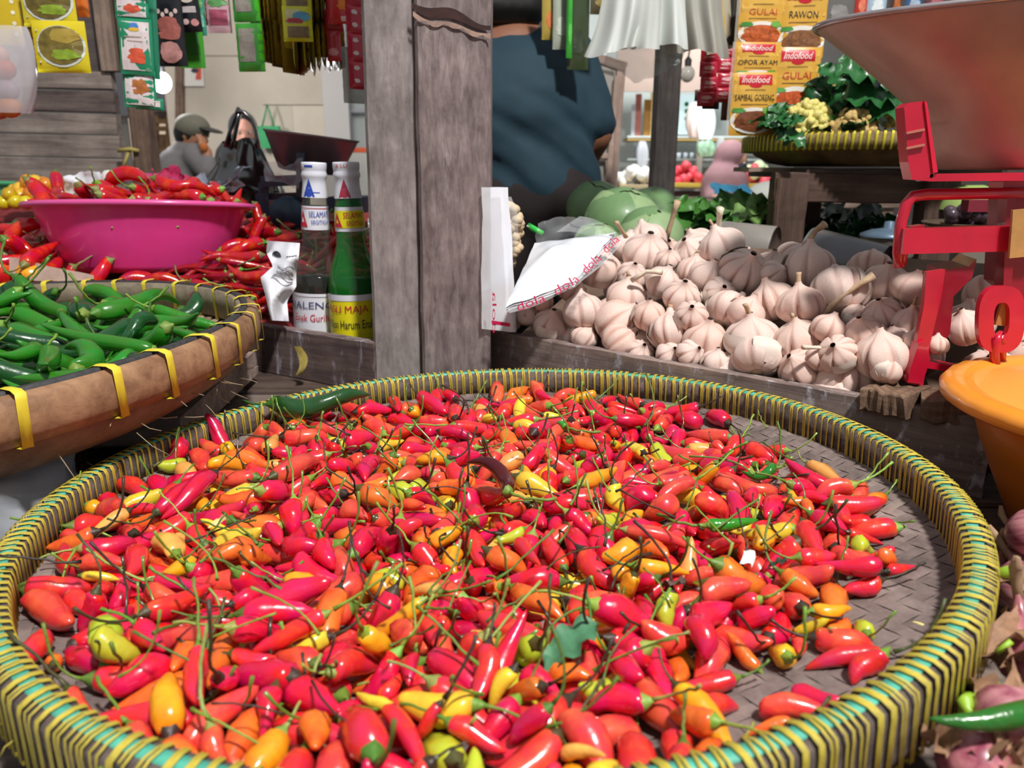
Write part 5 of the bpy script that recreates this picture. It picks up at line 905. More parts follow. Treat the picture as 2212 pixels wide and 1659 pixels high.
# ================================================================ LEFT SIDE
# pink basin
bc = Vector((-.625, 1.33, .885)); BMX = Matrix.Translation(bc)@Matrix.Rotation(-math.radians(5), 4, 'X')
PINK = plain('#ee4598', .32, coat=.3, var=.06, scale=20, name='pink_plastic'); setp(PINK.node_tree.nodes['Principled BSDF'], Subsurface__Weight=.15, Subsurface__Radius=(.03, .008, .015))
ba = thing('basin', 'oval pink plastic basin heaped with fat red chillies', 'basin', M=BMX)
def oval(i, a, q): return (q[0], q[1]*.8, q[2])
MB().lathe([(.001, -.002), (.11, -.003), (.125, 0), (.131, .008), (.154, .06), (.169, .100), (.172, .1035), (.169, .1035), (.151, .06), (.127, .008), (.12, .004), (.001, .003)], 64, fn=oval).build('body', PINK, ba, local=True)
MB().lathe([(.170, .1015), (.1825, .1005), (.186, .1025), (.187, .106), (.184, .1095), (.175, .1105), (.1695, .1085)], 64, fn=oval, closed=True).build('rim', plain('#e0559c', .3, coat=.4, name='pink_rim'), ba, local=True)
# crate that holds the red chillies, its torn cardboard edge and the loose tomatoes in front
cc = thing('chilli_crate', 'raised crate bed under the red chillies, cardboard front edge', 'crate', (-.6, 1.4, TABLE))
MB().grid(lambda u, v: (-1.25+1.12*u, 1.05+.80*v+.10*max(0, min(1, (-.40-(-1.25+1.12*u))*14)), .836+.16*(.80*v)+.002*math.sin(u*30)), 12, 8).build('liner', plain('#8c2a2e', .8, var=.3, scale=30), cc)
for i, (x0, x1, y0, y1) in enumerate(((-1.25, -.44, 1.145, 1.157), (-1.25, -.13, 1.83, 1.85), (-1.25, -1.235, 1.15, 1.85), (-.145, -.13, 1.15, 1.85))): MB().box((x0, y0, TABLE), (x1, y1, .83+.0*i)).build('side_board', DARKWOOD, cc, smooth=False)
MB().grid(lambda u, v: tuple(P(20+180*u+6*math.sin(9*u), 555+40*u+(34*v)*(1+.2*math.sin(u*7)), 1.165-.02*v)), 10, 3).build('cardboard_edge', plain('#a68d80', .85, var=.2, scale=60), cc)
def fruit(name, px, py, Y, r, colr, label, cat, parent=None, squash=.9, stemc=None, group=None):
    p = P(px, py, Y); o = MB().ball((0, 0, 0), (r, r, r*squash), 16, 10).build(name, SKIN, None, Matrix.Translation(p)@Matrix.Rotation(random.uniform(-.4, .4), 4, 'X')); o.color = hexc(colr); tag(o, label, cat, group)
    MB().lathe([(r*.18, r*squash*.97), (r*.1, r*squash*1.02), (.0003, r*squash*1.05)], 6).build('stem_scar', plain(stemc or '#7a8a3a', .6), o, local=True); return o
random.seed(4)
fruit('tomato', 68, 598, 1.17, .026, '#ee9418', 'orange tomato peeping over the back band of the green chilli tray', 'tomato')
fruit('tomato', -4, 590, 1.19, .034, '#d8281c', 'red tomato cut by the edge, beside the orange tomato', 'tomato')
# net bag of small orange fruit, limes, egg, pink onion bag, white bag, green crate lip behind the chillies
lim = [(8, 438, '#dcc51e'), (33, 436, '#d8bf1a'), (56, 438, '#e0c91f'), (-18, 430, '#cdb81c'), (20, 420, '#d3a81a')]
objs = []; base = []
for px, py, c in lim: o = fruit('lime', px, py, 1.72, .0155, c, 'x', 'lime', squash=1, group='yellow limes at the back left'); objs.append((o, px)); base.append('small yellow lime in the row behind the left red chillies')
unique_labels(objs, base)
nb = thing('net_bag', 'red net bag filled with small orange fruit', 'net bag', P(85, 430, 1.78))
rnd = random.Random(6)
nf = geo_mesh('fruit', *(lambda b: (b.v, b.f))(MB().ball((0, 0, 0), .0165, 10, 7))); nf.materials.append(SKIN)
for k in range(40):
    t = rnd.random(); px = 20+125*t; top = 440-52*math.sin(math.pi*min(1, max(0, t*.9+.1)))
    o = link('fruit', nf, None, nb, Matrix.Translation(P(px, rnd.uniform(top, 445), 1.78+rnd.uniform(-.04, .04)))); o.color = hexc(rnd.choice(['#eab52c', '#ee9a2a', '#f0c03a', '#e8862a']))
nm = MB()
for k in range(16):
    t = k/15; nm.tube([P(15+130*t+20*math.sin(s*.9), 448-(60*math.sin(math.pi*min(1, max(0, t*.9+.1))))*s/7, 1.73+.01*s-.02*math.sin(s)) for s in range(8)], .0012, 4)
for k in range(5):
    nm.tube([P(12+13*s, 446-(54*math.sin(math.pi*min(1, max(0, s/10*.9+.1))))*(k+1)/5.5, 1.73+.012*k) for s in range(11)], .0011, 4)
nm.build('netting', plain('#d0304a', .5), nb)
eg = fruit('egg', 235, 388, 1.8, .016, '#efe9e4', 'white egg shape resting behind the red chillies', 'egg', squash=1.35)
wb_ = thing('plastic_bag', 'crumpled white printed plastic behind the basin chillies', 'bag', P(165, 405, 1.86))
def crumple(fn, nu, nv, amp, fr=9, seed=0):
    def g(u, v):
        p = Vector(fn(u, v)); n = noise.noise_vector(p*fr*2.0+Vector((seed, 0, 0))); m = noise.noise_vector(p*fr*6+Vector((seed+3, 0, 0))); return tuple(p+n*amp+m*amp*.4)
    return MB().grid(g, nu, nv)
crumple(lambda u, v: tuple(P(130+90*u, 385+45*v-14*math.sin(3*u), 1.79)), 18, 10, .014, 14).build('sheet', plain('#e9ecf4', .35), wb_)
v_, f_, w_, h_ = text_geo('m'); mesh('lettering', [tuple(P(172+40*x, 404-40*y, 1.765)) for x, y in v_], f_, plain('#2a2a35', .6), wb_, smooth=False)
pk = thing('net_bag', 'pink net bag of onions beside the pink basin', 'net bag', P(350, 405, 1.8))
for k in range(12): MB().ball((0, 0, 0), .022, 10, 7).build('onion', plain(rnd.choice(['#d84a92', '#c43a7c', '#c83060']), .5, var=.2, scale=60), pk, Matrix.Translation(P(rnd.uniform(318, 400), rnd.uniform(392, 425), 1.8+rnd.uniform(-.04, .04))))
crumple(lambda u, v: tuple(P(322+60*u+16*v, 368+42*v+10*math.sin(6*u), 1.78)), 14, 10, .02, 18).build('net_fold', plain('#c83466', .6, var=.3, scale=150), pk)
tag(MB().tube([P(-30, 395, 1.95), P(34, 396, 1.95)], .005, 8).add(*(lambda b: (b.v, b.f))(MB().bar(P(-30, 412, 1.96), P(34, 413, 1.96), .004, .04))).build('crate', plain('#4fae76', .4), smooth=False), 'green plastic crate lip behind the yellow limes', 'crate')
# ---- sauce bottles
def bottle(name, px, Y, H, r, lean, label, glass, liq, liqtop, caplab, neck, main, capc):
    base = Vector((P(px, 700, Y).x, Y, TABLE)); M = Matrix.Translation(base)@Matrix.Rotation(lean, 4, 'Y')
    t = thing(name, label, 'bottle', M=M, group='soy sauce bottles')
    pr = [(.001, .004), (r*.9, .002), (r, .008), (r, H*.42), (r*.97, H*.47), (r*.86, H*.525), (r*.68, H*.58), (r*.58, H*.63), (r*.55, H*.70), (r*.52, H*.80), (r*.45, H*.875), (r*.38, H*.92)]
    MB().lathe(pr, 40).build('glass', glass, t, local=True)
    k = [(a*.94, z) for a, z in pr if z < liqtop*H]; rr = interp(liqtop*H, [(z, a) for a, z in pr[1:]]); k += [(rr*.93, liqtop*H), (.0005, liqtop*H)]
    MB().lathe(k, 32).build('soy_sauce', liq, t, local=True)
    WH = plain('#d9dbe6', .45, var=.08, scale=60, name='cap_white')
    capr = [(H*.836, r*.53), (H*.875, r*.49), (H*.90, r*.475), (H*.925, r*.476), (H*.932, r*.51), (H*.945, r*.52), (H*.955, r*.49), (H*.962, r*.487), (H*.968, r*.506), (H*.99, r*.511), (H, r*.49)]
    def sleeve(nm, z0, z1, e, mat):
        pts = [(interp(z, [(q, a) for a, q in pr[1:]])+e, z) for z in [z0+(z1-z0)*i/6 for i in range(7)]]; MB().lathe(pts, 40).build(nm, mat, t, local=True)
    MB().lathe([(r*.53, H*.838), (r*.49, H*.875), (r*.47, H*.90), (r*.475, H*.925), (r*.51, H*.932), (r*.52, H*.945), (r*.49, H*.955), (r*.485, H*.962), (r*.505, H*.968), (r*.51, H*.99), (r*.49, H*.998), (.0004, H*1.0)], 32).build('cap_seal', WH, t, local=True)
    sleeve('neck_label', H*.69, H*.80, .0006, neck[0]); sleeve('main_label', H*.03, H*.395, .0007, main[0])
    def wrap(nm, geo, cx, cz, sx, sz, mat, e, ang0=0):
        vs = []
        for x, y in geo[0]:
            z = cz+y*sz; R = (interp(z, capr)+.0004 if z > H*.836 else interp(z, [(q, a) for a, q in pr[1:]])+e); a = -math.pi/2+ang0+(cx+x*sx)/R; vs.append((R*math.cos(a), R*math.sin(a), z))
        mesh(nm, vs, geo[1], mat, t, smooth=False, local=True)
    for (nm, txt, cx, cz, w, h, mt) in neck[1]+main[1]+caplab:
        if txt == '^': g = ([(-.5, -.5), (0, -.5), (.5, -.5), (.25, 0), (0, .5), (-.25, 0)], [(0, 1, 5), (1, 2, 3), (1, 3, 5), (5, 3, 4)]); wrap(nm, g, cx, cz, w, h, mt, .0016, 0)
        elif txt == 'O':
            g = ([(0, 0)]+[(.5*math.cos(j*math.pi/12), .5*math.sin(j*math.pi/12)) for j in range(24)], [(0, 1+j, 1+(j+1) % 24) for j in range(24)]); wrap(nm, g, cx, cz, w, h, mt, .0014, 0)
        elif txt == '=':
            g = (lambda b: ([(v[0], v[1]) for v in b.v], b.f))(MB().grid(lambda u, v: (u-.5, v-.5, 0), 24, 1)); wrap(nm, g, cx, cz, w, h, mt, .0012, 0)
        else:
            v, f, tw, th = text_geo(txt); wrap(nm, ([(x/tw, y/th) for x, y in v], f), cx, cz, w, h, mt, .0018, 0)
    return t
BLUE, RED, BLK, GRN = plain('#2545a8', .5), plain('#c8223a', .5), plain('#20222c', .5), plain('#1d8f4d', .5)
LW = plain('#dfe0ea', .5, var=.05, scale=50); LY = plain('#e8dc1c', .45, var=.06, scale=50)
H1 = .285
clear = film('#626862', .14, .05, 'clear_bottle_glass', 8, .4); green = film('#0f7a2a', .50, .05, 'green_bottle_glass', 8, .5)
sauce = plain('#120a08', .12, coat=.5)
bottle('sauce_bottle', 684, 1.075, H1, .033, math.radians(2.2), 'clear glass sauce bottle with white cap and white label', clear, sauce, .475,
       [('cap_triangle', '^', -.004, H1*.883, .017, .024, BLUE), ('cap_print', '=', .0, H1*.862, .022, .0012, BLUE), ('cap_print', '=', -.004, H1*.98, .012, .0028, BLUE)],
       (LW, [('neck_triangle', '^', -.0145, H1*.742, .017, .022, RED), ('neck_triangle_inner', '^', -.0145, H1*.738, .006, .007, LW), ('neck_lettering', 'SELAMAT', .0100, H1*.763, .028, .0075, BLUE), ('neck_lettering', 'SEGITIGA', .0115, H1*.727, .025, .0055, BLUE), ('neck_line', '=', .006, H1*.790, .05, .0008, RED)]),
       (LW, [('label_line', '=', 0, H1*.38, .06, .0006, BLK), ('label_lettering', 'MAJALENGKA', .000, H1*.335, .108, .0125, plain('#4a4f7a', .5)), ('label_lettering', 'Enak Gurih', -.002, H1*.280, .050, .010, RED), ('label_seal', 'O', .019, H1*.16, .018, .017, GRN)]), None)
bottle('sauce_bottle', 771, 1.045, H1, .034, math.radians(-.6), 'green glass sauce bottle with yellow label, half behind the post', green, sauce, .475,
       [('cap_triangle', '^', -.001, H1*.883, .017, .024, plain('#a8324a', .5)), ('cap_lettering', 'B LU', -.003, H1*.98, .016, .004, RED)],
       (LW, [('neck_band', '=', 0, H1*.745, .09, .022, LY), ('neck_triangle', '^', -.0145, H1*.742, .017, .019, RED), ('neck_triangle_inner', '^', -.0145, H1*.738, .005, .006, LY), ('neck_lettering', 'SELAMAT', .0105, H1*.763, .029, .0075, RED), ('neck_lettering', 'SEGITIGA', .0125, H1*.727, .025, .006, RED)]),
       (LY, [('label_edge', '=', 0, H1*.392, .09, .008, LW), ('label_lettering', 'ASLI MAJA', -.006, H1*.335, .062, .0125, RED), ('label_lettering', 'Kilen Harum Enak', -.002, H1*.268, .070, .0115, BLK), ('label_triangle', '^', -.002, H1*.175, .012, .012, RED), ('label_text', 'A', .009, H1*.175, .006, .006, BLK)]), None)
# crumpled receipt in front of the bottles
rc = thing('paper', 'crumpled white printed receipt stuck upright beside the clear bottle', 'paper', P(600, 690, .985))
def rcp(u, v):
    l = [(578, 520), (575, 545), (590, 575), (562, 600), (574, 640), (585, 692)]; r = [(648, 525), (645, 560), (640, 590), (640, 620), (620, 650), (624, 694)]
    k = v*5; i = min(4, int(k)); f = k-i; a = [l[i][j]+(l[i+1][j]-l[i][j])*f for j in (0, 1)]; b = [r[i][j]+(r[i+1][j]-r[i][j])*f for j in (0, 1)]
    px, py = a[0]+(b[0]-a[0])*u, a[1]+(b[1]-a[1])*u
    Y = 1.0+.03*(1-v)+.012*math.sin(u*5+v*4)+.012*abs(math.sin(v*7+u*2))+.006*noise.noise(Vector((u*4, v*6, 1)))
    return tuple(P(px, py, Y))
PAP = plain('#e9eaf2', .6, bump=.1, scale=60)
MB().grid(rcp, 14, 22).build('sheet', PAP, rc)
ink = plain('#4a4b5a', .7)
mb = MB()
for k in range(5):
    mb.tube([tuple(Vector(rcp(.25+.65*t, .36+.055*k+.035*math.sin(t*6+k)))-Vector((0, .0015, 0))) for t in [i/9 for i in range(10)]], .00035, 4)
mb.build('printed_lines', ink, rc)
g = MB()
for k in range(3): g.tube([tuple(Vector(rcp(.28+.045*(3-k)*math.cos(a)+.05, .24+.022*(3-k)*math.sin(a)*-1.3))-Vector((0, .0016, 0))) for a in [.3+i*.35 for i in range(9)]], [.0004+.0008*math.sin(math.pi*i/8) for i in range(9)], 4)
g.build('printed_logo', plain('#33343f', .7), rc)
g = MB().tube([tuple(Vector(rcp(.62+.33*t, .2-.045*t))-Vector((0, .0015, 0))) for t in [i/8 for i in range(9)]], [.0006 if i % 2 else .0003 for i in range(9)], 4).build('printed_text', ink, rc)
# ---- black carrier bag
bb = thing('carrier_bag', 'shiny black plastic carrier bag with looped handle on the crate', 'bag', P(510, 480, 1.72))
BLACKF = plain('#0b0c10', .2, coat=1.0, bump=.35, scale=14, name='black_bag_film')
setp(BLACKF.node_tree.nodes['Principled BSDF'], IOR=2.4)
prof = [(1.0, 470, 430, 615), (.8, 440, 425, 605), (.6, 405, 440, 600), (.42, 370, 462, 592), (.25, 330, 482, 580), (.12, 312, 486, 572), (0, 302, 488, 566)]
def bagp(u, v):
    a = u*2*math.pi; L = interp(1-v, [(1-p[0], p[2]) for p in reversed(prof)][::-1] if 0 else [(1-p[0], p[2]) for p in prof]); 
    y = interp(1-v, [(1-p[0], p[1]) for p in prof]); R = interp(1-v, [(1-p[0], p[3]) for p in prof])
    cx, hw = (L+R)/2, (R-L)/2; f = 1+.05*math.sin(a*4+v*2)+.025*math.sin(a*9+v*7)
    q = P(cx+hw*math.cos(a)*f, y, 1.74); q.y += hw*.001*.75*math.sin(a)*f; n = noise.noise_vector(q*9)*.020+noise.noise_vector(q*22)*.011; return tuple(q+n)
MB().grid(bagp, 56, 26).build('body', BLACKF, bb)
for pts, w in (([(490, 318), (497, 285), (508, 255), (516, 233), (519, 240), (512, 270), (506, 300), (502, 318)], .013), ([(514, 240), (530, 243), (544, 258), (552, 280), (556, 300), (556, 320)], .014)):
    MB().tube([P(x, y, 1.70) for x, y in pts], [w*(.75 if 0 < i < len(pts)-1 else 1.2) for i in range(len(pts))], 8, flat=.35).build('handle', BLACKF, bb)
crumple(lambda u, v: tuple(P(428+110*u-18*v, 366+58*v+14*math.sin(u*4), 1.58-.02*math.sin(u*5))), 22, 12, .018, 14, 2).build('highlight_fold', plain('#aab0c0', .15, metal=.6, coat=.5, bump=.4, scale=60), bb)  # pale metallic sheet stands in for highlights on the black film
# ---- old balance with aluminium pan behind the bag
sc2 = thing('weighing_scale', 'dark blue market scale with dented aluminium pan, behind the bottles', 'scale', P(650, 480, 1.62))
m = P(664, 288, 1.62); zb = P(660, 372, 1.62).z; pl = Matrix.Translation((m.x, 1.62, zb))@Matrix.Rotation(math.radians(7), 4, 'Y')
zt = P(660, 292, 1.62).z-zb; zb = 0
ALU = plain('#8f8688', .38, metal=.75, var=.3, scale=14, bump=.15, name='dull_aluminium')
MB().lathe([(.001, zb), (.055, zb), (.062, zb+.003), (.09, zt-.004), (.0945, zt), (.0925, zt+.001), (.088, zt-.004), (.058, zb+.006), (.001, zb+.005)], 48).build('pan', ALU, sc2, pl)
SBL = plain('#1d2a40', .4, coat=.3, var=.2, scale=30, name='dark_blue_enamel')
MB().bar(P(650, 330, 1.52), P(650, 385, 1.52), .016, .01, (0, 1, 0)).build('pan_arm', SBL, sc2, smooth=False)
MB().bar(P(572, 392, 1.55), P(668, 388, 1.55), .05, .02).bar(P(575, 395, 1.55), P(575, 490, 1.55), .02, .03, (0, 1, 0)).bar(P(655, 392, 1.55), P(655, 490, 1.55), .02, .03, (0, 1, 0)).bar(P(560, 425, 1.57), P(672, 421, 1.57), .05, .012).build('frame', SBL, sc2, smooth=False)
MB().lathe([(.001, 0), (.03, 0), (.032, .004), (.03, .03), (.001, .032)], 20).build('dial_housing', plain('#2c4258', .4), sc2, Matrix.Translation(P(625, 460, 1.52))@Matrix.Rotation(math.pi/2, 4, 'X'))
MB().bar(P(720, 440, 1.6), P(800, 440, 1.6), .12, .03).bar(P(740, 410, 1.6), P(740, 500, 1.6), .02, .02, (0, 1, 0)).build('base', plain('#253245', .5), sc2, smooth=False)
tag(crumple(lambda u, v: tuple(P(575+80*u, 350+40*v*(1+.5*u), 1.5)), 12, 8, .012, 20, 4).build('plastic_bag', film('#cfd3da', .3, .15, 'limp_bag_film')), 'limp clear plastic wrap draped on the dark blue scale', 'bag')
# flat wooden rail behind
tag(board('stall_rail', P(480, 500, 1.56), P(830, 505, 1.5), .10, .015, PALEWOOD), 'pale stall rail lying behind the thin red chillies', 'rail')

# ================================================================ GARLIC AND THE RIGHT-HAND STALL
GARL = None
def garlic_mat():
    m, nt, b = NT('garlic_skin'); L = nt.links.new
    oi = node(nt, 'ShaderNodeObjectInfo'); tc = node(nt, 'ShaderNodeTexCoord'); mp = node(nt, 'ShaderNodeMapping'); mp.inputs['Scale'].default_value = (60, 60, 9); L(tc.outputs['Object'], mp.inputs['Vector'])
    n1 = node(nt, 'ShaderNodeTexNoise', Scale=1.6, Detail=5.0, Roughness=.6); L(mp.outputs[0], n1.inputs['Vector'])
    rp = node(nt, 'ShaderNodeValToRGB'); e = rp.color_ramp.elements; e[0].position = .36; e[1].position = .62; e[0].color = hexc('#d4b4ab'); e[1].color = hexc('#efe2da'); L(n1.outputs[0], rp.inputs[0])
    at = node(nt, 'ShaderNodeAttribute', _attribute_name='groove')
    mx = node(nt, 'ShaderNodeMix', _data_type='RGBA'); L(at.outputs['Fac'], mx.inputs[0]); L(rp.outputs[0], mx.inputs[6]); mx.inputs[7].default_value = hexc('#b98a7d')
    m2 = node(nt, 'ShaderNodeMix', _data_type='RGBA', _blend_type='MULTIPLY'); m2.inputs[0].default_value = 1; L(mx.outputs[2], m2.inputs[6]); L(oi.outputs['Color'], m2.inputs[7]); L(m2.outputs[2], b.inputs['Base Color'])
    bp = node(nt, 'ShaderNodeBump', Strength=.25, Distance=.002); L(n1.outputs[0], bp.inputs['Height']); L(bp.outputs[0], b.inputs['Normal'])
    setp(b, Roughness=.5, Specular__IOR__Level=.35, Sheen__Weight=.1); return m
GARL = garlic_mat()
def bulb_geo(seed):
    rnd = random.Random(seed); N = rnd.choice([5, 6, 7, 8]); vs = []; fs = []; gr = []; nr, ns = 20, 60
    offs = [2*math.pi*(i+rnd.uniform(-.22, .22))/N for i in range(N)]; dep = [rnd.uniform(.07, .26) for _ in range(N)]; big = [rnd.uniform(.93, 1.1) for _ in range(N)]
    for i in range(nr+1):
        t = i/nr; th = math.pi*t
        r = math.sin(th)**.82; z = -math.cos(th)*.80
        if t > .80: u = (t-.80)/.2; r = r*(1-u)+.16*u*(1-.2*u); z = z+.30*u**1.6
        if t < .12: z += .10*(1-t/.12)
        for j in range(ns):
            a = 2*math.pi*j/ns; f = 1; g = 0
            k = min(range(N), key=lambda q: abs(math.atan2(math.sin(a-offs[q]), math.cos(a-offs[q])))); dl = abs(math.atan2(math.sin(a-offs[k]), math.cos(a-offs[k])))
            w = math.sin(th)**.5*(1 if t < .8 else 1-(t-.8)*4)
            gq = math.exp(-(dl/.075)**2); f -= dep[k]*gq*w; g = gq*w*min(1, dep[k]*5)
            f *= 1+(big[int(a/(2*math.pi)*N) % N]-1)*w*.7
            n = noise.noise(Vector((math.cos(a)*1.5+seed, math.sin(a)*1.5, z*1.5)))*.07
            rr = r*(f+n); vs.append((rr*math.cos(a), rr*math.sin(a), z)); gr.append(g)
    for i in range(nr):
        for j in range(ns): fs.append((i*ns+j, i*ns+(j+1) % ns, (i+1)*ns+(j+1) % ns, (i+1)*ns+j))
    return vs, fs, gr
BULBS = []
for i in range(8):
    v, f, g = bulb_geo(900+i); me = geo_mesh('garlic_bulb', v, f); at = me.attributes.new('groove', 'FLOAT', 'POINT'); at.data.foreach_set('value', g); me.materials.append(GARL); BULBS.append(me)
DRY = plain('#c9ad8c', .7, var=.3, scale=120, name='dry_garlic_stalk'); ROOTM = plain('#b79e86', .9, var=.4, scale=300)
def gstalk(seed, L, r):
    rnd = random.Random(seed); b = rnd.uniform(-.3, .3); c = rnd.uniform(-.15, .15)
    return MB().tube([(L*b*(i/5)**1.6, L*c*(i/5), .88+L*i/5) for i in range(6)], [r*1.5, r*1.15, r, r*.92, r*.95, r*1.15], 7, flat=.6)
GST = [geo_mesh('stalk', *(lambda b: (b.v, b.f))(gstalk(i, L, r))) for i, (L, r) in enumerate(((.35, .13), (.6, .11), (.25, .15), (.45, .1)))]
GROOT = geo_mesh('root_plate', *(lambda b: (b.v, b.f))(MB().lathe([(.26, -.70), (.25, -.755), (.14, -.80), (.001, -.80)], 14)))
HUSK = geo_mesh('loose_skin', *(lambda b: (b.v, b.f))(MB().grid(lambda u, v: ((1.035+.10*v*v)*math.sin(.7+1.5*v)*math.cos(1.1*u+.06*math.sin(9*v)), (1.035+.10*v*v+.04*math.sin(8*u))*math.sin(.7+1.5*v)*math.sin(1.1*u), -.8*math.cos(.7+1.5*v)*1.02), 8, 8)))
for me, mt in ((GROOT, ROOTM), (HUSK, plain('#e7d8cc', .55, var=.2, scale=50, name='garlic_husk'))): me.materials.append(mt)
for me in GST: me.materials.append(DRY)
G6 = [(215, 930, 150, 0), (330, 860, 190, 0), (510, 950, 265, 0), (650, 690, 200, 0), (730, 850, 280, 1), (840, 540, 335, 2), (1190, 440, 335, 0), (1060, 390, 230, 0), (1200, 340, 280, 0), (1050, 750, 285, 1), (980, 930, 330, 0), (1000, 1070, 260, 0), (740, 1040, 190, 0), (1310, 640, 250, 0), (1530, 430, 290, 0), (1740, 390, 320, 3), (1640, 600, 260, 0), (1450, 740, 260, 0), (1520, 880, 225, 0), (1380, 1000, 320, 1), (1210, 880, 230, 0), (1620, 1060, 310, 0), (1800, 850, 335, 0), (1520, 1150, 210, 0), (1150, 1150, 200, 0), (1960, 1050, 370, 2), (2000, 1190, 345, 0), (1900, 560, 340, 0), (1360, 1160, 190, 0), (1090, 590, 210, 0), (1700, 1220, 210, 0), (560, 560, 180, 0), (1350, 480, 180, 0), (1720, 720, 230, 0), (430, 760, 180, 0), (1540, 560, 240, 1)]
G7 = [(620, 590, 330, 1), (370, 640, 190, 0), (360, 840, 320, 0), (565, 860, 310, 2), (840, 770, 390, 0), (1170, 720, 330, 0), (1350, 740, 270, 0), (550, 1120, 330, 1), (560, 1310, 290, 0), (870, 1380, 430, 3), (1150, 1230, 370, 0), (830, 1210, 270, 0), (1010, 1070, 270, 0), (1240, 1110, 220, 0), (1350, 1000, 260, 2), (1150, 930, 270, 0), (760, 1030, 230, 0), (960, 940, 180, 0), (1390, 1120, 190, 0), (1540, 1150, 150, 0), (1750, 1020, 280, 0), (170, 920, 250, 0), (700, 1240, 190, 0), (1180, 1340, 200, 0)]
HS, HZ = .40, .872                      # heap slope and height at the plank
def heap_hit(px, py):
    d = ray(px, py)
    # z = HZ + HS * ((p-CA).CN)
    k = d.z-HS*d.dot(CN); t = (HZ-CAM.z+HS*(CAM-CA).dot(CN))/k
    return t, d
gb = []
for l, sc_, ox, oy in ((G6, .29837, 1040, 420), (G7, .30143, 1560, 400)):
    for x, y, dpx, st in l:
        px, py = ox+x*sc_, oy+y*sc_; t, d = heap_hit(px, py+dpx*sc_*.15); dd = ray(px, py); gb.append([dd, t, dpx*sc_/2/F*1.05, st, px, py])
for it in range(60):
    for i in range(len(gb)):
        for j in range(i):
            A, B = gb[i], gb[j]; pa, pb = CAM+A[0]*A[1], CAM+B[0]*B[1]; ra, rb = A[1]*A[2], B[1]*B[2]; g = (ra+rb)*.83-(pa-pb).length
            if g > 0:
                s = 1 if A[1] > B[1] else -1; m = g*.25/1.0; A[1] += s*m; B[1] -= s*m
    for A in gb:
        p = CAM+A[0]*A[1]; s = (p-CA).dot(CN); r = A[1]*A[2]
        if s < r*.9+.012: A[1] += (r*.9+.012-s)*.5
        t0, _ = heap_hit(A[4], A[5]+A[2]*F*.3); A[1] += (t0-A[1])*.03
rnd = random.Random(17); objs = []; base = []
def put_bulb(p, r, st, px, py, up=None, deep=False):
    q = Vector((rnd.gauss(0, .5), rnd.gauss(-.25, .5), 1)).normalized() if up is None else up
    M = frame(q, loc=p)@Matrix.Rotation(rnd.uniform(0, 6.28), 4, 'Z')@Matrix.Diagonal((r, r, r*rnd.uniform(.92, 1.08), 1))
    o = link('garlic_bulb', rnd.choice(BULBS), None, None, M); t = rnd.random(); o.color = (1, .985-.10*t, .97-.14*t, 1)
    if deep: return o
    if st: link('stalk', GST[{1: 0, 2: 1, 3: 3}[st]], None, o, local=True)
    link('root_plate', GROOT, None, o, local=True)
    if rnd.random() < .6: link('loose_skin', HUSK, None, o, Matrix.Rotation(rnd.uniform(0, 6.28), 4, 'Z'), local=True)
    return o
for dd, t, rr, st, px, py in gb:
    p = CAM+dd*t; up = None
    if st in (1, 2, 3): up = Vector((rnd.gauss(0, .25), rnd.gauss(-.1, .2), 1)).normalized()
    o = put_bulb(p, t*rr, st, px, py, up); s = (p-CA).dot(CN)
    row = 'front row' if s < .06 else 'second row' if s < .12 else 'middle rows' if s < .19 else 'top of heap'
    col = 'beside the post' if px < 1260 else 'left of centre' if px < 1480 else 'at the centre' if px < 1680 else 'right of centre' if px < 1850 else 'beside the red scale'
    b = 'pinkish white garlic bulb%s, %s, %s' % (' with dry stalk' if st else '', row, col); tag(o, b, 'garlic', 'garlic bulbs heaped behind the plank'); objs.append((o, px)); base.append(b)
for k in range(46):       # the layer underneath, seen in the gaps
    a = rnd.uniform(.03, 1.0); s = rnd.uniform(.03, .34); p = CA.lerp(b if isinstance(b, Vector) else CA+CD*.62, 0)+CD*(.62*a)+CN*s; p.z = HZ+HS*s-.048
    px, py = project(p); o = put_bulb(p, .026, 0, px, py, deep=True)
    bb_ = 'deep shaded garlic bulb, %s, %s' % ('front' if s < .12 else 'middle' if s < .22 else 'back', 'left half' if a < .5 else 'right half'); tag(o, bb_, 'garlic', 'garlic bulbs heaped behind the plank'); objs.append((o, px)); base.append(bb_)
unique_labels(objs, base)
# bed of the garlic crate
gc = thing('garlic_crate', 'sloping crate bed under the garlic heap', 'crate', (.25, 1.0, TABLE))
MB().grid(lambda u, v: tuple(Vector((CA+CD*(.98*u-.02)+CN*(.016+.36*v)).to_tuple()[:2]+(HZ-.078+HS*.36*v,))), 6, 6).build('bed', plain('#6b5546', .9, var=.3, scale=40), gc)
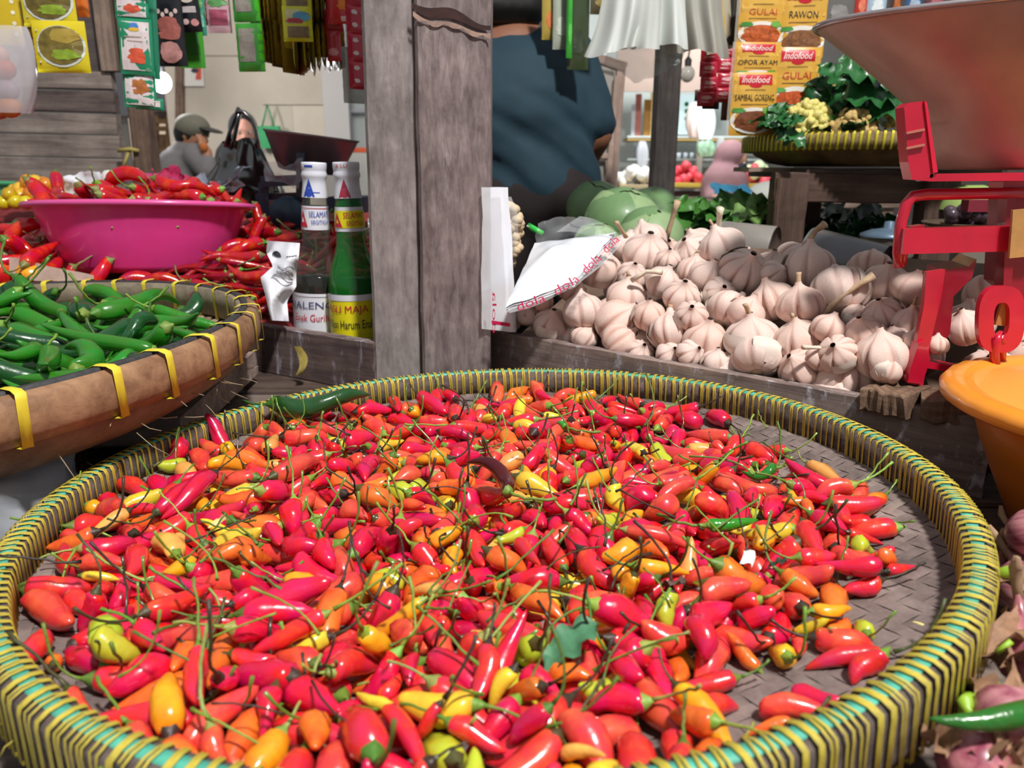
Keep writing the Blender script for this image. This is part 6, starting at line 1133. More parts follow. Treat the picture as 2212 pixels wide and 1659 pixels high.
# long loose stalks poking out of the heap
for (x0, y0, x1, y1, Y, r, lab) in ((1438, 520, 1464, 434, 1.12, .0052, 'tall split dry garlic stalk standing up behind the heap'), (1352, 512, 1331, 480, .98, .003, 'thin bent dry stalk rising from a pink garlic bulb'), (1365, 606, 1430, 588, .93, .004, 'pale dry stalk lying across the middle of the garlic heap'), (1550, 512, 1556, 450, 1.02, .0055, 'stout white garlic stalk sticking straight up'), (1748, 708, 1888, 594, .80, .0046, 'long bent garlic stalk leaning right over the shaded bulbs'), (1738, 535, 1782, 484, .95, .0055, 'short thick dry stalk pointing up beneath the bench'), (1515, 580, 1620, 612, .95, .0035, 'thin dark dry stalk drooping in the shade of the heap'), (1808, 778, 1735, 750, .74, .0026, 'pale curved stalk of the white front bulb by the plank')):
    a, c = P(x0, y0, Y), P(x1, y1, Y-.015); m_ = (a+c)/2+Vector((0, 0, .006 if abs(x1-x0) > 40 else 0))
    tag(MB().tube([a, a.lerp(m_, .6), m_, m_.lerp(c, .6), c], [r*1.2, r, r*.85, r, r*1.35], 7, flat=.7).build('garlic_stalk', plain('#e3d5c0', .65, var=.2, scale=60) if 'white' in lab or 'pale' in lab else DRY), lab, 'stalk')
# ---- plastic carrier bags lying on the garlic, printed red along the edge
BAGW = plain('#e6eaf2', .25, coat=.3, bump=.12, scale=18, name='milky_bag_plastic'); BAGC = film('#eef2f5', .10, .08, 'clear_bag_film', 26, .55)
pb = thing('plastic_bags', 'flat pack of milky plastic bags with red print lying on the garlic', 'bag', P(1180, 620, .92))
c4 = [P(1092, 668, .885), P(1240, 612, .90), P(1330, 505, .98), P(1155, 528, 1.02)]
def quadf(c, u, v): return (c[0]*(1-u)+c[1]*u)*(1-v)+(c[3]*(1-u)+c[2]*u)*v
def pbf(e, u0=0, u1=1, v0=0, v1=1):
    def f(u, v):
        u, v = u0+(u1-u0)*u, v0+(v1-v0)*v; q = quadf(c4, u, v); return tuple(q+Vector((0, -.3, 1)).normalized()*(e+.018*math.sin(math.pi*u)*math.sin(math.pi*v)+.005*noise.noise(Vector((u*4, v*5, 3)))))
    return f
for k in range(3): MB().grid(pbf(.002-.003*k), 16, 16).build('bag_sheet', BAGW, pb)
c4b = [P(1098, 675, .872), P(1250, 615, .885), P(1348, 508, .96), P(1330, 500, .98)]
def edge(u, v): q = pbf(.003)(u, 0); w = pbf(.003)(u, -.0); return q
def clr(u, v):
    k = [(1250, 466, 1.02), (1345, 500, .97), (1342, 520, .965), (1240, 622, .885), (1100, 674, .872)]; t = u*4; i = min(3, int(t)); f = t-i
    o_ = P(*k[i]).lerp(P(*k[i+1]), f); kk = [(1200, 500, 1.02), (1310, 512, .985), (1318, 522, .975), (1236, 606, .895), (1096, 664, .88)]; n_ = P(*kk[i]).lerp(P(*kk[i+1]), f)
    return tuple(n_.lerp(o_, v)+Vector((0, -.012-.006*math.sin(u*12), .003*math.sin(u*19))))
MB().grid(clr, 40, 5).build('clear_edge', BAGC, pb)
crumple(lambda u, v: tuple(P(1160+170*u, 530-62*math.sin(math.pi*min(1, u*.75+.25))*v-8*u, 1.03-.05*u+.02*math.sin(u*8)*v)), 24, 8, .006, 20, 6).build('clear_flap', BAGC, pb)
rp_ = plain('#c01a52', .5)
def along(s, L, pts, Y, size, parent, off=0, name='red_lettering'):
    """lettering that follows a polyline of pixels, kept at the bag's own depth"""
    v, f, w, h = text_geo(s); P3 = [P(x, y, d) for x, y, d in pts]; seg = [(b_-a_).length for a_, b_ in zip(P3, P3[1:])]; T = sum(seg); out = []
    for x, y in v:
        d = (x/w+.5)*T*L+T*(1-L)/2; i = 0
        while i < len(seg)-1 and d > seg[i]: d -= seg[i]; i += 1
        tdir = (P3[i+1]-P3[i]).normalized(); upv = Vector((0, -.35, 1)).cross(Vector((0, 1, 0))); nrm = (CAM-P3[i]).normalized(); u_ = nrm.cross(tdir).normalized()
        out.append(tuple(P3[i]+tdir*d+u_*(y/h*size+off)+nrm*.004))
    mesh(name, out, f, rp_, parent, smooth=False)
along('dola  dola  dola  dola', .94, [(1106, 668, .862), (1180, 640, .866), (1238, 606, .876), (1290, 556, .91), (1338, 508, .95)], 0, .010, pb)
# upright stack of bags against the post, clear sleeve and bag of candlenuts
ub = thing('plastic_bags', 'upright pack of white plastic bags with red print against the post', 'bag', P(1080, 700, .92))
for k in range(3):
    crumple(lambda u, v: tuple(P(1040+(46+18*v)*u+6*k*u, 405+305*v+(8*u if v > .5 else 0), .925+.012*k+.02*u)), 10, 20, .0025, 8, k).build('bag_sheet', BAGW if k else film('#edf1f7', .55, .12, 'sleeve_film', 16, .4), ub)
v_, f_, w_, h_ = text_geo('dola'); mesh('red_lettering', [tuple(P(1068+9*y/h_, 640-90*x/w_-(-35), .905)) for x, y in v_], f_, rp_, ub, smooth=False)
MB().grid(lambda u, v: tuple(P(1062+40*u, 692+6*u+8*v, .903)), 4, 1).build('red_border', rp_, ub)
nb2 = thing('nut_bag', 'clear bag of pale candlenuts behind the white bags, beside the post', 'bag', P(1095, 560, 1.06))
rnd2 = random.Random(5); nut = geo_mesh('nut', *(lambda b: (b.v, b.f))(MB().ball((0, 0, 0), (.0085, .0078, .0068), 8, 6))); nut.materials.append(plain('#d8c2a0', .6, var=.2, scale=90))
for k in range(95):
    v = rnd2.random(); w = 8+44*math.sin(math.pi*min(1, .25+v*.6)); link('nut', nut, None, nb2, Matrix.Translation(P(1070+w*rnd2.random()*1.05, 445+130*v, 1.06+.02*rnd2.random()))@Matrix.Rotation(rnd2.uniform(0, 6), 4, 'X'))
crumple(lambda u, v: tuple(P(1060+60*u*math.sin(math.pi*min(1, .25+v*.6)), 425+160*v, 1.045-.02*math.sin(math.pi*u))), 12, 16, .003, 14, 2).build('film', BAGC, nb2)
tag(MB().tube([P(1143, 488, 1.1), P(1152, 494, 1.09), P(1172, 505, 1.08)], [.0042, .0046, .004], 8).build('cap_tube', plain('#35c24a', .3, coat=.5)), 'bright green plastic tube end behind the plastic bags', 'tube')
# ---- red balance scale with the big pan
RED_ = plain('#c01534', .33, coat=.5, var=.18, scale=24, bump=.12, name='red_enamel'); RED_SHADE = plain('#8e1028', .4, coat=.3, var=.2, scale=24, name='shaded_red_enamel')  # darker copy of the same enamel, shade painted on side and rear parts
rs = thing('balance_scale', 'red enamelled balance scale with copper-grey pan, standing on wood blocks', 'scale', P(2060, 820, .74))
SY = .70
MB().tube([P(1944, 577, SY), P(1940, 545, SY), P(1946, 480, SY), P(1958, 440, SY), P(1972, 424, SY), P(2000, 420, SY), P(2240, 416, SY+.01)], .0050, 10).build('upper_loop', RED_, rs)
MB().bar(P(1958, 514, SY+.01), P(2240, 506, SY+.01), .03, .017).bar(P(1946, 521, SY-.006), P(2200, 514, SY-.006), .010, .022).build('beam', RED_, rs, smooth=False)
MB().bar(P(1962, 496, SY+.004), P(1990, 492, SY+.004), .012, .006).build('beam_lug', RED_SHADE, rs, smooth=False)
MB().tube([P(1946, 570, SY), P(1950, 545, SY), P(1956, 520, SY)], .006, 8, flat=.7).build('loop_foot', RED_, rs)
# left leg bracket: front flange and side web
fl = [(2002, 588), (2042, 582), (2034, 640), (2010, 740), (1994, 835), (1960, 828), (1980, 740), (1996, 660)]
def slab(name, pts, Y, t, mat, parent, dx=0):
    n = len(pts); A = [P(x, y, Y) for x, y in pts]; vs = [tuple(p) for p in A]+[tuple(p+Vector((dx, t, 0))) for p in A]
    return mesh(name, vs, [tuple(range(n))]+[tuple(range(2*n-1, n-1, -1))]+[(i, i+n, (i+1) % n+n, (i+1) % n) for i in range(n)], mat, parent, smooth=False)
slab('leg_flange', fl, SY-.012, .006, RED_, rs)
slab('leg_web', [(2036, 584), (2092, 576), (2110, 560), (2100, 600), (2060, 640), (2052, 720), (2040, 740), (2010, 742)], SY-.002, .05, RED_SHADE, rs, .012)
slab('foot_bar', [(1988, 778), (2100, 798), (2100, 812), (1984, 792)], SY-.012, .02, RED_, rs)
slab('foot', [(1966, 800), (1984, 742), (2000, 735), (2010, 775), (1992, 830), (1960, 826)], SY-.016, .012, RED_, rs)
slab('rear_web', [(2180, 400), (2226, 400), (2226, 660), (2166, 612), (2172, 520)], SY+.012, .03, RED_SHADE, rs)
slab('rear_post', [(2176, 425), (2196, 425), (2190, 560), (2178, 700), (2164, 700), (2170, 560)], SY+.006, .014, RED_SHADE, rs)
MB().bar(P(2204, 452, SY-.02), P(2196, 556, SY-.02), .014, .003, (0, 1, 0)).build('tan_pointer', plain('#b58a52', .6, var=.25, scale=40), rs, smooth=False)
# slotted oval link with tan strip, hook and cross bar
def ovalring(mb, cx, cy, ax, ay, bx, by, Y, t):
    n = 36; vs = []
    def se(a, rx, ry): c, s = math.cos(a), math.sin(a); return cx+rx*math.copysign(abs(c)**.7, c)+ -.06*ry*s*1, cy+ry*math.copysign(abs(s)**.7, s)
    for rx, ry, yy in ((ax, ay, 0), (ax, ay, t), (bx, by, t), (bx, by, 0)):
        for j in range(n):
            x, y = se(2*math.pi*j/n, rx, ry); vs.append(tuple(P(x, y, Y)+Vector((0, yy, 0))))
    fs = [(k*n+j, k*n+(j+1) % n, ((k+1) % 4)*n+(j+1) % n, ((k+1) % 4)*n+j) for k in range(4) for j in range(n)]
    return mb.add(vs, fs)
ovalring(MB(), 2164, 690, 50, 72, 17, 36, SY-.045, .006).build('slotted_link', RED_, rs, smooth=False)
MB().bar(P(2180, 636, SY-.038), P(2160, 703, SY-.038), .010, .003, (0, 1, 0)).build('tan_strip', plain('#a9713f', .6, var=.25, scale=40), rs, smooth=False)
MB().tube([P(2150, 792, SY-.04), P(2148, 760, SY-.042), P(2152, 732, SY-.045), P(2160, 724, SY-.045), P(2166, 734, SY-.042), P(2160, 790, SY-.03)], .0042, 8).build('hook', RED_, rs)
slab('base_plate', [(2050, 800), (2230, 800), (2230, 840), (2100, 826)], SY+.0, .03, plain('#7a5a44', .8, var=.3, scale=40), rs)
# cradle and pan
slab('cradle_arm', [(1953, 232), (1963, 222), (1997, 218), (2016, 374), (2014, 392), (1970, 388), (1962, 350)], SY-.012, .016, RED_, rs)
slab('cradle_edge', [(1997, 218), (2003, 222), (2026, 372), (2016, 374)], SY-.014, .03, plain('#d3183c', .3, coat=.5), rs)  # brighter red paints the arm's right edge as lit
for y0 in (285, 318): MB().bar(P(1957, y0+3, SY-.0135), P(1996, y0-5, SY-.0135), .0018, .003, (0, 1, 0)).build('rust_scratch', plain('#b06a5a', .7), rs, smooth=False)
slab('cradle_bar', [(2010, 376), (2260, 372), (2260, 390), (2006, 392)], SY-.012, .022, RED_, rs)
MB().bar(P(2178, 388, SY+.02), P(2178, 424, SY+.02), .022, .022, (0, 1, 0)).build('cradle_stem', RED_, rs, smooth=False)
pm = plain('#b08d82', .46, metal=.45, var=.28, scale=9, bump=.18, coat=.1, name='worn_copper_grey_metal')
pc = Vector((P(2215, 372, .77).x, .775, 0)); z0, z1 = P(2100, 372, .70).z+.002, P(1771, 46, .775).z
ext = pc.x-.137-P(1771, 46, .775).x
def panfn(i, a, q):
    r, t = math.hypot(q[0], q[1]), q[2]; z = z0+(z1-z0)*max(0, min(1, t)); c = max(0, -math.cos(a)); k = max(0, (t-.38)/.62)
    return (pc.x+r*math.cos(a)-ext*(c**2.2)*k**1.25, pc.y+r*math.sin(a)*(1-.12*c*k), z+.004*k*math.cos(a+.4))
outp = [(.001, 0), (.072, 0), (.080, .02), (.086, .15), (.094, .32), (.103, .45), (.115, .62), (.127, .8), (.137, .97), (.1385, 1)]
inp = [(.135, 1.0), (.124, .8), (.112, .62), (.099, .45), (.082, .15), (.074, .035), (.001, .03)]
MB().lathe(outp+inp, 72, fn=panfn).build('pan', pm, rs)
MB().tube([panfn(0, a, (.138, 0, 1.0)) for a in [2*math.pi*i/72 for i in range(73)]], .0026, 8).build('pan_rim', plain('#b9aeb0', .3, metal=.7, var=.2, scale=20), rs)
# wood blocks carrying it
for i, (x0, x1, y, dz, lab) in enumerate(((1905, 2012, 842, 0, 'broken rough wood block under the red scale foot'), (2018, 2210, 862, -.004, 'cracked wood block under the scale, beside the orange bowl'))):
    a, c = PZ(x0, y, .856), PZ(x1, y+22, .856); tag(board('wood_block', a+Vector((0, .02, -.009)), c+Vector((0, .02, -.009)), .05, .022, wood('#8b705c', '#5a4436', 'broken_block_wood', 1.2, bump=.9), rough=.004, nseg=12, seed=i+4), lab, 'block')
# ---- orange bowl
ob = thing('bowl', 'orange plastic bowl with scalloped rim at the right edge', 'bowl', (.478, .55, TABLE))
ORM = plain('#e07818', .36, coat=.25, var=.06, scale=16, name='orange_plastic'); setp(ORM.node_tree.nodes['Principled BSDF'], Subsurface__Weight=.12, Subsurface__Radius=(.03, .012, .004))
zr = P(2040, 872, .55).z; OM = Matrix.Translation((.478, .55, zr))
MB().lathe([(.001, TABLE-zr), (.076, TABLE-zr), (.08, TABLE-zr+.004), (.1, -.06), (.106, -.045), (.1075, -.043), (.118, -.012), (.119, 0), (.117, .002), (.108, -.035), (.08, TABLE-zr+.01), (.001, TABLE-zr+.008)], 72).build('body', ORM, ob, OM)
MB().lathe([(.117, -.007), (.137, -.009), (.141, -.006), (.142, -.001), (.138, .004), (.128, .0065), (.117, .003)], 120, fn=lambda i, a, q: (q[0], q[1], q[2]+(.0012*abs(math.sin(a*18)) if i in (3, 4) else 0)), closed=True).build('rim', plain('#e8922c', .34, coat=.3, name='orange_rim'), ob, OM)
wa = MB().lathe([(.118, .002), (.06, .012), (.001, .014)], 48).build('lid', plain('#eaa044', .4, coat=.2, var=.05, scale=20), ob, OM)
# ---- tins and pots behind the garlic
def can(name, lab, p, ax, r, L, mat, endm):
    M = frame(ax, loc=p); t = thing(name, lab, 'can', M=M)
    MB().lathe([(r*.98, 0), (r, .003), (r, L*.96), (r*.985, L*.97), (r, L*.985), (r, L)], 36).build('wall', mat, t, local=True)
    MB().lathe([(r, 0), (r*.94, .004), (.001, .006)], 36).build('bottom', endm, t, local=True); return t
GRYM = plain('#77777c', .32, metal=.6, var=.15, scale=16, name='grey_tin')
can('tin_can', 'grey metal tin lying on its side beyond the garlic', P(1905, 590, 1.0), (-.75, .62, .18), .036, .10, GRYM, plain('#37322f', .6))
can('jar', 'brownish grey jar lying behind the garlic beside the bench leg', P(1672, 545, 1.22), (-.8, .5, .06), .040, .085, plain('#8a857f', .4, var=.12, scale=20), plain('#5b4c43', .6, var=.3, scale=30))
pt = thing('pot', 'small aluminium pot with bluish knobbed lid behind the tin', 'pot', P(1915, 570, 1.18)); pM = Matrix.Translation((P(1915, 540, 1.18).x, 1.18, P(1915, 556, 1.18).z))
MB().lathe([(.001, 0), (.035, 0), (.037, .004), (.0365, .03), (.038, .032)], 32, fn=lambda i, a, q: (q[0]*(1+.015*math.cos(16*a)), q[1]*(1+.015*math.cos(16*a)), q[2])).build('body', plain('#a59f92', .35, metal=.5, var=.2, scale=30), pt, pM)
MB().lathe([(.040, .031), (.0395, .035), (.025, .041), (.008, .044), (.0075, .053), (.001, .0545)], 32).build('lid', plain('#5d7285', .35, metal=.3), pt, pM)
# ---- shallots at the lower right
SH = [geo_mesh('shallot', *(lambda b: (b.v, b.f))(MB().lathe([(.001, -.012), (.004, -.0118), (.0088, -.0085), (.0125, -.002), (.0128, .003), (.0105, .008), (.006, .0125), (.0028, .017), (.0016, .0215), (.0011, .026), (.0003, .0262)], 18, fn=lambda i, a, q, s=s: (q[0]*(1+.06*math.sin(2*a+s)), q[1]*(1+.05*math.cos(a*3+s)), q[2])))) for s in range(4)]
def shallot_mat():
    m, nt, b = NT('shallot_skin'); L = nt.links.new; oi = node(nt, 'ShaderNodeObjectInfo'); tc = node(nt, 'ShaderNodeTexCoord'); mp = node(nt, 'ShaderNodeMapping'); mp.inputs['Scale'].default_value = (120, 120, 16); L(tc.outputs['Object'], mp.inputs['Vector'])
    n1 = node(nt, 'ShaderNodeTexNoise', Scale=1.5, Detail=4.0); L(mp.outputs[0], n1.inputs['Vector']); rp = node(nt, 'ShaderNodeValToRGB'); e = rp.color_ramp.elements; e[0].position = .35; e[1].position = .68; e[0].color = hexc('#8a3f55'); e[1].color = hexc('#d29a9a'); L(n1.outputs[0], rp.inputs[0])
    mx = node(nt, 'ShaderNodeMix', _data_type='RGBA', _blend_type='MULTIPLY'); mx.inputs[0].default_value = 1; L(rp.outputs[0], mx.inputs[6]); L(oi.outputs['Color'], mx.inputs[7]); L(mx.outputs[2], b.inputs['Base Color']); setp(b, Roughness=.3, Coat__Weight=.3); return m
SHM = shallot_mat()
for me in SH: me.materials.append(SHM)
SHT = geo_mesh('dry_top', *(lambda b: (b.v, b.f))(MB().tube([(0, 0, .019), (.001, 0, .026), (.004, .001, .033), (.009, .003, .037)], [.002, .0022, .0028, .0014], 6, flat=.5))); SHT.materials.append(plain('#a98a6c', .8, var=.3, scale=200))
SHR = geo_mesh('root_tuft', *(lambda b: (b.v, b.f))(MB().lathe([(.004, -.011), (.0045, -.0135), (.001, -.015)], 8))); SHR.materials.append(plain('#8a6f58', .9))
rnd = random.Random(77); objs = []; base = []; pl_ = []
HSH = [(1985, 1640, 30), (2050, 1600, 40), (2110, 1640, 36), (2160, 1590, 34), (2200, 1640, 36), (2018, 1585, 26), (1930, 1655, 30), (2190, 1452, 46), (2212, 1530, 36), (2130, 1560, 28), (2080, 1655, 32), (2215, 1590, 34), (2165, 1300, 30), (2205, 1330, 30), (2120, 1450, 26), (2160, 1660, 34), (1880, 1665, 26), (2205, 1260, 28), (2215, 1400, 30)]
for k in range(190):
    x, y = rnd.uniform(.16, .52), rnd.uniform(.14, .56)
    if k < len(HSH): q_ = PZ(HSH[k][0], HSH[k][1], TABLE+.045); x, y = q_.x, q_.y
    lx = (Vector((x, y, 0))-Vector((TC.x, TC.y, 0))).length
    if lx < (.352 if k >= len(HSH) else .338) or (Vector((x, y))-Vector((.463, .55))).length < .105: continue
    if k >= len(HSH) and (x > .46 or y < .15): continue
    z = TABLE+.014+.014*rnd.random()+.02*max(0, (x-.25)) if k >= len(HSH) else TABLE+.042
    p = Vector((x, y, z))
    while any((p-q).length < .0235 for q in pl_) and p.z < TABLE+.07: p.z += .004
    if p.z >= TABLE+.062: continue
    pl_.append(p); M = frame((rnd.uniform(-1, 1), rnd.uniform(-1, 1), rnd.uniform(-.1, .6)), loc=p)@Matrix.Rotation(rnd.uniform(0, 6), 4, 'Z')@Matrix.Scale(rnd.uniform(.9, 1.35), 4)
    o = link('shallot', rnd.choice(SH), None, None, M); t = rnd.random(); o.color = (1, .8+.3*t, .85+.2*t, 1); link('dry_top', SHT, None, o, local=True); link('root_tuft', SHR, None, o, local=True)
    px, py = project(p); b = 'purple pink shallot %s, %s' % ('below the orange bowl' if py < 1300 else 'beside the tray rim' if px < 2090 else 'near the picture corner' if py > 1500 else 'right of the tray', 'on top' if p.z > TABLE+.04 else 'low in the heap'); tag(o, b, 'shallot', 'shallots heaped right of the tray'); objs.append((o, px)); base.append(b)
unique_labels(objs, base)
rnd = random.Random(78); objs = []; base = []
HUSKM = plain('#a07a5e', .7, var=.35, scale=140, name='papery_husk')
for (px, py, L, a, e) in ((2110, 1400, .06, 70, .6), (2080, 1480, .055, 40, .4), (2170, 1330, .06, 120, .8), (2190, 1270, .05, 60, .9), (2060, 1530, .05, 200, .3), (2150, 1440, .05, 150, .5), (2200, 1420, .04, 20, .4), (1985, 1590, .03, 10, .3), (2120, 1590, .035, 80, .4), (2190, 1620, .035, 150, .3)):
    if (PZ(px, py, TABLE+.05)-TC).xy.length < .345: px, py = px+60, py+40
    mb = MB(); L *= .62; leaf_blade(mb, .017, L, 1.2, .7, px, 8, 10, lobes=.16, cup=1.1); mb.v = [tuple(Vector(v)+noise.noise_vector(Vector(v)*140)*.0022) for v in mb.v]; p = PZ(px, py, TABLE+.05)
    o = mb.build('husk_leaf', HUSKM, None, Matrix.Translation(p)@Matrix.Rotation(math.radians(a), 4, 'Z')@Matrix.Rotation(e, 4, 'X')); tag(o, 'x', 'husk', 'papery husks on the shallots'); objs.append((o, px)); base.append('brown papery husk leaf on the shallots, '+('upper part' if py < 1450 else 'lower part'))
unique_labels(objs, base)
SPR = plain('#9cc43c', .4, var=.2, scale=100, name='green_sprout')
for pts, r, lab in (([(2140, 1258, .052), (2165, 1240, .06), (2195, 1232, .066)], .0035, 'pale green onion sprout sticking out under the orange bowl'), ([(2100, 1505, .05), (2085, 1520, .058), (2085, 1540, .055), (2110, 1545, .05)], .0032, 'curled green sprout on the shallots beside the rim'), ([(2175, 1508, .055), (2135, 1512, .062), (2128, 1530, .055), (2150, 1538, .05)], .003, 'hooked yellow-green sprout at the right of the shallots'), ([(2155, 1480, .055), (2185, 1500, .055)], .0016, 'thin yellow sprout stub on the shallots'), ([(2152, 1410, .06), (2185, 1385, .066)], .0014, 'thin tan straw standing on the husks')):
    tag(MB().tube([PZ(x, y, TABLE+z) for x, y, z in pts], r, 8).build('sprout', SPR), lab, 'sprout')
chilli_at('long_chilli', 2250, 1535, 2015, 1562, TABLE+.066, .011, '#2d6a22', LONGM[1], 'slim green chilli lying across the shallots at lower right')
# ---- crumpled clear bags at the lower left beside the tray
BAGL = film('#e4e8f2', .38, .14, 'crumpled_bag_film', 20, .5)
def blobbag(name, lab, ctr, rx, ry, rz, seed):
    vs = []; fs = []; n, m = 40, 22
    for i in range(m+1):
        for j in range(n):
            th, a = math.pi*i/m, 2*math.pi*j/n; d = Vector((math.sin(th)*math.cos(a), math.sin(th)*math.sin(a), math.cos(th))); f = 1+.32*noise.noise(d*1.9+Vector((seed, 0, 0)))+.16*abs(noise.noise(d*5+Vector((seed, 2, 0))))+.06*noise.noise(d*13)
            vs.append((ctr[0]+rx*d.x*f, ctr[1]+ry*d.y*f, max(TABLE+.001, ctr[2]+rz*d.z*f)))
    for i in range(m):
        for j in range(n): fs.append((i*n+j, (i+1)*n+j, (i+1)*n+(j+1) % n, i*n+(j+1) % n))
    return tag(mesh(name, vs, fs, BAGL), lab, 'bag')
blobbag('plastic_bag', 'crumpled clear plastic bag left of the big tray, upper one', (-.400, .545, TABLE+.022), .055, .085, .045, 1.5)
blobbag('plastic_bag', 'crumpled clear plastic bag in the near left corner below the rim', (-.255, .222, TABLE+.02), .062, .06, .052, 4.2)

# ================================================================ BENCH, GREENS, PEOPLE AND THE STALLS BEHIND
def jit(o): return o
BY = 1.38
bt = thing('produce_bed', 'low crate bed under cabbages and lettuce behind the garlic', 'crate', (.7, 1.6, TABLE))
MB().box((.10, 1.33, TABLE), (1.6, 1.80, .862)).build('bed', plain('#3f3a30', .9, var=.3, scale=20), bt, smooth=False)
for x in (.2, 1.4):
    for y in (1.4, 1.75): board('leg', (x, y, 0), (x, y, TABLE), .06, .06, DARKWOOD, bt, up=(0, 1, 0))
bn = thing('bench', 'dark wooden bench carrying the cauliflower basket', 'bench', (.62, BY, .86))
DB = wood('#6d564a', '#3f302a', 'dark_bench_wood', .8)
zt = P(1800, 372, BY).z; zb = P(1800, 436, BY).z
board('apron', P(1668, 404, BY), P(2062, 410, BY), .03, zt-zb, DB, bn); board('bench_top', P(1672, 374, BY+.16)+Vector((0, .0, 0)), P(2075, 374, BY+.16), .34, .016, DARKWOOD, bn)
for px, Y in ((1701, BY), (2022, BY-.01), (1740, BY+.3), (2040, BY+.3)): board('leg', (P(px, 436, Y).x, Y, .86), (P(px, 436, Y).x, Y, zt-.01), .055, .045, DB, bn, up=(0, 1, 0))
tag(board('thin_slat', P(1600, 366, BY+.12), P(1760, 368, BY+.12), .10, .008, PALEWOOD), 'thin pale slat jutting out under the cauliflower basket', 'slat')
# basket
kz = zt+.010; kx = P(1615, 320, BY+.13).x+.235; KM = Matrix.Translation((kx, BY+.13, kz)); kb = thing('basket', 'round bamboo basket with yellow laced rim holding cauliflowers', 'basket', M=KM)
UW = weave_mat('basket_weave', '#8f7748', '#5c4a30', '#a68c58')
MB().lathe([(.001, 0), (.15, 0), (.185, .006), (.212, .020), (.226, .034), (.222, .036), (.208, .024), (.18, .011), (.001, .006)], 64).build('shell', UW, kb, local=True)
MB().lathe([(.221, .028), (.233, .027), (.236, .040), (.234, .052), (.223, .054)], 96, closed=True).build('rim', wood('#a89463', '#6f5c3a', 'basket_rim_bamboo'), kb, local=True)
kt = geo_mesh('tie', *(lambda b: (b.v, b.f))(tie_geo(.221, .236, .027, .0535, .0042, double=False))); kt.materials.append(plain('#cdbf2c', .5))
for k in range(130): link('tie', kt, None, kb, Matrix.Rotation(k*2*math.pi/130, 4, 'Z'), local=True)
# cauliflowers with leaves
CURD = [plain('#d9cf7a', .7, var=.15, scale=120, bump=.6, name='yellow_curd'), plain('#c9ab6c', .75, var=.2, scale=120, bump=.6, name='tan_curd'), plain('#d6cd8a', .7, var=.15, scale=120, bump=.6, name='pale_curd')]
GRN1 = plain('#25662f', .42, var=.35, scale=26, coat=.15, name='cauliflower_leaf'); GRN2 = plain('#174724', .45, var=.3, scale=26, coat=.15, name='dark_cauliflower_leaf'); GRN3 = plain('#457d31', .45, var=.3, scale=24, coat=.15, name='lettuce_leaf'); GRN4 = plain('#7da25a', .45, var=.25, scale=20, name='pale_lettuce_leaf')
LV = []
for i in range(6):
    mb = MB(); leaf_blade(mb, .075, .11, .5+.1*i, .35, i, 8, 12, lobes=.1, cup=.35); LV.append(geo_mesh('leaf', mb.v, mb.f))
def leaf_at(parent, p, d, nrm, s, mat, i=0):
    me = LV[i % 6]; o = link('leaf', me.copy() if False else me, None, parent, frame_y(d, nrm, p)@Matrix.Scale(s, 4))
    o.material_slots[0].link = 'OBJECT' if o.material_slots else 'DATA'
    if o.material_slots: o.material_slots[0].material = mat
    return o
for me in LV: me.materials.append(GRN1)
def frame_y(d, nrm, loc):
    y = Vector(d).normalized(); z = Vector(nrm); z = (z-y*z.dot(y)).normalized(); x = y.cross(z); m = Matrix((x, y, z)).transposed().to_4x4(); m.translation = Vector(loc); return m
def cauli(px, py, Y, r, mat, lab, seed, leaves=10, fwd=.0):
    rnd = random.Random(seed); c = P(px, py, Y); t = thing('cauliflower', lab, 'cauliflower', c, 'cauliflowers in the basket'); mb = MB()
    for k in range(170):
        d = Vector((rnd.gauss(0, 1), rnd.gauss(-.2, 1), rnd.gauss(.2, 1))).normalized(); mb.ball(c+d*r*rnd.uniform(.80, .9), r*rnd.uniform(.09, .17), 7, 5)
    mb.ball(c, r*.86, 16, 10); mb.build('curd', mat, t)
    for k in range(leaves):
        a = 2*math.pi*k/leaves+rnd.uniform(-.3, .3); d = Vector((math.cos(a), math.sin(a)*.7, rnd.uniform(.3, 1.0))).normalized(); q = c+Vector((math.cos(a)*r*.8, math.sin(a)*r*.8+.01, -r*.2)); nrm = Vector((-math.cos(a), -math.sin(a), .6))
        if d.y < -.3 and rnd.random() < .7: continue
        leaf_at(t, q, d, nrm, rnd.uniform(.4, .7), rnd.choice([GRN1, GRN2, GRN1]), k)
cauli(1742, 272, BY+.03, .045, CURD[0], 'yellowish cauliflower head at the left of the basket', 1, 7)
cauli(1838, 287, BY+.0, .043, CURD[1], 'tan cauliflower head at the front of the basket', 2, 7)
cauli(1925, 215, BY+.10, .05, CURD[2], 'cauliflower head half hidden behind the red scale pan', 3, 9)
cauli(1850, 220, BY+.16, .055, CURD[0], 'cauliflower buried in leaves at the back of the basket', 4, 14)
gh = thing('leaf_bunch', 'dark green cauliflower leaves piled high on the basket', 'greens', P(1850, 250, BY+.08)); rnd = random.Random(9)
for k in range(60):
    px = rnd.uniform(1700, 1945); top = interp(px, [(1690, 288), (1740, 245), (1790, 190), (1850, 135), (1900, 150), (1950, 200)]); py = top+rnd.random()**1.5*(250-top)
    d = Vector((rnd.uniform(-1, 1), -.3, rnd.uniform(-.2, 1))); leaf_at(gh, P(px, py, BY+.05+.09*rnd.random()-.0), d, Vector((rnd.uniform(-.5, .5), -1, .8)), rnd.uniform(.25, .55), rnd.choice([GRN1, GRN2, GRN2, GRN1]), k)
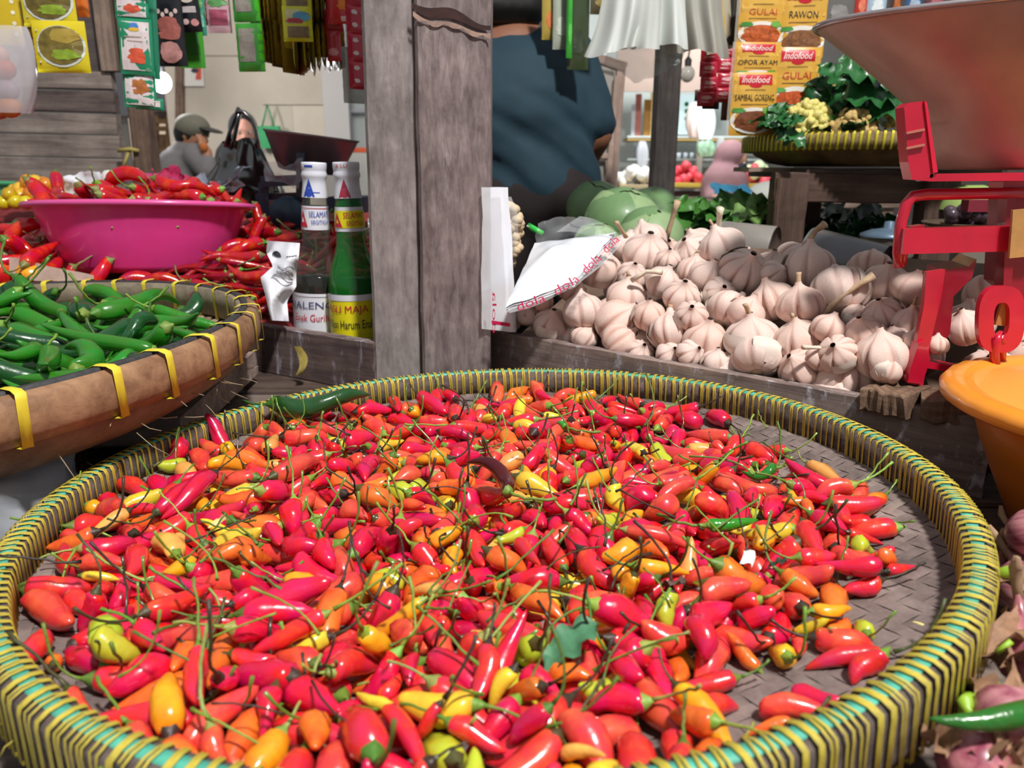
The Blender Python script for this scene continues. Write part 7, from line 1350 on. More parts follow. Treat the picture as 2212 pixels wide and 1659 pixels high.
for px, py, s, dx in ((1835, 150, .85, 1), (1850, 205, .85, .8), (1880, 165, .75, .6), (1905, 235, .85, .8), (1865, 240, .7, .9)):
    leaf_at(gh, P(px-30, py+10, BY-.01), Vector((dx, -.25, .25)), Vector((.1, -.9, .9)), s, GRN2 if s > 1 else GRN1, px % 6)
for k in range(10): leaf_at(gh, P(1690+rnd.uniform(0, 30), rnd.uniform(255, 292), BY-.03), Vector((rnd.uniform(-1, .2), -.4, rnd.uniform(-.6, .4))), Vector((0, -1, .6)), rnd.uniform(.22, .36), GRN1, k)
# cabbages
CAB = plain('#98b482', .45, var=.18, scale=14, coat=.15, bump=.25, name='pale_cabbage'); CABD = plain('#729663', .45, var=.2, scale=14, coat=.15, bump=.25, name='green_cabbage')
def cabbage(px, py, Y, r, lab, seed, mat):
    py += 27; r *= .88; rnd = random.Random(seed); c = P(px, py, Y); t = thing('cabbage', lab, 'cabbage', c, 'cabbages behind the garlic')
    vs = []; mb = MB().ball((0, 0, 0), (1, 1, .86), 28, 18); mb.v = [tuple(Vector(v)*(1+.05*noise.noise(Vector(v)*1.5+Vector((seed, 0, 0))))*r+c) for v in mb.v]; mb.build('head', mat, t)
    for k in range(6):
        a0 = k*1.05+rnd.uniform(-.2, .2); M = Matrix.Rotation(rnd.uniform(.2, 1.1), 4, 'X')@Matrix.Rotation(a0, 4, 'Z')
        g = MB().grid(lambda u, v: tuple(c+Vector((M@(Vector((math.sin(.25+1.45*v)*math.cos(1.9*(u-.5)), math.sin(.25+1.45*v)*math.sin(1.9*(u-.5)), .86*math.cos(.25+1.45*v)))))*r*(1.03+.012*k+.03*v*v+.02*math.sin(9*u+4*v)*v+.012*abs(math.sin(14*(u-.5)))) )), 12, 12)
        g.build('outer_leaf', mat if k % 2 else CABD, t)
cabbage(1345, 452, 1.55, .078, 'big pale green cabbage behind the plastic bags', 1, CAB)
cabbage(1405, 485, 1.42, .062, 'rounder cabbage at the front, right of the biggest', 2, CAB)
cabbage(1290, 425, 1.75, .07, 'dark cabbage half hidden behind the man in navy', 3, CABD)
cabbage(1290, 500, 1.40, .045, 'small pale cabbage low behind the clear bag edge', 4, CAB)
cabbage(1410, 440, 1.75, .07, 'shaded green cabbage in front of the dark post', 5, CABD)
def lettuce(px, py, Y, r, lab, seed, pal):
    py += 24; r *= .86; rnd = random.Random(seed); c = P(px, py, Y); t = thing('lettuce', lab, 'lettuce', c, 'lettuces behind the garlic')
    for k in range(22):
        a = rnd.uniform(0, 6.28); d = Vector((math.cos(a), math.sin(a)-.3, rnd.uniform(.0, 1.1))).normalized(); q = c+Vector((d.x*r*.5, d.y*r*.5, d.z*r*.4-.02)); o = leaf_at(t, q-d*.02, d, Vector((-d.x*.4, -.7, 1)), r/.075*rnd.uniform(.6, 1.05), rnd.choice(pal), k)
lettuce(1545, 440, 1.52, .085, 'broad mid green lettuce below the blue bag', 1, [GRN3, GRN3, GRN4]); lettuce(1635, 432, 1.60, .06, 'dark green lettuce beside the bench leg', 2, [GRN1, GRN2]); lettuce(1590, 480, 1.42, .05, 'pale lettuce heart at the front', 3, [GRN4, GRN3]); lettuce(1500, 490, 1.45, .05, 'deep green lettuce left of the pale heart', 4, [GRN3, GRN1]); lettuce(1650, 480, 1.45, .045, 'bright lettuce low beside the bench leg', 5, [GRN3, GRN4])
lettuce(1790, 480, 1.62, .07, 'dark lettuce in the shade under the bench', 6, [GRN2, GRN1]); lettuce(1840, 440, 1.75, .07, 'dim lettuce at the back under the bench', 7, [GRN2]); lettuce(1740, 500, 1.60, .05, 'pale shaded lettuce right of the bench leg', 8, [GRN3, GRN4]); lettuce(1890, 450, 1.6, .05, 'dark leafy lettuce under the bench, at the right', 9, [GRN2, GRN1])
tag(crumple(lambda u, v: tuple(P(1850+50*u, 435+60*v, 1.66)), 10, 10, .015, 16, 3).build('plastic_bag', plain('#a9b4b8', .4)), 'pale crumpled plastic in the gap under the bench', 'bag')
# ---- dark shallot basin & red scoop behind the scale
dk = thing('basket', 'shallow basket of small dark fruit behind the red scale', 'basket', P(2110, 470, 1.2)); dm = geo_mesh('dark_fruit', *(lambda b: (b.v, b.f))(MB().ball((0, 0, 0), .0095, 8, 6))); dm.materials.append(plain('#4a3a44', .35, coat=.3, var=.2, scale=60)); rnd = random.Random(3)
for k in range(70): link('dark_fruit', dm, None, dk, Matrix.Translation(P(rnd.uniform(2050, 2190), 482-rnd.random()*30, 1.2+rnd.uniform(-.05, .05))))
MB().lathe([(.001, 0), (.06, 0), (.085, .012), (.083, .014), (.001, .004)], 24).build('shell', plain('#5c4a3a', .8, var=.3, scale=60), dk, Matrix.Translation(P(2120, 500, 1.2)))
sheet('red_scoop', 2090, 432, 2220, 458, 1.14, plain('#7c2030', .5, var=.2, scale=20), dk)
tag(MB().lathe([(.001, .04), (.02, .04), (.045, .03), (.05, .0)], 20).build('basin', plain('#9fb86a', .5), None, Matrix.Translation(P(2090, 452, 1.35))), 'pale green upturned basin behind the dark fruit', 'basin')
tag(MB().box(tuple(P(2040, 600, 1.5)), tuple(P(2260, 400, 1.53))).build('panel', plain('#7d766a', .8, var=.2, scale=6), smooth=False), 'dull pale panel standing behind the red scale', 'panel')
# ================================================================ PEOPLE
SKIN_D = plain('#8a5a42', .55, var=.08, scale=30, name='brown_skin'); SKIN_L = plain('#b98a70', .55, var=.06, scale=30, name='light_brown_skin'); HAIR = plain('#0c0b0d', .5, var=.3, scale=300, name='black_hair')
def head(mb, c, r, fwd, up=(0, 0, 1)):
    c = Vector(c); f = Vector(fwd).normalized(); s = f.cross(Vector(up)).normalized(); u = s.cross(f)
    mb.ball((0, 0, 0), (r*.78, r*.95, r*1.08), 20, 14, Matrix((s, f, u)).transposed().to_4x4() if 0 else _hm(c, s, f, u))
    limb(mb, c-u*r*.45+f*r*.25, c-u*r*.75+f*r*.45, r*.55, r*.36); limb(mb, c+f*r*.9-u*r*.05, c+f*r*1.08-u*r*.28, r*.09, r*.15)   # jaw, nose
    for k in (-1, 1): mb.ball((0, 0, 0), (r*.09, r*.2, r*.28), 10, 8, _hm(c+s*k*r*.78-u*r*.1-f*r*.05, s, f, u))   # ears
    limb(mb, c+f*r*.88-u*r*.52-s*r*.2, c+f*r*.88-u*r*.52+s*r*.2, r*.1, r*.1)                                        # lips
    limb(mb, c+f*r*.86+u*r*.2-s*r*.4, c+f*r*.86+u*r*.2+s*r*.4, r*.12, r*.12)                                        # brow
    return c, s, f, u
def _hm(c, s, f, u): m = Matrix((s, f, u)).transposed().to_4x4(); m.translation = c; return m
def eyes(o, c, s, f, u, r):
    for k in (-1, 1):
        MB().ball((0, 0, 0), r*.13, 10, 8).build('eye', plain('#e8e4de', .2), o, Matrix.Translation(c+s*k*r*.33+f*r*.80+u*r*.05)); MB().ball((0, 0, 0), r*.07, 8, 6).build('pupil', plain('#1a1210', .2), o, Matrix.Translation(c+s*k*r*.33+f*r*.90+u*r*.05))
def hand(mb, w, d, up, r):
    """palm, four bent fingers and a thumb, from the wrist w along d"""
    w = Vector(w); d = Vector(d).normalized(); n = Vector(up).normalized(); s = d.cross(n).normalized(); L = r*2.3
    for k in (-.6, -.2, .2, .6): limb(mb, w, w+d*L+s*r*k*1.2, r*.42, r*.36, 8)
    for k, l in ((-.66, .78), (-.22, 1.0), (.22, .95), (.66, .72)):
        a = w+d*L+s*r*k*1.25; b = a+(d*.8-n*.35).normalized()*L*.5*l; c = b+(d*.3-n*.9).normalized()*L*.42*l; limb(mb, a, b, r*.26, r*.23, 8); limb(mb, b, c, r*.23, r*.18, 8)
    a = w+d*L*.25-s*r*.6; b = a+(d*.6-s*.7-n*.2)*L*.45; limb(mb, a, b, r*.3, r*.26, 8); limb(mb, b, b+(d*.8-s*.1-n*.4)*L*.4, r*.26, r*.2, 8)
# man in navy T-shirt, seen from behind, working at the far side
NY = 1.95
nm_ = thing('person', 'person in navy T-shirt seen from behind, bending over beyond the garlic', 'person', (P(1130, 430, NY).x, NY, 0))
H0 = P(1142, 425, NY); CH = P(1118, 235, NY); SHO = P(1098, 135, NY+.03); NK = P(1088, 60, NY+.06); HD = P(1084, -14, NY+.08)
shR, shL = P(1222, 125, NY+.03), P(955, 125, NY+.03); elR, elL = P(1286, 292, NY+.02), P(905, 300, NY+.05); wrR, wrL = P(1238, 392, NY+.17), P(960, 390, NY+.2)
hipR, hipL = P(1205, 440, NY), P(1075, 440, NY)
mb = MB(); limb(mb, H0, CH, .15, .16, 16, .72, (0, 1, 0)); limb(mb, CH, SHO, .165, .12, 16, .7, (0, 1, 0)); limb(mb, shL, shR, .062, .062, 14); limb(mb, SHO, NK+Vector((0, 0, .03)), .06, .055, 12)
hc = head(mb, HD, .108, (-.25, .95, -.2)); 
for a, b, c, k in ((shR, elR, wrR, 1), (shL, elL, wrL, -1)): limb(mb, a, b, .052, .043, 12); limb(mb, b, c, .043, .03, 12); hand(mb, c, (c-b)+Vector((0, .06, -.02)), (0, .3, 1), .034)
for hp, kx in ((hipR, .02), (hipL, -.02)):
    kn = Vector((hp.x+kx, hp.y+.01, .50)); ft = Vector((hp.x+kx, hp.y-.02, .06)); limb(mb, hp, kn, .095, .062, 14); limb(mb, kn, ft, .06, .04, 12); limb(mb, ft+Vector((0, -.03, -.02)), ft+Vector((0, .16, -.03)), .038, .03, 10)
body = fused('body', mb, .011, SKIN_D, nm_); eyes(nm_, *hc, .108)
NAVY = plain('#1d3a48', .8, var=.12, scale=22, bump=.12, sheen=1, name='navy_cotton'); s = MB()
H1_ = P(1150, 400, NY); limb(s, H1_, CH, .168, .172, 18, .74, (0, 1, 0)); limb(s, CH, SHO, .178, .10, 18, .74, (0, 1, 0)); limb(s, shL, shR, .072, .072, 14); limb(s, SHO, SHO.lerp(NK, .8), .085, .068, 12); limb(s, P(1170, 395, NY), P(1180, 300, NY), .11, .11, 14, .9, (0, 1, 0))
sR = shR.lerp(elR, .82); limb(s, shR, sR, .074, .068, 14); sL = shL.lerp(elL, .82); limb(s, shL, sL, .074, .068, 14); limb(s, shR.lerp(CH, .35), sR.lerp(CH, .12), .07, .055, 12)
me = mesh_from(s.v, s.f, [('REMESH', dict(mode='VOXEL', voxel_size=.011)), ('SMOOTH', dict(factor=.5, iterations=5))])
for v in me.vertices:   # folds running from the right shoulder and the waist
    c = v.co; k = math.sin((c.x*1.0+c.z*1.35)*42+2.2*noise.noise(c*6))*.5+.5; f = max(0, min(1, (1.26-c.z)/.12)); w_ = max(0, min(1, (c.z-.98)/.1))
    v.co += v.normal*((-.011*k*k*k*f)+.010*noise.noise(c*9)*f)
link('t_shirt', me, NAVY, nm_)
tr = MB(); limb(tr, P(1190, 420, NY), Vector((hipR.x+.02, hipR.y+.01, .5)), .115, .085, 14); limb(tr, P(1090, 420, NY), Vector((hipL.x-.02, hipL.y+.01, .5)), .115, .085, 14); limb(tr, P(1080, 428, NY), P(1195, 428, NY), .12, .125, 14)
for hp, kx in ((hipR, .02), (hipL, -.02)): limb(tr, Vector((hp.x+kx, hp.y+.01, .5)), Vector((hp.x+kx, hp.y-.02, .1)), .085, .07, 12)
fused('trousers', tr, .013, plain('#221a1a', .85, var=.15, scale=30, name='dark_trousers'), nm_)
hr = MB(); c, s_, f_, u_ = hc; hr.ball((0, 0, 0), (.098, .115, .118), 24, 16, _hm(c+u_*.018-f_*.022, s_, f_, u_)); limb(hr, c-f_*.07-u_*.055-s_*.04, c-f_*.07-u_*.055+s_*.04, .05, .05)
fused('hair', hr, .008, HAIR, nm_, 3)
# man in grey shirt and cap, at the passage
MY = 5.2
mc = thing('person', 'person in grey shirt and olive cap eating, beside the plywood wall', 'person', (P(400, 410, MY).x, MY, 0)); D = Vector((.75, -.2, -.1))
hp = P(395, 470, MY); ch = P(396, 375, MY); sh = P(408, 328, MY); hd = P(416, 291, MY)
mb = MB(); limb(mb, hp, ch, .17, .165, 14, .75, (0, 1, 0)); limb(mb, ch, sh, .165, .1, 14, .75, (0, 1, 0)); limb(mb, sh, hd, .06, .06, 10); hc = head(mb, hd, .102, D)
a, b, c = P(428, 340, MY-.12), P(450, 372, MY-.2), P(449, 326, MY-.17); limb(mb, a, b, .055, .045); limb(mb, b, c, .042, .03); hand(mb, c, (-.3, 0, .8), (.8, -.3, .2), .033)
a2, b2, c2 = P(372, 345, MY+.1), P(366, 400, MY-.05), P(420, 405, MY-.3); limb(mb, a2, b2, .055, .045); limb(mb, b2, c2, .042, .03); hand(mb, c2, (1, -.2, 0), (0, 0, 1), .033)
for dx in (-12, 14):
    q = P(395+dx, 470, MY); kn = q+Vector((.25, -.3, .02)); limb(mb, q, kn, .1, .07); limb(mb, kn, Vector((kn.x, kn.y, .08)), .065, .045); limb(mb, Vector((kn.x, kn.y, .05)), Vector((kn.x+.15, kn.y-.05, .04)), .04, .03)
fused('body', mb, .016, plain('#a87458', .55, var=.06, scale=20, name='tan_skin'), mc); eyes(mc, *hc, .102)
s = MB(); limb(s, hp, ch, .19, .185, 14, .78, (0, 1, 0)); limb(s, ch, sh-Vector((0, 0, .02)), .185, .12, 14, .78, (0, 1, 0)); limb(s, a.lerp(sh, .3), b, .085, .065); limb(s, b, b.lerp(c, .45), .062, .055); limb(s, a2.lerp(sh, .3), b2, .085, .065); limb(s, b2, b2.lerp(c2, .7), .062, .05)
fused('shirt', s, .018, plain('#777373', .85, var=.18, scale=8, name='grey_shirt_cotton'), mc)
t_ = MB()
for dx in (-12, 14):
    q = P(395+dx, 470, MY); kn = q+Vector((.25, -.3, .02)); limb(t_, q, kn, .12, .09); limb(t_, kn, Vector((kn.x, kn.y, .12)), .085, .06)
fused('trousers', t_, .02, plain('#2a2a30', .85), mc)
c, s_, f_, u_ = hc; hr = MB().ball((0, 0, 0), (.088, .105, .105), 18, 12, _hm(c-f_*.02+u_*.005, s_, f_, u_)); fused('hair', hr, .012, HAIR, mc, 2)
cp = MB().ball((0, 0, 0), (.095, .115, .085), 20, 12, _hm(c+u_*.045, s_, f_, u_)); cp.build('cap_crown', plain('#6d6a5c', .8, var=.1, scale=20), mc)
MB().ball((0, 0, 0), (.075, .075, .012), 18, 8, _hm(c+u_*.045+f_*.135, s_, (f_-u_*.15).normalized(), (u_+f_*.15).normalized())).build('cap_brim', plain('#3c3a36', .8), mc)
fo = MB().ball((0, 0, 0), (.026, .018, .03), 12, 8); fo.build('snack', plain('#b8672a', .7), mc, Matrix.Translation(P(440, 318, MY-.2)))
# veiled person behind the black bag
vp = thing('person', 'person in black headscarf glimpsed through the black bag handle', 'person', (P(520, 420, 5.8).x, 5.8, 0)); hd = P(526, 286, 5.8); mb = MB(); hc = head(mb, hd, .1, (.35, -.95, -.1)); limb(mb, hd-Vector((0, 0, .1)), P(520, 345, 5.8), .06, .08); limb(mb, P(520, 350, 5.8), P(520, 470, 5.8), .16, .17, 14, .75, (0, 1, 0))
for dx in (-30, 30): limb(mb, P(520+dx*1.2, 345, 5.8), P(520+dx*1.5, 420, 5.7), .055, .045); limb(mb, P(520+dx*1.5, 420, 5.7), P(520+dx, 440, 5.5), .042, .03); hand(mb, P(520+dx, 440, 5.5), (-dx/60, -.8, 0), (0, 0, 1), .03); limb(mb, P(520+dx*.6, 470, 5.8), Vector((P(520+dx*.6, 470, 5.8).x, 5.8, .05)), .1, .05)
fused('body', mb, .015, plain('#c08a78', .55), vp); eyes(vp, *hc, .1); c, s_, f_, u_ = hc
vb = MB().ball((0, 0, 0), (.105, .11, .13), 20, 14, _hm(c-f_*.045+u_*.02, s_, f_, u_)); limb(vb, c-u_*.1-f_*.05, P(520, 345, 5.83), .1, .17); limb(vb, P(520, 350, 5.82), P(520, 470, 5.82), .19, .2, 14, .75, (0, 1, 0)); fused('headscarf', vb, .018, plain('#0e0e11', .85), vp)
# woman in pink headscarf and black mask at the bright stall
WY = 5.9
wn = thing('person', 'woman in dusty pink headscarf and dark face mask at the bright stall', 'person', (P(1570, 420, WY).x, WY, 0)); hd = P(1586, 346, WY); mb = MB(); hc = head(mb, hd, .095, (.85, -.35, -.3)); limb(mb, hd-Vector((.02, 0, .08)), P(1568, 390, WY), .06, .07); limb(mb, P(1566, 395, WY), P(1560, 500, WY), .15, .16, 14, .75, (0, 1, 0))
for k in (-1, 1):
    a = P(1566+26*k, 392, WY+.02); b = P(1570+34*k, 430, WY-.1); c = P(1600+10*k, 432, WY-.35); limb(mb, a, b, .05, .042); limb(mb, b, c, .04, .028); hand(mb, c, (.5, -.5, -.1), (0, 0, 1), .03); q = P(1560+14*k, 500, WY); limb(mb, q, Vector((q.x, q.y, .06)), .1, .05)
fused('body', mb, .015, SKIN_L, wn); eyes(wn, *hc, .095); c, s_, f_, u_ = hc
PK = plain('#9c7478', .85, var=.1, scale=12, name='dusty_pink_cloth'); hv = MB().ball((0, 0, 0), (.10, .115, .12), 20, 14, _hm(c-f_*.04+u_*.018, s_, f_, u_)); limb(hv, c-u_*.07-f_*.05, P(1566, 392, WY+.01), .1, .15); limb(hv, P(1566, 396, WY), P(1560, 500, WY), .175, .19, 14, .8, (0, 1, 0)); limb(hv, P(1592, 396, WY), P(1604, 430, WY-.1), .065, .06); limb(hv, P(1540, 396, WY), P(1536, 430, WY-.1), .065, .06)
fused('headscarf', hv, .016, PK, wn); mk = MB().ball((0, 0, 0), (.072, .06, .06), 16, 10, _hm(c+f_*.055-u_*.045, s_, f_, u_)); mk.build('face_mask', plain('#1d1f2a', .8), wn)
# ================================================================ POST, CABINET, BRIGHT STALL
dp = bpy.data.objects.new('trim_2', None); COL.objects.link(dp); struct(dp); WMX['trim_2'] = Matrix.Identity(4)
a, b = P(1424, 450, 2.15), P(1452, -20, 2.15); board('post_timber', (a.x-.004, 2.15, 0), (b.x, 2.15, b.z), .062, .062, wood('#5d5654', '#39322f', 'dark_grey_post_wood'), dp, up=(0, 1, 0), nseg=20)
cb = thing('display_cabinet', 'pale wooden cabinet with wire glass front, behind the man in navy', 'cabinet', P(1300, 420, 2.75)); CY = 2.75; PW = wood('#cdb3a6', '#a08678', 'pale_pink_frame_wood', .6)
board('corner_leg', (P(1318, 460, CY).x, CY, 0), P(1318, 455, CY), .04, .04, PW, cb, up=(0, 1, 0)); board('corner_leg', (P(1200, 460, CY+.33).x, CY+.33, 0), P(1200, 455, CY+.33), .04, .04, PW, cb, up=(0, 1, 0)); board('stile', P(1342, 135, CY), P(1318, 460, CY), .03, .03, PW, cb, up=(0, 1, 0)); board('top_rail', P(1245, 112, CY), P(1350, 146, CY), .03, .035, PW, cb, up=(0, 1, 0)); board('top_board', P(1255, 122, CY-.05), P(1348, 140, CY+.2), .03, .012, plain('#d9d2cc', .6), cb)
board('door_stile', P(1332, 165, CY-.012), P(1308, 460, CY-.012), .016, .022, PW, cb, up=(0, 1, 0)); board('mid_rail', P(1240, 330, CY-.01), P(1318, 338, CY-.01), .018, .02, PW, cb, up=(0, 1, 0)); board('lower_stile', P(1312, 340, CY-.008), P(1318, 460, CY-.008), .016, .012, PW, cb, up=(0, 1, 0))
MB().grid(lambda u, v: tuple(P(1215+112*u-15*v, 135+320*v+20*u, CY+.012)), 2, 2).build('pane', film('#b9b5ac', .72, .25, 'dusty_pane', 6, .2), cb)
MB().box(tuple(P(1190, 470, CY+.35)), tuple(P(1330, 130, CY+.36))).build('back_panel', plain('#a8a298', .7, var=.1, scale=5), cb, smooth=False)
for y in (250, 340): MB().grid(lambda u, v: tuple(P(1200+120*u, y, CY+.03+.3*v)), 1, 1).build('shelf', PW, cb)
SYY = 7.0
st = bpy.data.objects.new('wall_stall', None); COL.objects.link(st); struct(st); WMX['wall_stall'] = Matrix.Identity(4)
sheet('panel', 1180, -300, 1700, 520, SYY+.3, plain('#c9d0cc', .7, var=.08, scale=3), st); sheet('panel', 1702, -300, 2300, 520, SYY+.3, plain('#6f6a66', .7, var=.2, scale=3), st)
sheet('awning_panel', 1330, 100, 1600, 198, SYY-.5, plain('#a58f84', .8, var=.12, scale=5), st)
rk = thing('stall_shelf', 'two tier shelf of the bright stall in the distance', 'shelf', P(1600, 400, SYY)); YW = plain('#b99a5a', .6, var=.15, scale=10)
for y, m_ in ((297, plain('#cfd8d6', .5)), (303, YW), (345, plain('#a8b0ac', .6))): board('shelf_board', P(1350, y, SYY-.05), P(1930, y+2, SYY-.05), .3, .018, m_, rk)
board('shelf_post', P(1512, 300, SYY-.2), P(1506, 420, SYY-.2), .05, .05, plain('#c9c2b8', .6), rk, up=(0, 1, 0))
cnt = thing('stall_counter', 'pale counter with yellow edge at the bright stall', 'counter', P(1550, 420, SYY-.7)); board('counter_top', P(1330, 402, SYY-.7), P(1700, 404, SYY-.7), .5, .03, plain('#c9b48a', .6, var=.1, scale=8), cnt); board('yellow_edge', P(1440, 399, SYY-.97), P(1650, 401, SYY-.97), .02, .03, plain('#d8b848', .5), cnt)
MB().box(tuple(P(1330, 560, SYY-.7)), tuple(P(1700, 412, SYY-.4))).build('front', plain('#b79c94', .7, var=.25, scale=8), cnt, smooth=False)
sg = thing('light_box', 'lit pale blue display box with green print on the shelf', 'light box', P(1500, 250, SYY-.1)); sheet('panel', 1462, 205, 1545, 290, SYY-.12, plain('#d5eef2', .4, emit=.75, name='lit_blue_panel'), sg); sheet('yellow_edge', 1458, 207, 1464, 300, SYY-.13, plain('#d9e02a', .5), sg)
for y in (225, 240, 256): MB().ball((0, 0, 0), (.018, .004, .02), 8, 6).build('green_mark', plain('#2f9a62', .5), sg, Matrix.Translation(P(1483, y, SYY-.14)))
objs = []; base = []
for i, (x, w, h, c) in enumerate(((1378, 14, 92, '#c9786a'), (1398, 16, 80, '#c8923a'), (1414, 22, 96, '#f2d79a'), (1368, 10, 70, '#dcdfe6'))):
    o = MB().box(tuple(P(x-w/2, 296, SYY-.12)), tuple(P(x+w/2, 296-h, SYY-.08))).build('carton', plain(c, .45, var=.15, scale=30, emit=.25 if c == '#f2d79a' else 0), smooth=False); tag(o, ('tall %s carton on the stall shelf left of the dark post' % {'#c9786a': 'reddish', '#c8923a': 'amber', '#f2d79a': 'bright cream', '#dcdfe6': 'narrow white'}[c]), 'carton', 'cartons on the shelf')  # cream carton has a painted glow of its own, no lamp inside
for i in range(5):
    x = 1452+14*i; o = MB().lathe([(.001, 0), (.016, 0), (.02, .05), (.018, .05), (.014, .004), (.001, .003)], 14).build('cup', plain('#c9d2da', .4), None, Matrix.Translation(P(x, 343, SYY-.1))); tag(o, 'x', 'cup', 'cups on the lower shelf'); objs.append((o, x)); base.append('small pale cup on the lower stall shelf')
unique_labels(objs, base)
def hangbag(name, lab, px, y0, y1, w, Y, mat, seed, cat='bag', neck=.25, group=None):
    def f(u, v):
        a = u*2*math.pi; rr = w*(neck+(1-neck)*math.sin(math.pi*min(.97, .08+v*.72))**.8)*(1+.12*math.sin(3*a+seed)+.07*math.sin(7*a+4*v+seed)); q = P(px, y0+(y1-y0)*v, Y); q.x += rr*math.cos(a)*Y/F; q.y += rr*math.sin(a)*Y/F*.6; return tuple(q)
    return tag(MB().grid(f, 28, 14).build(name, mat), lab, cat, group)
WHT = plain('#e9ecec', .3, coat=.3, name='white_bag_plastic'); 
hangbag('hanging_bag', 'white bag bunch hanging at the bright stall, larger left one', 1506, 222, 297, 24, SYY-.55, plain('#f2dcd4', .35, var=.1, scale=30), 1, group='bags hung at the bright stall'); hangbag('hanging_bag', 'bright white bag bunch hanging beside the larger one', 1522, 218, 302, 20, SYY-.6, plain('#f7f7f5', .35), 2, group='bags hung at the bright stall')
hangbag('hanging_bag', 'bag of green vegetables hanging below the white bunch', 1524, 300, 338, 19, SYY-.6, plain('#9fc7a6', .4, var=.5, scale=30), 3, group='bags hung at the bright stall'); hangbag('hanging_bag', 'pale plastic bag hanging left of the dark post', 1388, 305, 360, 12, SYY-.6, film('#dfe3ea', .6, .2, 'pale_hang_film'), 4, group='bags hung at the bright stall'); hangbag('hanging_bag', 'small grey bag hanging near the pink headscarf', 1558, 298, 345, 11, SYY-.5, film('#d3d8dc', .5, .2, 'grey_hang_film'), 5, group='bags hung at the bright stall')
def pile(name, lab, cat, px, py, w, h, Y, col, n, r, seed, partname):
    t = thing(name, lab, cat, P(px, py, Y)); rnd = random.Random(seed); g = geo_mesh(partname, *(lambda b: (b.v, b.f))(MB().ball((0, 0, 0), r*1.25, 10, 7)))
    for k in range(n):
        u = rnd.uniform(-1, 1); v = rnd.random()*(1-u*u*.8); m_ = plain(rnd.choice(col), .5, var=.1, scale=20)
        o = link(partname, g, None, t, Matrix.Translation(P(px+u*w/2, py-v*h, Y+rnd.uniform(-.1, .1)))@Matrix.Scale(rnd.uniform(.8, 1.2), 4))
        if not g.materials: g.materials.append(m_)
        o.material_slots[0].link = 'OBJECT'; o.material_slots[0].material = m_
pile('garlic_pile', 'distant heap of white garlic on the bright stall counter', 'garlic', 1370, 396, 100, 30, SYY-.75, ['#e9e4de', '#dcd4cf', '#f2f2ee'], 45, .03, 1, 'bulb'); pile('tomato_pile', 'distant heap of red tomatoes right of the dark post', 'tomatoes', 1480, 396, 66, 42, SYY-.75, ['#d8404e', '#c8323f', '#e05560'], 48, .026, 2, 'tomato'); pile('vegetable_pile', 'distant pale green vegetables beside the pink headscarf', 'vegetables', 1636, 398, 60, 40, SYY-.75, ['#dfe8c8', '#c9d8a8', '#d84a58'], 26, .035, 3, 'vegetable')
tag(MB().ball((0, 0, 0), (.11, .1, .07), 20, 12).build('bowl', plain('#dfe2d8', .5), None, Matrix.Translation(P(1664, 425, 3.6))), 'pale upturned bowl beside the bench leg', 'bowl')
tag(crumple(lambda u, v: tuple(P(1538+88*u, 392+26*v+16*u-6*math.sin(3*u), 3.5-.1*v)), 16, 8, .025, 8, 3).build('plastic_bag', plain('#3f95bd', .4, var=.15, scale=12)), 'bright blue plastic bag in front of the pink headscarf', 'bag')
fs_ = thing('side_table', 'low wooden side table under the blue bag and the pale bowl', 'table', P(1620, 440, 3.5)); tq = P(1600, 421, 3.5); board('table_top', (tq.x-.5, 3.5, tq.z-.03), (tq.x+.6, 3.5, tq.z-.03), .5, .03, PALEWOOD, fs_)
for dx in (-.45, .55):
    for dy in (-.2, .2): board('leg', (tq.x+dx, 3.5+dy, 0), (tq.x+dx, 3.5+dy, tq.z-.045), .05, .05, PALEWOOD, fs_, up=(0, 1, 0))
# lamps
def bulb(name, lab, px, py, Y, r, power, emit):
    t = thing(name, lab, 'lamp', P(px, py, Y)); MB().ball((0, 0, 0), (r, r, r*1.1), 16, 12).build('glass', plain('#ffffff', .3, emit=emit, name='lit_bulb_glass') if emit else plain('#d9d4c4', .15, coat=.5), t, Matrix.Translation(P(px, py, Y)))
    MB().lathe([(r*.45, r*.8), (r*.5, r*1.8), (r*.2, r*2.2), (.001, r*2.3)], 14).build('socket', plain('#2b2b2d', .5), t, Matrix.Translation(P(px, py, Y))); MB().tube([P(px, py, Y)+Vector((0, 0, r*2.2)), P(px+6, py-60, Y), P(px+4, py-260, Y)], .004, 6).build('cord', plain('#222222', .6), t)
    if power:
        l = bpy.data.lights.new(name, 'POINT'); l.energy = power; l.shadow_soft_size = r; o = bpy.data.objects.new(name+'_light', l); COL.objects.link(o); o.location = P(px, py, Y)-Vector((0, .12, 0))
bulb('light_bulb', 'glowing bare bulb in the passage right of the plank wall', 349, 178, 5.6, .062, 30, 16); bulb('light_bulb', 'unlit bare bulb hanging between dark post and red sachets', 1485, 160, 4.0, .035, 0, 0)
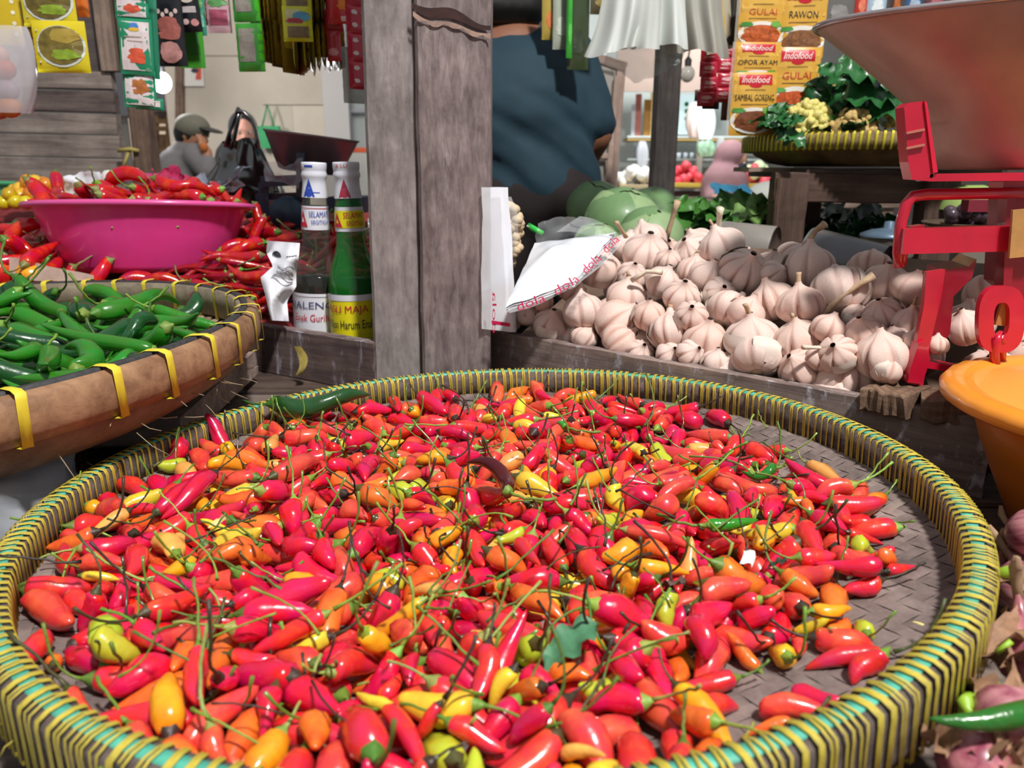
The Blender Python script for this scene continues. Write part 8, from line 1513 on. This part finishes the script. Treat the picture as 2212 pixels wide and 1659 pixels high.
# things on the plywood wall
tag(sheet('green_bag', 560, 272, 602, 320, WP-.1, plain('#2f9a5c', .6, var=.1, scale=10), None, .05), 'green cloth bag hanging on the plywood wall', 'bag')
bg_ = [o for o in bpy.data.objects if o.name == 'green_bag'][0]
MB().tube([P(566, 274, WP-.09), P(574, 240, WP-.09), P(577, 226, WP-.09), P(584, 246, WP-.09), P(592, 274, WP-.09)], .012, 6, flat=.5).build('handle', plain('#2f9a5c', .6, var=.1, scale=10), bg_)
cal = tag(sheet('poster', 398, 136, 436, 186, WP-.02, plain('#ddd7d0', .6), None, .01), 'small torn poster with red and black print on the plywood wall', 'poster')
MB().ball((0, 0, 0), (.03, .003, .018), 10, 6).build('black_print', plain('#34323a', .6), cal, Matrix.Translation(P(421, 152, WP-.024))); MB().grid(lambda u, v: tuple(P(426+9*u-4*v*(1-u), 140+32*v, WP-.024)), 3, 3).build('red_print', plain('#d0543e', .6), cal)
sheet('orange_rail', 752, 319, 800, 329, WP-.02, plain('#d8582a', .5), wp, .03); tag(sheet('white_cabinet', 735, 330, 830, 520, WP-.2, plain('#b9b7b0', .6, var=.1, scale=6), None, .1), 'pale low cupboard beneath the orange rail', 'cupboard')

# ================================================================ HANGING PACKETS
def pack_geo(w, h, t, seed=0, nu=8, nv=10):
    rnd = random.Random(seed); ph = rnd.uniform(0, 6)
    def z(u, v): return t*(max(0, 1-(2*u-1)**4))*(max(0, 1-(2*v-1)**6))*(1+.25*noise.noise(Vector((u*3+seed, v*4, 0))))+.0008*math.sin(v*30+ph)*(2*u-1)
    vs = []; fs = []
    for s in (-1, 1):
        b = len(vs); vs += [(w*(i/nu-.5), s*z(i/nu, j/nv)-.0003*s*-1, -h*j/nv) for j in range(nv+1) for i in range(nu+1)]
        q = [(b+j*(nu+1)+i, b+(j+1)*(nu+1)+i, b+(j+1)*(nu+1)+i+1, b+j*(nu+1)+i+1) for j in range(nv) for i in range(nu)]
        fs += q if s < 0 else [tuple(reversed(f)) for f in q]
    return vs, fs, z
class Pack:
    """one hanging packet; local x across, z down from the top edge, the printed face towards -y"""
    def __init__(s, parent, M, w, h, t, mat, seed=0, name='sachet'):
        vs, fs, s.z = pack_geo(w, h, t, seed); s.w, s.h = w, h; s.o = mesh(name, vs, fs, mat, parent, M, local=True)
    def shape(s, name, pts, fs, mat, e=.0008):
        vs = [((u-.5)*s.w, -s.z(min(1, max(0, u)), min(1, max(0, v)))-e, -v*s.h) for u, v in pts]; mesh(name, vs, fs, mat, s.o, smooth=False, local=True)
    def rect(s, name, u0, v0, u1, v1, mat, e=.0008, n=5):
        pts = [(u0+(u1-u0)*i/n, v0+(v1-v0)*j/n) for j in range(n+1) for i in range(n+1)]; s.shape(name, pts, [(j*(n+1)+i, (j+1)*(n+1)+i, (j+1)*(n+1)+i+1, j*(n+1)+i+1) for j in range(n) for i in range(n)], mat, e)
    def disc(s, name, cu, cv, ru, rv, mat, e=.001, n=22, jag=0, seed=1):
        pts = [(cu, cv)]; fs = []
        for k in (.5, 1):
            for j in range(n):
                a = 2*math.pi*j/n; f = k*(1+jag*noise.noise(Vector((math.cos(a)*2, math.sin(a)*2, seed)))); pts.append((cu+ru*f*math.cos(a), cv+rv*f*math.sin(a)))
        for j in range(n): k2 = (j+1) % n; fs += [(0, 1+j, 1+k2), (1+j, 1+n+j, 1+n+k2, 1+k2)]
        s.shape(name, pts, fs, mat, e)
    def text(s, txt, cu, cv, w, h, mat, e=.0014, slant=0, name='lettering'):
        v, f, tw, th = text_geo(txt); s.shape(name, [(cu+x/tw*w+slant*y/th, cv-y/th*h) for x, y in v], f, mat, e)
def hang(name, lab, cat, px, py, Y, yaw=0, group=None, roll=0):
    p = P(px, py, Y); return thing(name, lab, cat, group=group, M=Matrix.Translation(p)@Matrix.Rotation(yaw, 4, 'Z')@Matrix.Rotation(roll, 4, 'Y'))
CR = plain
foil = lambda c: plain(c, .28, coat=.35, var=.06, scale=30)
def spice(parent, M, w, h, seed, title, dish, tcol='#2c2420', top=True):
    p = Pack(parent, M, w, h, .006, foil('#d9a640'), seed); p.rect('clear_edge', -.06, 0, .02, 1, film('#d9d4c4', .4, .1, 'sachet_edge_film'), -.0002, 3)
    p.rect('upper_panel', .04, .05, .96, .42, foil('#dcae4e'), .0006)
    if top:
        p.rect('logo_band', .14, .04, .86, .20, foil('#c4202e'), .001); p.disc('logo_point', .5, .20, .14, .05, foil('#c4202e'), .0010); p.text('Indofood', .5, .12, .58, .10, plain('#f2e6e0', .4), .0016, .04, 'logo')
    p.text(title, .5, .40, .86 if len(title) > 6 else .6, .10, plain(tcol, .5)); p.rect('small_print', .28, .27, .72, .285, plain('#a07a30', .5), .0012, 3); p.rect('small_print', .2, .50, .8, .512, plain('#8a6428', .5), .0012, 3)
    p.disc('plate', .5, .76, .50, .21, plain('#e6e2d8', .4), .001); p.disc('dish_picture', .5, .77, .42, .16, plain(dish, .45, var=.4, scale=90), .0014, jag=.25, seed=seed); p.disc('dish_pieces', .5, .74, .28, .09, plain(dish, .45, var=.6, scale=200), .0018, jag=.5, seed=seed+4); p.disc('herb_picture', .16, .60, .14, .035, plain('#4f9a46', .5), .0018, jag=.6, seed=seed); p.disc('herb_picture', .80, .60, .12, .05, plain('#6aa23c', .5), .0018, jag=.6, seed=seed+2)
    return p
Y0 = 1.48; mpp = 1/F*1.50
def strip(lab, cols, px, tops, w, Y, group=None, name='sachet_strip'): pass
t = hang('sachet_strip', 'strip of yellow spice sachets, OPOR AYAM above SAMBAL GORENG', 'sachets', 1645, -22, Y0, .06, 'spice sachet strips hanging by the greens'); W = .082
spice(t, Matrix.Translation((.004, 0, .004)), W, .100, 1, 'GULAI', '#c8602a', '#c4502a', False)
spice(t, Matrix.Translation((-.002, -.012, -.086)), W, .084, 2, 'OPOR AYAM', '#c9a24a').o; spice(t, Matrix.Translation((-.006, -.020, -.136)), W, .107, 3, 'SAMBAL GORENG', '#7a4326')
t = hang('sachet_strip', 'strip of yellow spice sachets, RAWON above GULAI', 'sachets', 1740, -30, Y0, -.05, 'spice sachet strips hanging by the greens')
spice(t, Matrix.Translation((0, 0, 0)), W, .116, 4, 'RAWON', '#8a5a34'); spice(t, Matrix.Translation((-.006, -.012, -.100)), W, .118, 5, 'GULAI', '#cc5a28', '#c4402a')
# red sachet strips
for i, (px, py, n, lab) in enumerate(((1534, 100, 4, 'red sachet strip, leftmost of the three left of the spice sachets'), (1571, 92, 4, 'red sachet strip, middle of the three left of the spice sachets'), (1598, 90, 4, 'red sachet strip, half hidden behind the spice sachets'))):
    t = hang('sachet_strip', lab, 'sachets', px, py, 1.62+.01*i, 0, 'red sachet strips')
    for k in range(n):
        p = Pack(t, Matrix.Translation((.001*k*(-1)**k, -.001*k, -.0275*k)), .034, .028, .004, foil('#b8243c'), i*7+k); p.disc('white_mark', .52, .42, .3, .13, plain('#e0a4a8', .5), .001, jag=.5, seed=k+i); p.disc('white_mark', .45, .7, .28, .06, plain('#d88a90', .5), .001, jag=.5, seed=k+i+3)
t = hang('dark_pouch', 'dark brown pouch with black tag hanging below the red sachets', 'pouch', 1578, 205, 1.7); Pack(t, Matrix.Identity(4), .034, .050, .006, plain('#5a2f22', .5), 3, 'pouch'); Pack(t, Matrix.Translation((-.04, 0, 0)), .035, .028, .005, plain('#1d1b1a', .5), 4, 'tag'); Pack(t, Matrix.Translation((-.065, 0, .01)), .018, .022, .004, plain('#4a4636', .5), 4, 'tag')
# packets above the pan and near the top edge
for i, (px, w, y1, c, c2, lab) in enumerate(((1868, 24, 28, '#c43a2e', '#e07a5a', 'red packet hanging above the pan, leftmost'), (1902, 38, 30, '#a9c4d6', '#dfe6ea', 'pale blue packet hanging above the pan'), (1944, 22, 26, '#5a3a30', '#b0602a', 'brown packet hanging above the pan'), (1982, 34, 22, '#3f5f8c', '#9fb2c8', 'blue packet hanging above the pan'), (2030, 40, 18, '#6d3a44', '#a05a60', 'dull red packet above the pan, rightmost'), (1820, 60, 45, '#6d6a68', '#8a8784', 'grey pouch hanging behind the RAWON sachet'))):
    t = hang('packet', lab, 'packet', px, -60, 1.75, 0, 'packets hanging above the pan'); p = Pack(t, Matrix.Identity(4), w*1.75/F*1.0, (y1+60)*1.75/F, .006, foil(c), i+3, 'pouch'); p.disc('print', .5, .7, .3, .15, plain(c2, .5), .001, jag=.4, seed=i)
# white carrier bags hanging at the top
wbg = thing('hanging_bags', 'bundle of white carrier bags hanging at the top behind the greens', 'bag', P(1400, 60, 1.35)); WB = plain('#d6dcd8', .3, coat=.35, bump=.15, scale=16, name='white_carrier_plastic')
for k, (tx0, tx1, bx0, bx1, yb, Y) in enumerate(((1318, 1432, 1268, 1428, 114, 1.36), (1372, 1478, 1340, 1482, 98, 1.39), (1440, 1556, 1435, 1580, 112, 1.42), (1350, 1500, 1300, 1520, 90, 1.45))):
    def f(u, v, k=k, tx0=tx0, tx1=tx1, bx0=bx0, bx1=bx1, yb=yb, Y=Y):
        x0 = tx0+(bx0-tx0)*v**1.25; x1 = tx1+(bx1-tx1)*v**1.25; fold = math.sin(u*9+k*2+1.2*v)+.6*math.sin(u*21+k); q = P(x0+(x1-x0)*u, -95+(yb+95-12*u*(1 if k == 0 else -.4)+5*math.sin(u*7+k))*v, Y)
        q.y += (.016*fold*v+.02*(u-.5)**2*4*v); return tuple(q+noise.noise_vector(q*10)*.009*v)
    MB().grid(f, 44, 18).build('bag', WB if k in (0, 1) else plain('#a8a79e', .35, coat=.2, bump=.15, scale=16), wbg)  # right and rear sheets greyed, shade put into their colour
tag(crumple(lambda u, v: tuple(P(1330+150*u-20*v*(1-u)+20*v*u*-1, 98+72*v*math.sin(math.pi*(.2+.6*u)), 1.45)), 18, 10, .012, 14, 5).build('plastic_bag', film('#9fb0a8', .45, .15, 'thin_green_film', 20, .4)), 'thin translucent bag drooping below the white carrier bags', 'bag')
for i, (px, y0, y1, w, c, c2, Y, lab) in enumerate(((1190, -60, 62, 34, '#b8a04a', '#d87a3a', 1.84, 'yellow and orange pouch hanging above the man in navy'), (1212, -70, 78, 30, '#aeb8a8', '#c9d0c0', 1.82, 'pale grey-green pouch hanging right of the yellow pouch'), (1252, -60, 118, 44, '#3d4a30', '#2c3a24', 1.80, 'dark green pouch hanging beside the white carrier bags'), (1232, -60, 96, 12, '#3fae3a', '#58c84a', 1.78, 'bright green sachet edge hanging beside the dark pouch'), (1298, -60, 16, 40, '#5d5540', '#8a7a3a', 1.80, 'olive pouch hanging behind the white carrier bags'))):
    t = hang('packet', lab, 'packet', px, y0, Y, .2, 'pouches hanging above the man'); p = Pack(t, Matrix.Identity(4), w*Y/F, (y1-y0)*Y/F, .008, foil(c), i+11, 'pouch'); p.disc('print', .5, .72, .3, .12, plain(c2, .5), .001, jag=.4, seed=i)
t = hang('packet', 'white and yellow packet with black corner right of the carrier bags', 'packet', 1540, -60, 1.5, .5, None, -.25); p = Pack(t, Matrix.Identity(4), .07, .13, .008, foil('#b9b29a'), 5, 'pouch'); p.rect('yellow_stripe', .3, .35, .6, .9, plain('#d8b04a', .5)); p.rect('orange_stripe', .45, .1, .55, .6, plain('#c8783a', .5), .0012); p.disc('black_corner', .75, .88, .16, .05, plain('#1c1c1c', .5)); p.disc('green_corner', .45, .93, .2, .05, plain('#7f9a5a', .5), .0012)
t = hang('packet', 'narrow dark packet hanging left of the GULAI sachet', 'packet', 1592, -60, 1.52, .2); Pack(t, Matrix.Identity(4), .018, .12, .006, plain('#2c2722', .5), 8, 'pouch')
# ---- left group
YL = 1.30
def dish_pack(parent, M, w, h, seed, col, dish):
    p = Pack(parent, M, w, h, .006, foil(col), seed); p.disc('bowl_rim', .52, .5, .46, .40, plain('#c9cfc4', .35, coat=.4), .001); p.disc('soup_picture', .52, .48, .42, .37, plain(dish, .5, var=.4, scale=60), .0014); p.disc('vegetable_picture', .6, .66, .26, .1, plain('#8aa52a', .5, var=.3, scale=80), .0018, jag=.4, seed=seed); p.disc('cracker_picture', .62, .3, .28, .14, plain('#a8903a', .5, var=.2, scale=80), .0018, jag=.3, seed=seed+1)
    for k in range(4): p.disc('white_dot', .1, .2+.2*k, .025, .02, plain('#e6e4d0', .5), .0012, n=8)
    p.rect('crimp', 0, .93, 1, 1, plain('#e6d820', .25, coat=.6), .001, 6); return p
t = hang('sachet_strip', 'yellow soup mix sachets with bowl picture hanging at upper left', 'sachets', 105, -50, YL, .12); dish_pack(t, Matrix.Translation((-.006, 0, 0)), .078, .071, 1, '#d8c41c', '#6a5a22'); dish_pack(t, Matrix.Translation((.006, -.006, -.062)), .078, .075, 2, '#d8c41c', '#7a6a2a')
t = hang('sachet_strip', 'yellow sachets cut by the left edge of the picture', 'sachets', 15, -40, YL+.02, .3); p = Pack(t, Matrix.Identity(4), .062, .092, .006, foil('#c9ae1c'), 3); p.rect('brown_stripe', .75, .1, 1.0, .9, plain('#8a5a2a', .5)); 
for k in range(5): p.disc('white_dot', .55, .15+.17*k, .05, .035, plain('#e0dcc0', .5), n=8)
t = hang('packet', 'orange packet corner behind the yellow soup sachets', 'packet', 168, -60, YL+.05); Pack(t, Matrix.Identity(4), .02, .065, .005, foil('#d8702a'), 3, 'pouch')
t = hang('sachet_strip', 'white and green frozen food sachet strip left of the bulb', 'sachets', 288, -22, 1.34, .05, None, .06)
for k, (dx, dz, s) in enumerate(((-.004, 0, .046), (0, -.041, .094), (-.001, -.118, .058))):
    w_, h_ = .052, (.043, .084, .058)[k]; p = Pack(t, Matrix.Translation((dx, -.003*k if k < 2 else .004, -(0, .042, .118)[k])), w_, h_, .005, foil('#1f8a62'), 20+k); p.rect('white_panel', .08, .06, .93, .92, foil('#ddd0d2'), .0006)
    p.disc('food_picture', .55, .66 if k != 2 else .45, .26, .14 if k != 2 else .2, plain(('#d8583a', '#d8583a', '#b8703a')[k], .5, var=.3, scale=100), .001, jag=.5, seed=k)
    if k == 1: p.disc('logo_sun', .5, .14, .14, .06, plain('#3f7ac0', .5), .001, jag=.4); p.disc('logo_base', .5, .2, .16, .035, plain('#d8b03a', .5), .0012); p.rect('printed_line', .2, .32, .85, .345, plain('#a08a80', .6), .001, 3); p.rect('printed_line', .28, .40, .75, .415, plain('#a08a80', .6), .001, 3); p.disc('seal', .85, .9, .07, .035, plain('#7ab08a', .5), .001)
p = Pack(t, Matrix.Translation((.012, .006, -.16)), .045, .018, .003, foil('#1f8a62'), 31); p.rect('white_panel', .08, .2, .9, .7, foil('#ddd0d2'))
p = Pack(t, Matrix.Translation((.021, .012, -.01)), .018, .12, .004, foil('#2a7a5e'), 33)
t = hang('packet', 'black packet with pink food picture hanging beside the green strip', 'packet', 356, -40, 1.4, 0); p = Pack(t, Matrix.Identity(4), .048, .130, .006, foil('#17161c'), 5, 'pouch'); p.disc('meat_picture', .5, .55, .42, .14, plain('#a05a52', .5, var=.3, scale=80), jag=.3); p.disc('meat_picture', .5, .83, .38, .13, plain('#c08a86', .5, var=.3, scale=80), jag=.3, seed=5)
for k in range(5): p.disc('pale_dot', .2+.15*k, .35+.04*(k % 2), .07, .03, plain('#cdb4b0', .5), .0012, n=10)
t = hang('packet', 'black and white packet hanging right of the pink food packet', 'packet', 399, -40, 1.42, .1, None, -.06); p = Pack(t, Matrix.Identity(4), .034, .078, .006, foil('#17161c'), 6, 'pouch'); p.rect('white_box', .2, .5, .85, .62, plain('#b8b0b0', .5)); p.disc('pale_dot', .3, .8, .16, .06, plain('#c4a4a0', .5)); p.disc('pale_dot', .72, .82, .18, .07, plain('#c88a88', .5)); p.disc('pale_dot', .5, .35, .3, .08, plain('#c9bcb4', .5))
for i, (px, y1, w, c, c2, lab) in enumerate(((398, 117, 50, '#3f9a2a', '#2a7a1c', 'green sachet hanging below the black packets'), (424, 58, 22, '#3f9a86', '#7ab8a4', 'teal sachet hanging right of the black packets'), (466, 54, 46, '#c9a4ac', '#a04a62', 'pink sachet with green top hanging before the plywood'), (440, 40, 14, '#c8484e', '#c86a60', 'red sachet edge beside the pink sachet'))):
    t = hang('packet', lab, 'packet', px, -40, 1.46+.01*i, .1, 'sachets hanging left of the post'); p = Pack(t, Matrix.Identity(4), w*1.47/F, (y1+40)*1.47/F, .005, foil(c), i, 'pouch'); p.rect('print', .12, .55, .88, .85, plain(c2, .5)); p.disc('print_top', .5, .4, .4, .1, plain('#5f9a5a', .5), .001, jag=.4, seed=i)
t = hang('sachet_strip', 'bright green sachet pair with grey window, before the plywood', 'sachets', 526, -60, 1.45, -.12)
for k in range(2):
    p = Pack(t, Matrix.Translation((.003*k, -.004*k, -.080*k)), .048, .078, .007, foil('#3f9a35'), 40+k); p.rect('window', .14, .12, .74, .80, plain('#9a948a', .3, coat=.5, var=.2, scale=60)); p.rect('bright_edge', .86, .02, 1.0, .98, foil('#52c82a'), .0008, 4)
# coffee sachets: strips seen mostly edge on, one front sachet turned to us
rnd = random.Random(14); objs = []; base = []
for i in range(15):
    px = 556+12.4*i; Y = 1.42+.012*abs(i-6); yaw = (1.25 if i < 6 else -1.2)+rnd.uniform(-.2, .2); n = 2
    y1 = 98+24*math.sin(min(1, i/12)*2.4)+rnd.uniform(-6, 6); t = hang('sachet_strip', 'x', 'sachets', px, -50, Y, yaw, 'golden sachet strips beside the post')
    L = (y1+50)*Y/F
    for k in range(n):
        p = Pack(t, Matrix.Translation((0, -.002*k, -L*.5*k)), .055, L*.52, .004, foil(rnd.choice(['#7a641c', '#8a7020', '#6a5618', '#9a8428'])), i*3+k); p.rect('print', .1, .1, .9, .5, plain(rnd.choice(['#b89a2c', '#5a4a20', '#c8b83a']), .35, coat=.4)); p.rect('yellow_edge', .92, 0, 1, 1, plain('#c9b82c', .35, coat=.4), .0008, 4)
    objs.append((t, px)); base.append('golden brown sachet strip hanging edge-on left of the post')
unique_labels(objs, base)
t = hang('sachet_strip', 'bright yellow sachet with blue and red print facing forward among golden strips', 'sachets', 636, -50, 1.34, .1); 
for k in range(2):
    p = Pack(t, Matrix.Translation((0, .006-.006*k, -.042*k)), .046, .054 if k == 0 else .052, .005, foil('#d2d01e'), 60+k); p.disc('blue_print', .66, .3, .3, .14, plain('#5fa8c8', .5), .001); p.disc('red_print', .42, .42, .3, .07, plain('#b8404a', .5), .0014, jag=.5); p.rect('brown_picture', .16, .58, .88, .9, plain('#8a7550', .5, var=.3, scale=100), .001); p.rect('pale_panel', .14, .1, .6, .5, plain('#d9d4a0', .5), .0007)
for k in range(4):
    t = hang('sachet_strip', ('dark gold sachet behind the bright yellow one, '+ORD[k]), 'sachets', 600+22*k, -50, 1.47+.01*k, rnd.uniform(-.2, .2), 'dark gold sachets behind'); Pack(t, Matrix.Identity(4), .05, (135+5*k)*1.47/F, .006, foil('#6f5c1c'), k)
t = hang('packet', 'red packet with white label hanging left of the post', 'packet', 731, -50, 1.42, -.1); p = Pack(t, Matrix.Identity(4), .045, .072, .006, foil('#c8232e'), 3, 'pouch'); p.rect('white_label', .55, .85, .95, .95, plain('#e8d8d4', .5)); p.disc('orange_print', .7, .6, .25, .12, plain('#e8842a', .5), jag=.4)
t = hang('sachet_strip', 'dark red sachet column below the red packet', 'sachets', 718, 20, 1.46, -.1); p = Pack(t, Matrix.Identity(4), .036, .036, .005, foil('#a01f2c'), 4); p = Pack(t, Matrix.Translation((.0, -.002, -.034)), .026, .05, .005, foil('#b8303c'), 5); p.disc('white_print', .5, .7, .35, .12, plain('#dc9a9a', .5), jag=.4)
t = hang('sachet_strip', 'red and white spotted sachet strip touching the left side of the post', 'sachets', 768, -50, 1.3, .7)
for k in range(4):
    p = Pack(t, Matrix.Translation((0, 0, -.040*k)), .04, .041, .004, foil('#b81f38'), 70+k)
    for q in range(4): p.disc('white_mark', .3+.4*(q % 2), .25+.45*(q//2), .12, .08, plain('#dcc8c8', .5), .001, jag=.5, seed=q+k)
p = Pack(t, Matrix.Translation((-.004, .004, -.10)), .05, .082, .004, film('#8f8f86', .6, .15, 'grey_sleeve_film'), 75, 'clear_sleeve')
# translucent bag with crackers at the left edge
lbg = hangbag('hanging_bag', 'translucent bag with orange crackers hanging at the left edge', 8, 58, 245, 62, 1.28, film('#d9d6dc', .42, .15, 'left_bag_film', 14, .4), 2, neck=.45)
for k, (px, py, c) in enumerate(((8, 150, '#c0502a'), (-5, 235, '#c86a3a'), (20, 232, '#d8823a'), (-15, 190, '#b8848a'), (15, 195, '#a890a0'), (-8, 120, '#d8a090'))):
    MB().ball((0, 0, 0), (.02, .012, .016), 10, 7).build('cracker', plain(c, .6, var=.2, scale=60), lbg, Matrix.Translation(P(px, py, 1.28)))
# rail wires that the packets hang from
for x0, x1, Y, lab in ((-80, 340, 1.31, 'short wire carrying the yellow soup sachets, above the frame'), (-80, 800, 1.42, 'thin wire carrying the packets left of the post, above the frame'), (1150, 2100, 1.58, 'thin wire carrying the packets right of the post, above the frame')): tag(MB().tube([P(x0, -62, Y), P((x0+x1)/2, -56, Y), P(x1, -62, Y)], .0015, 6).build('hanging_wire', plain('#3a3a3c', .5, metal=.5)), lab, 'wire')
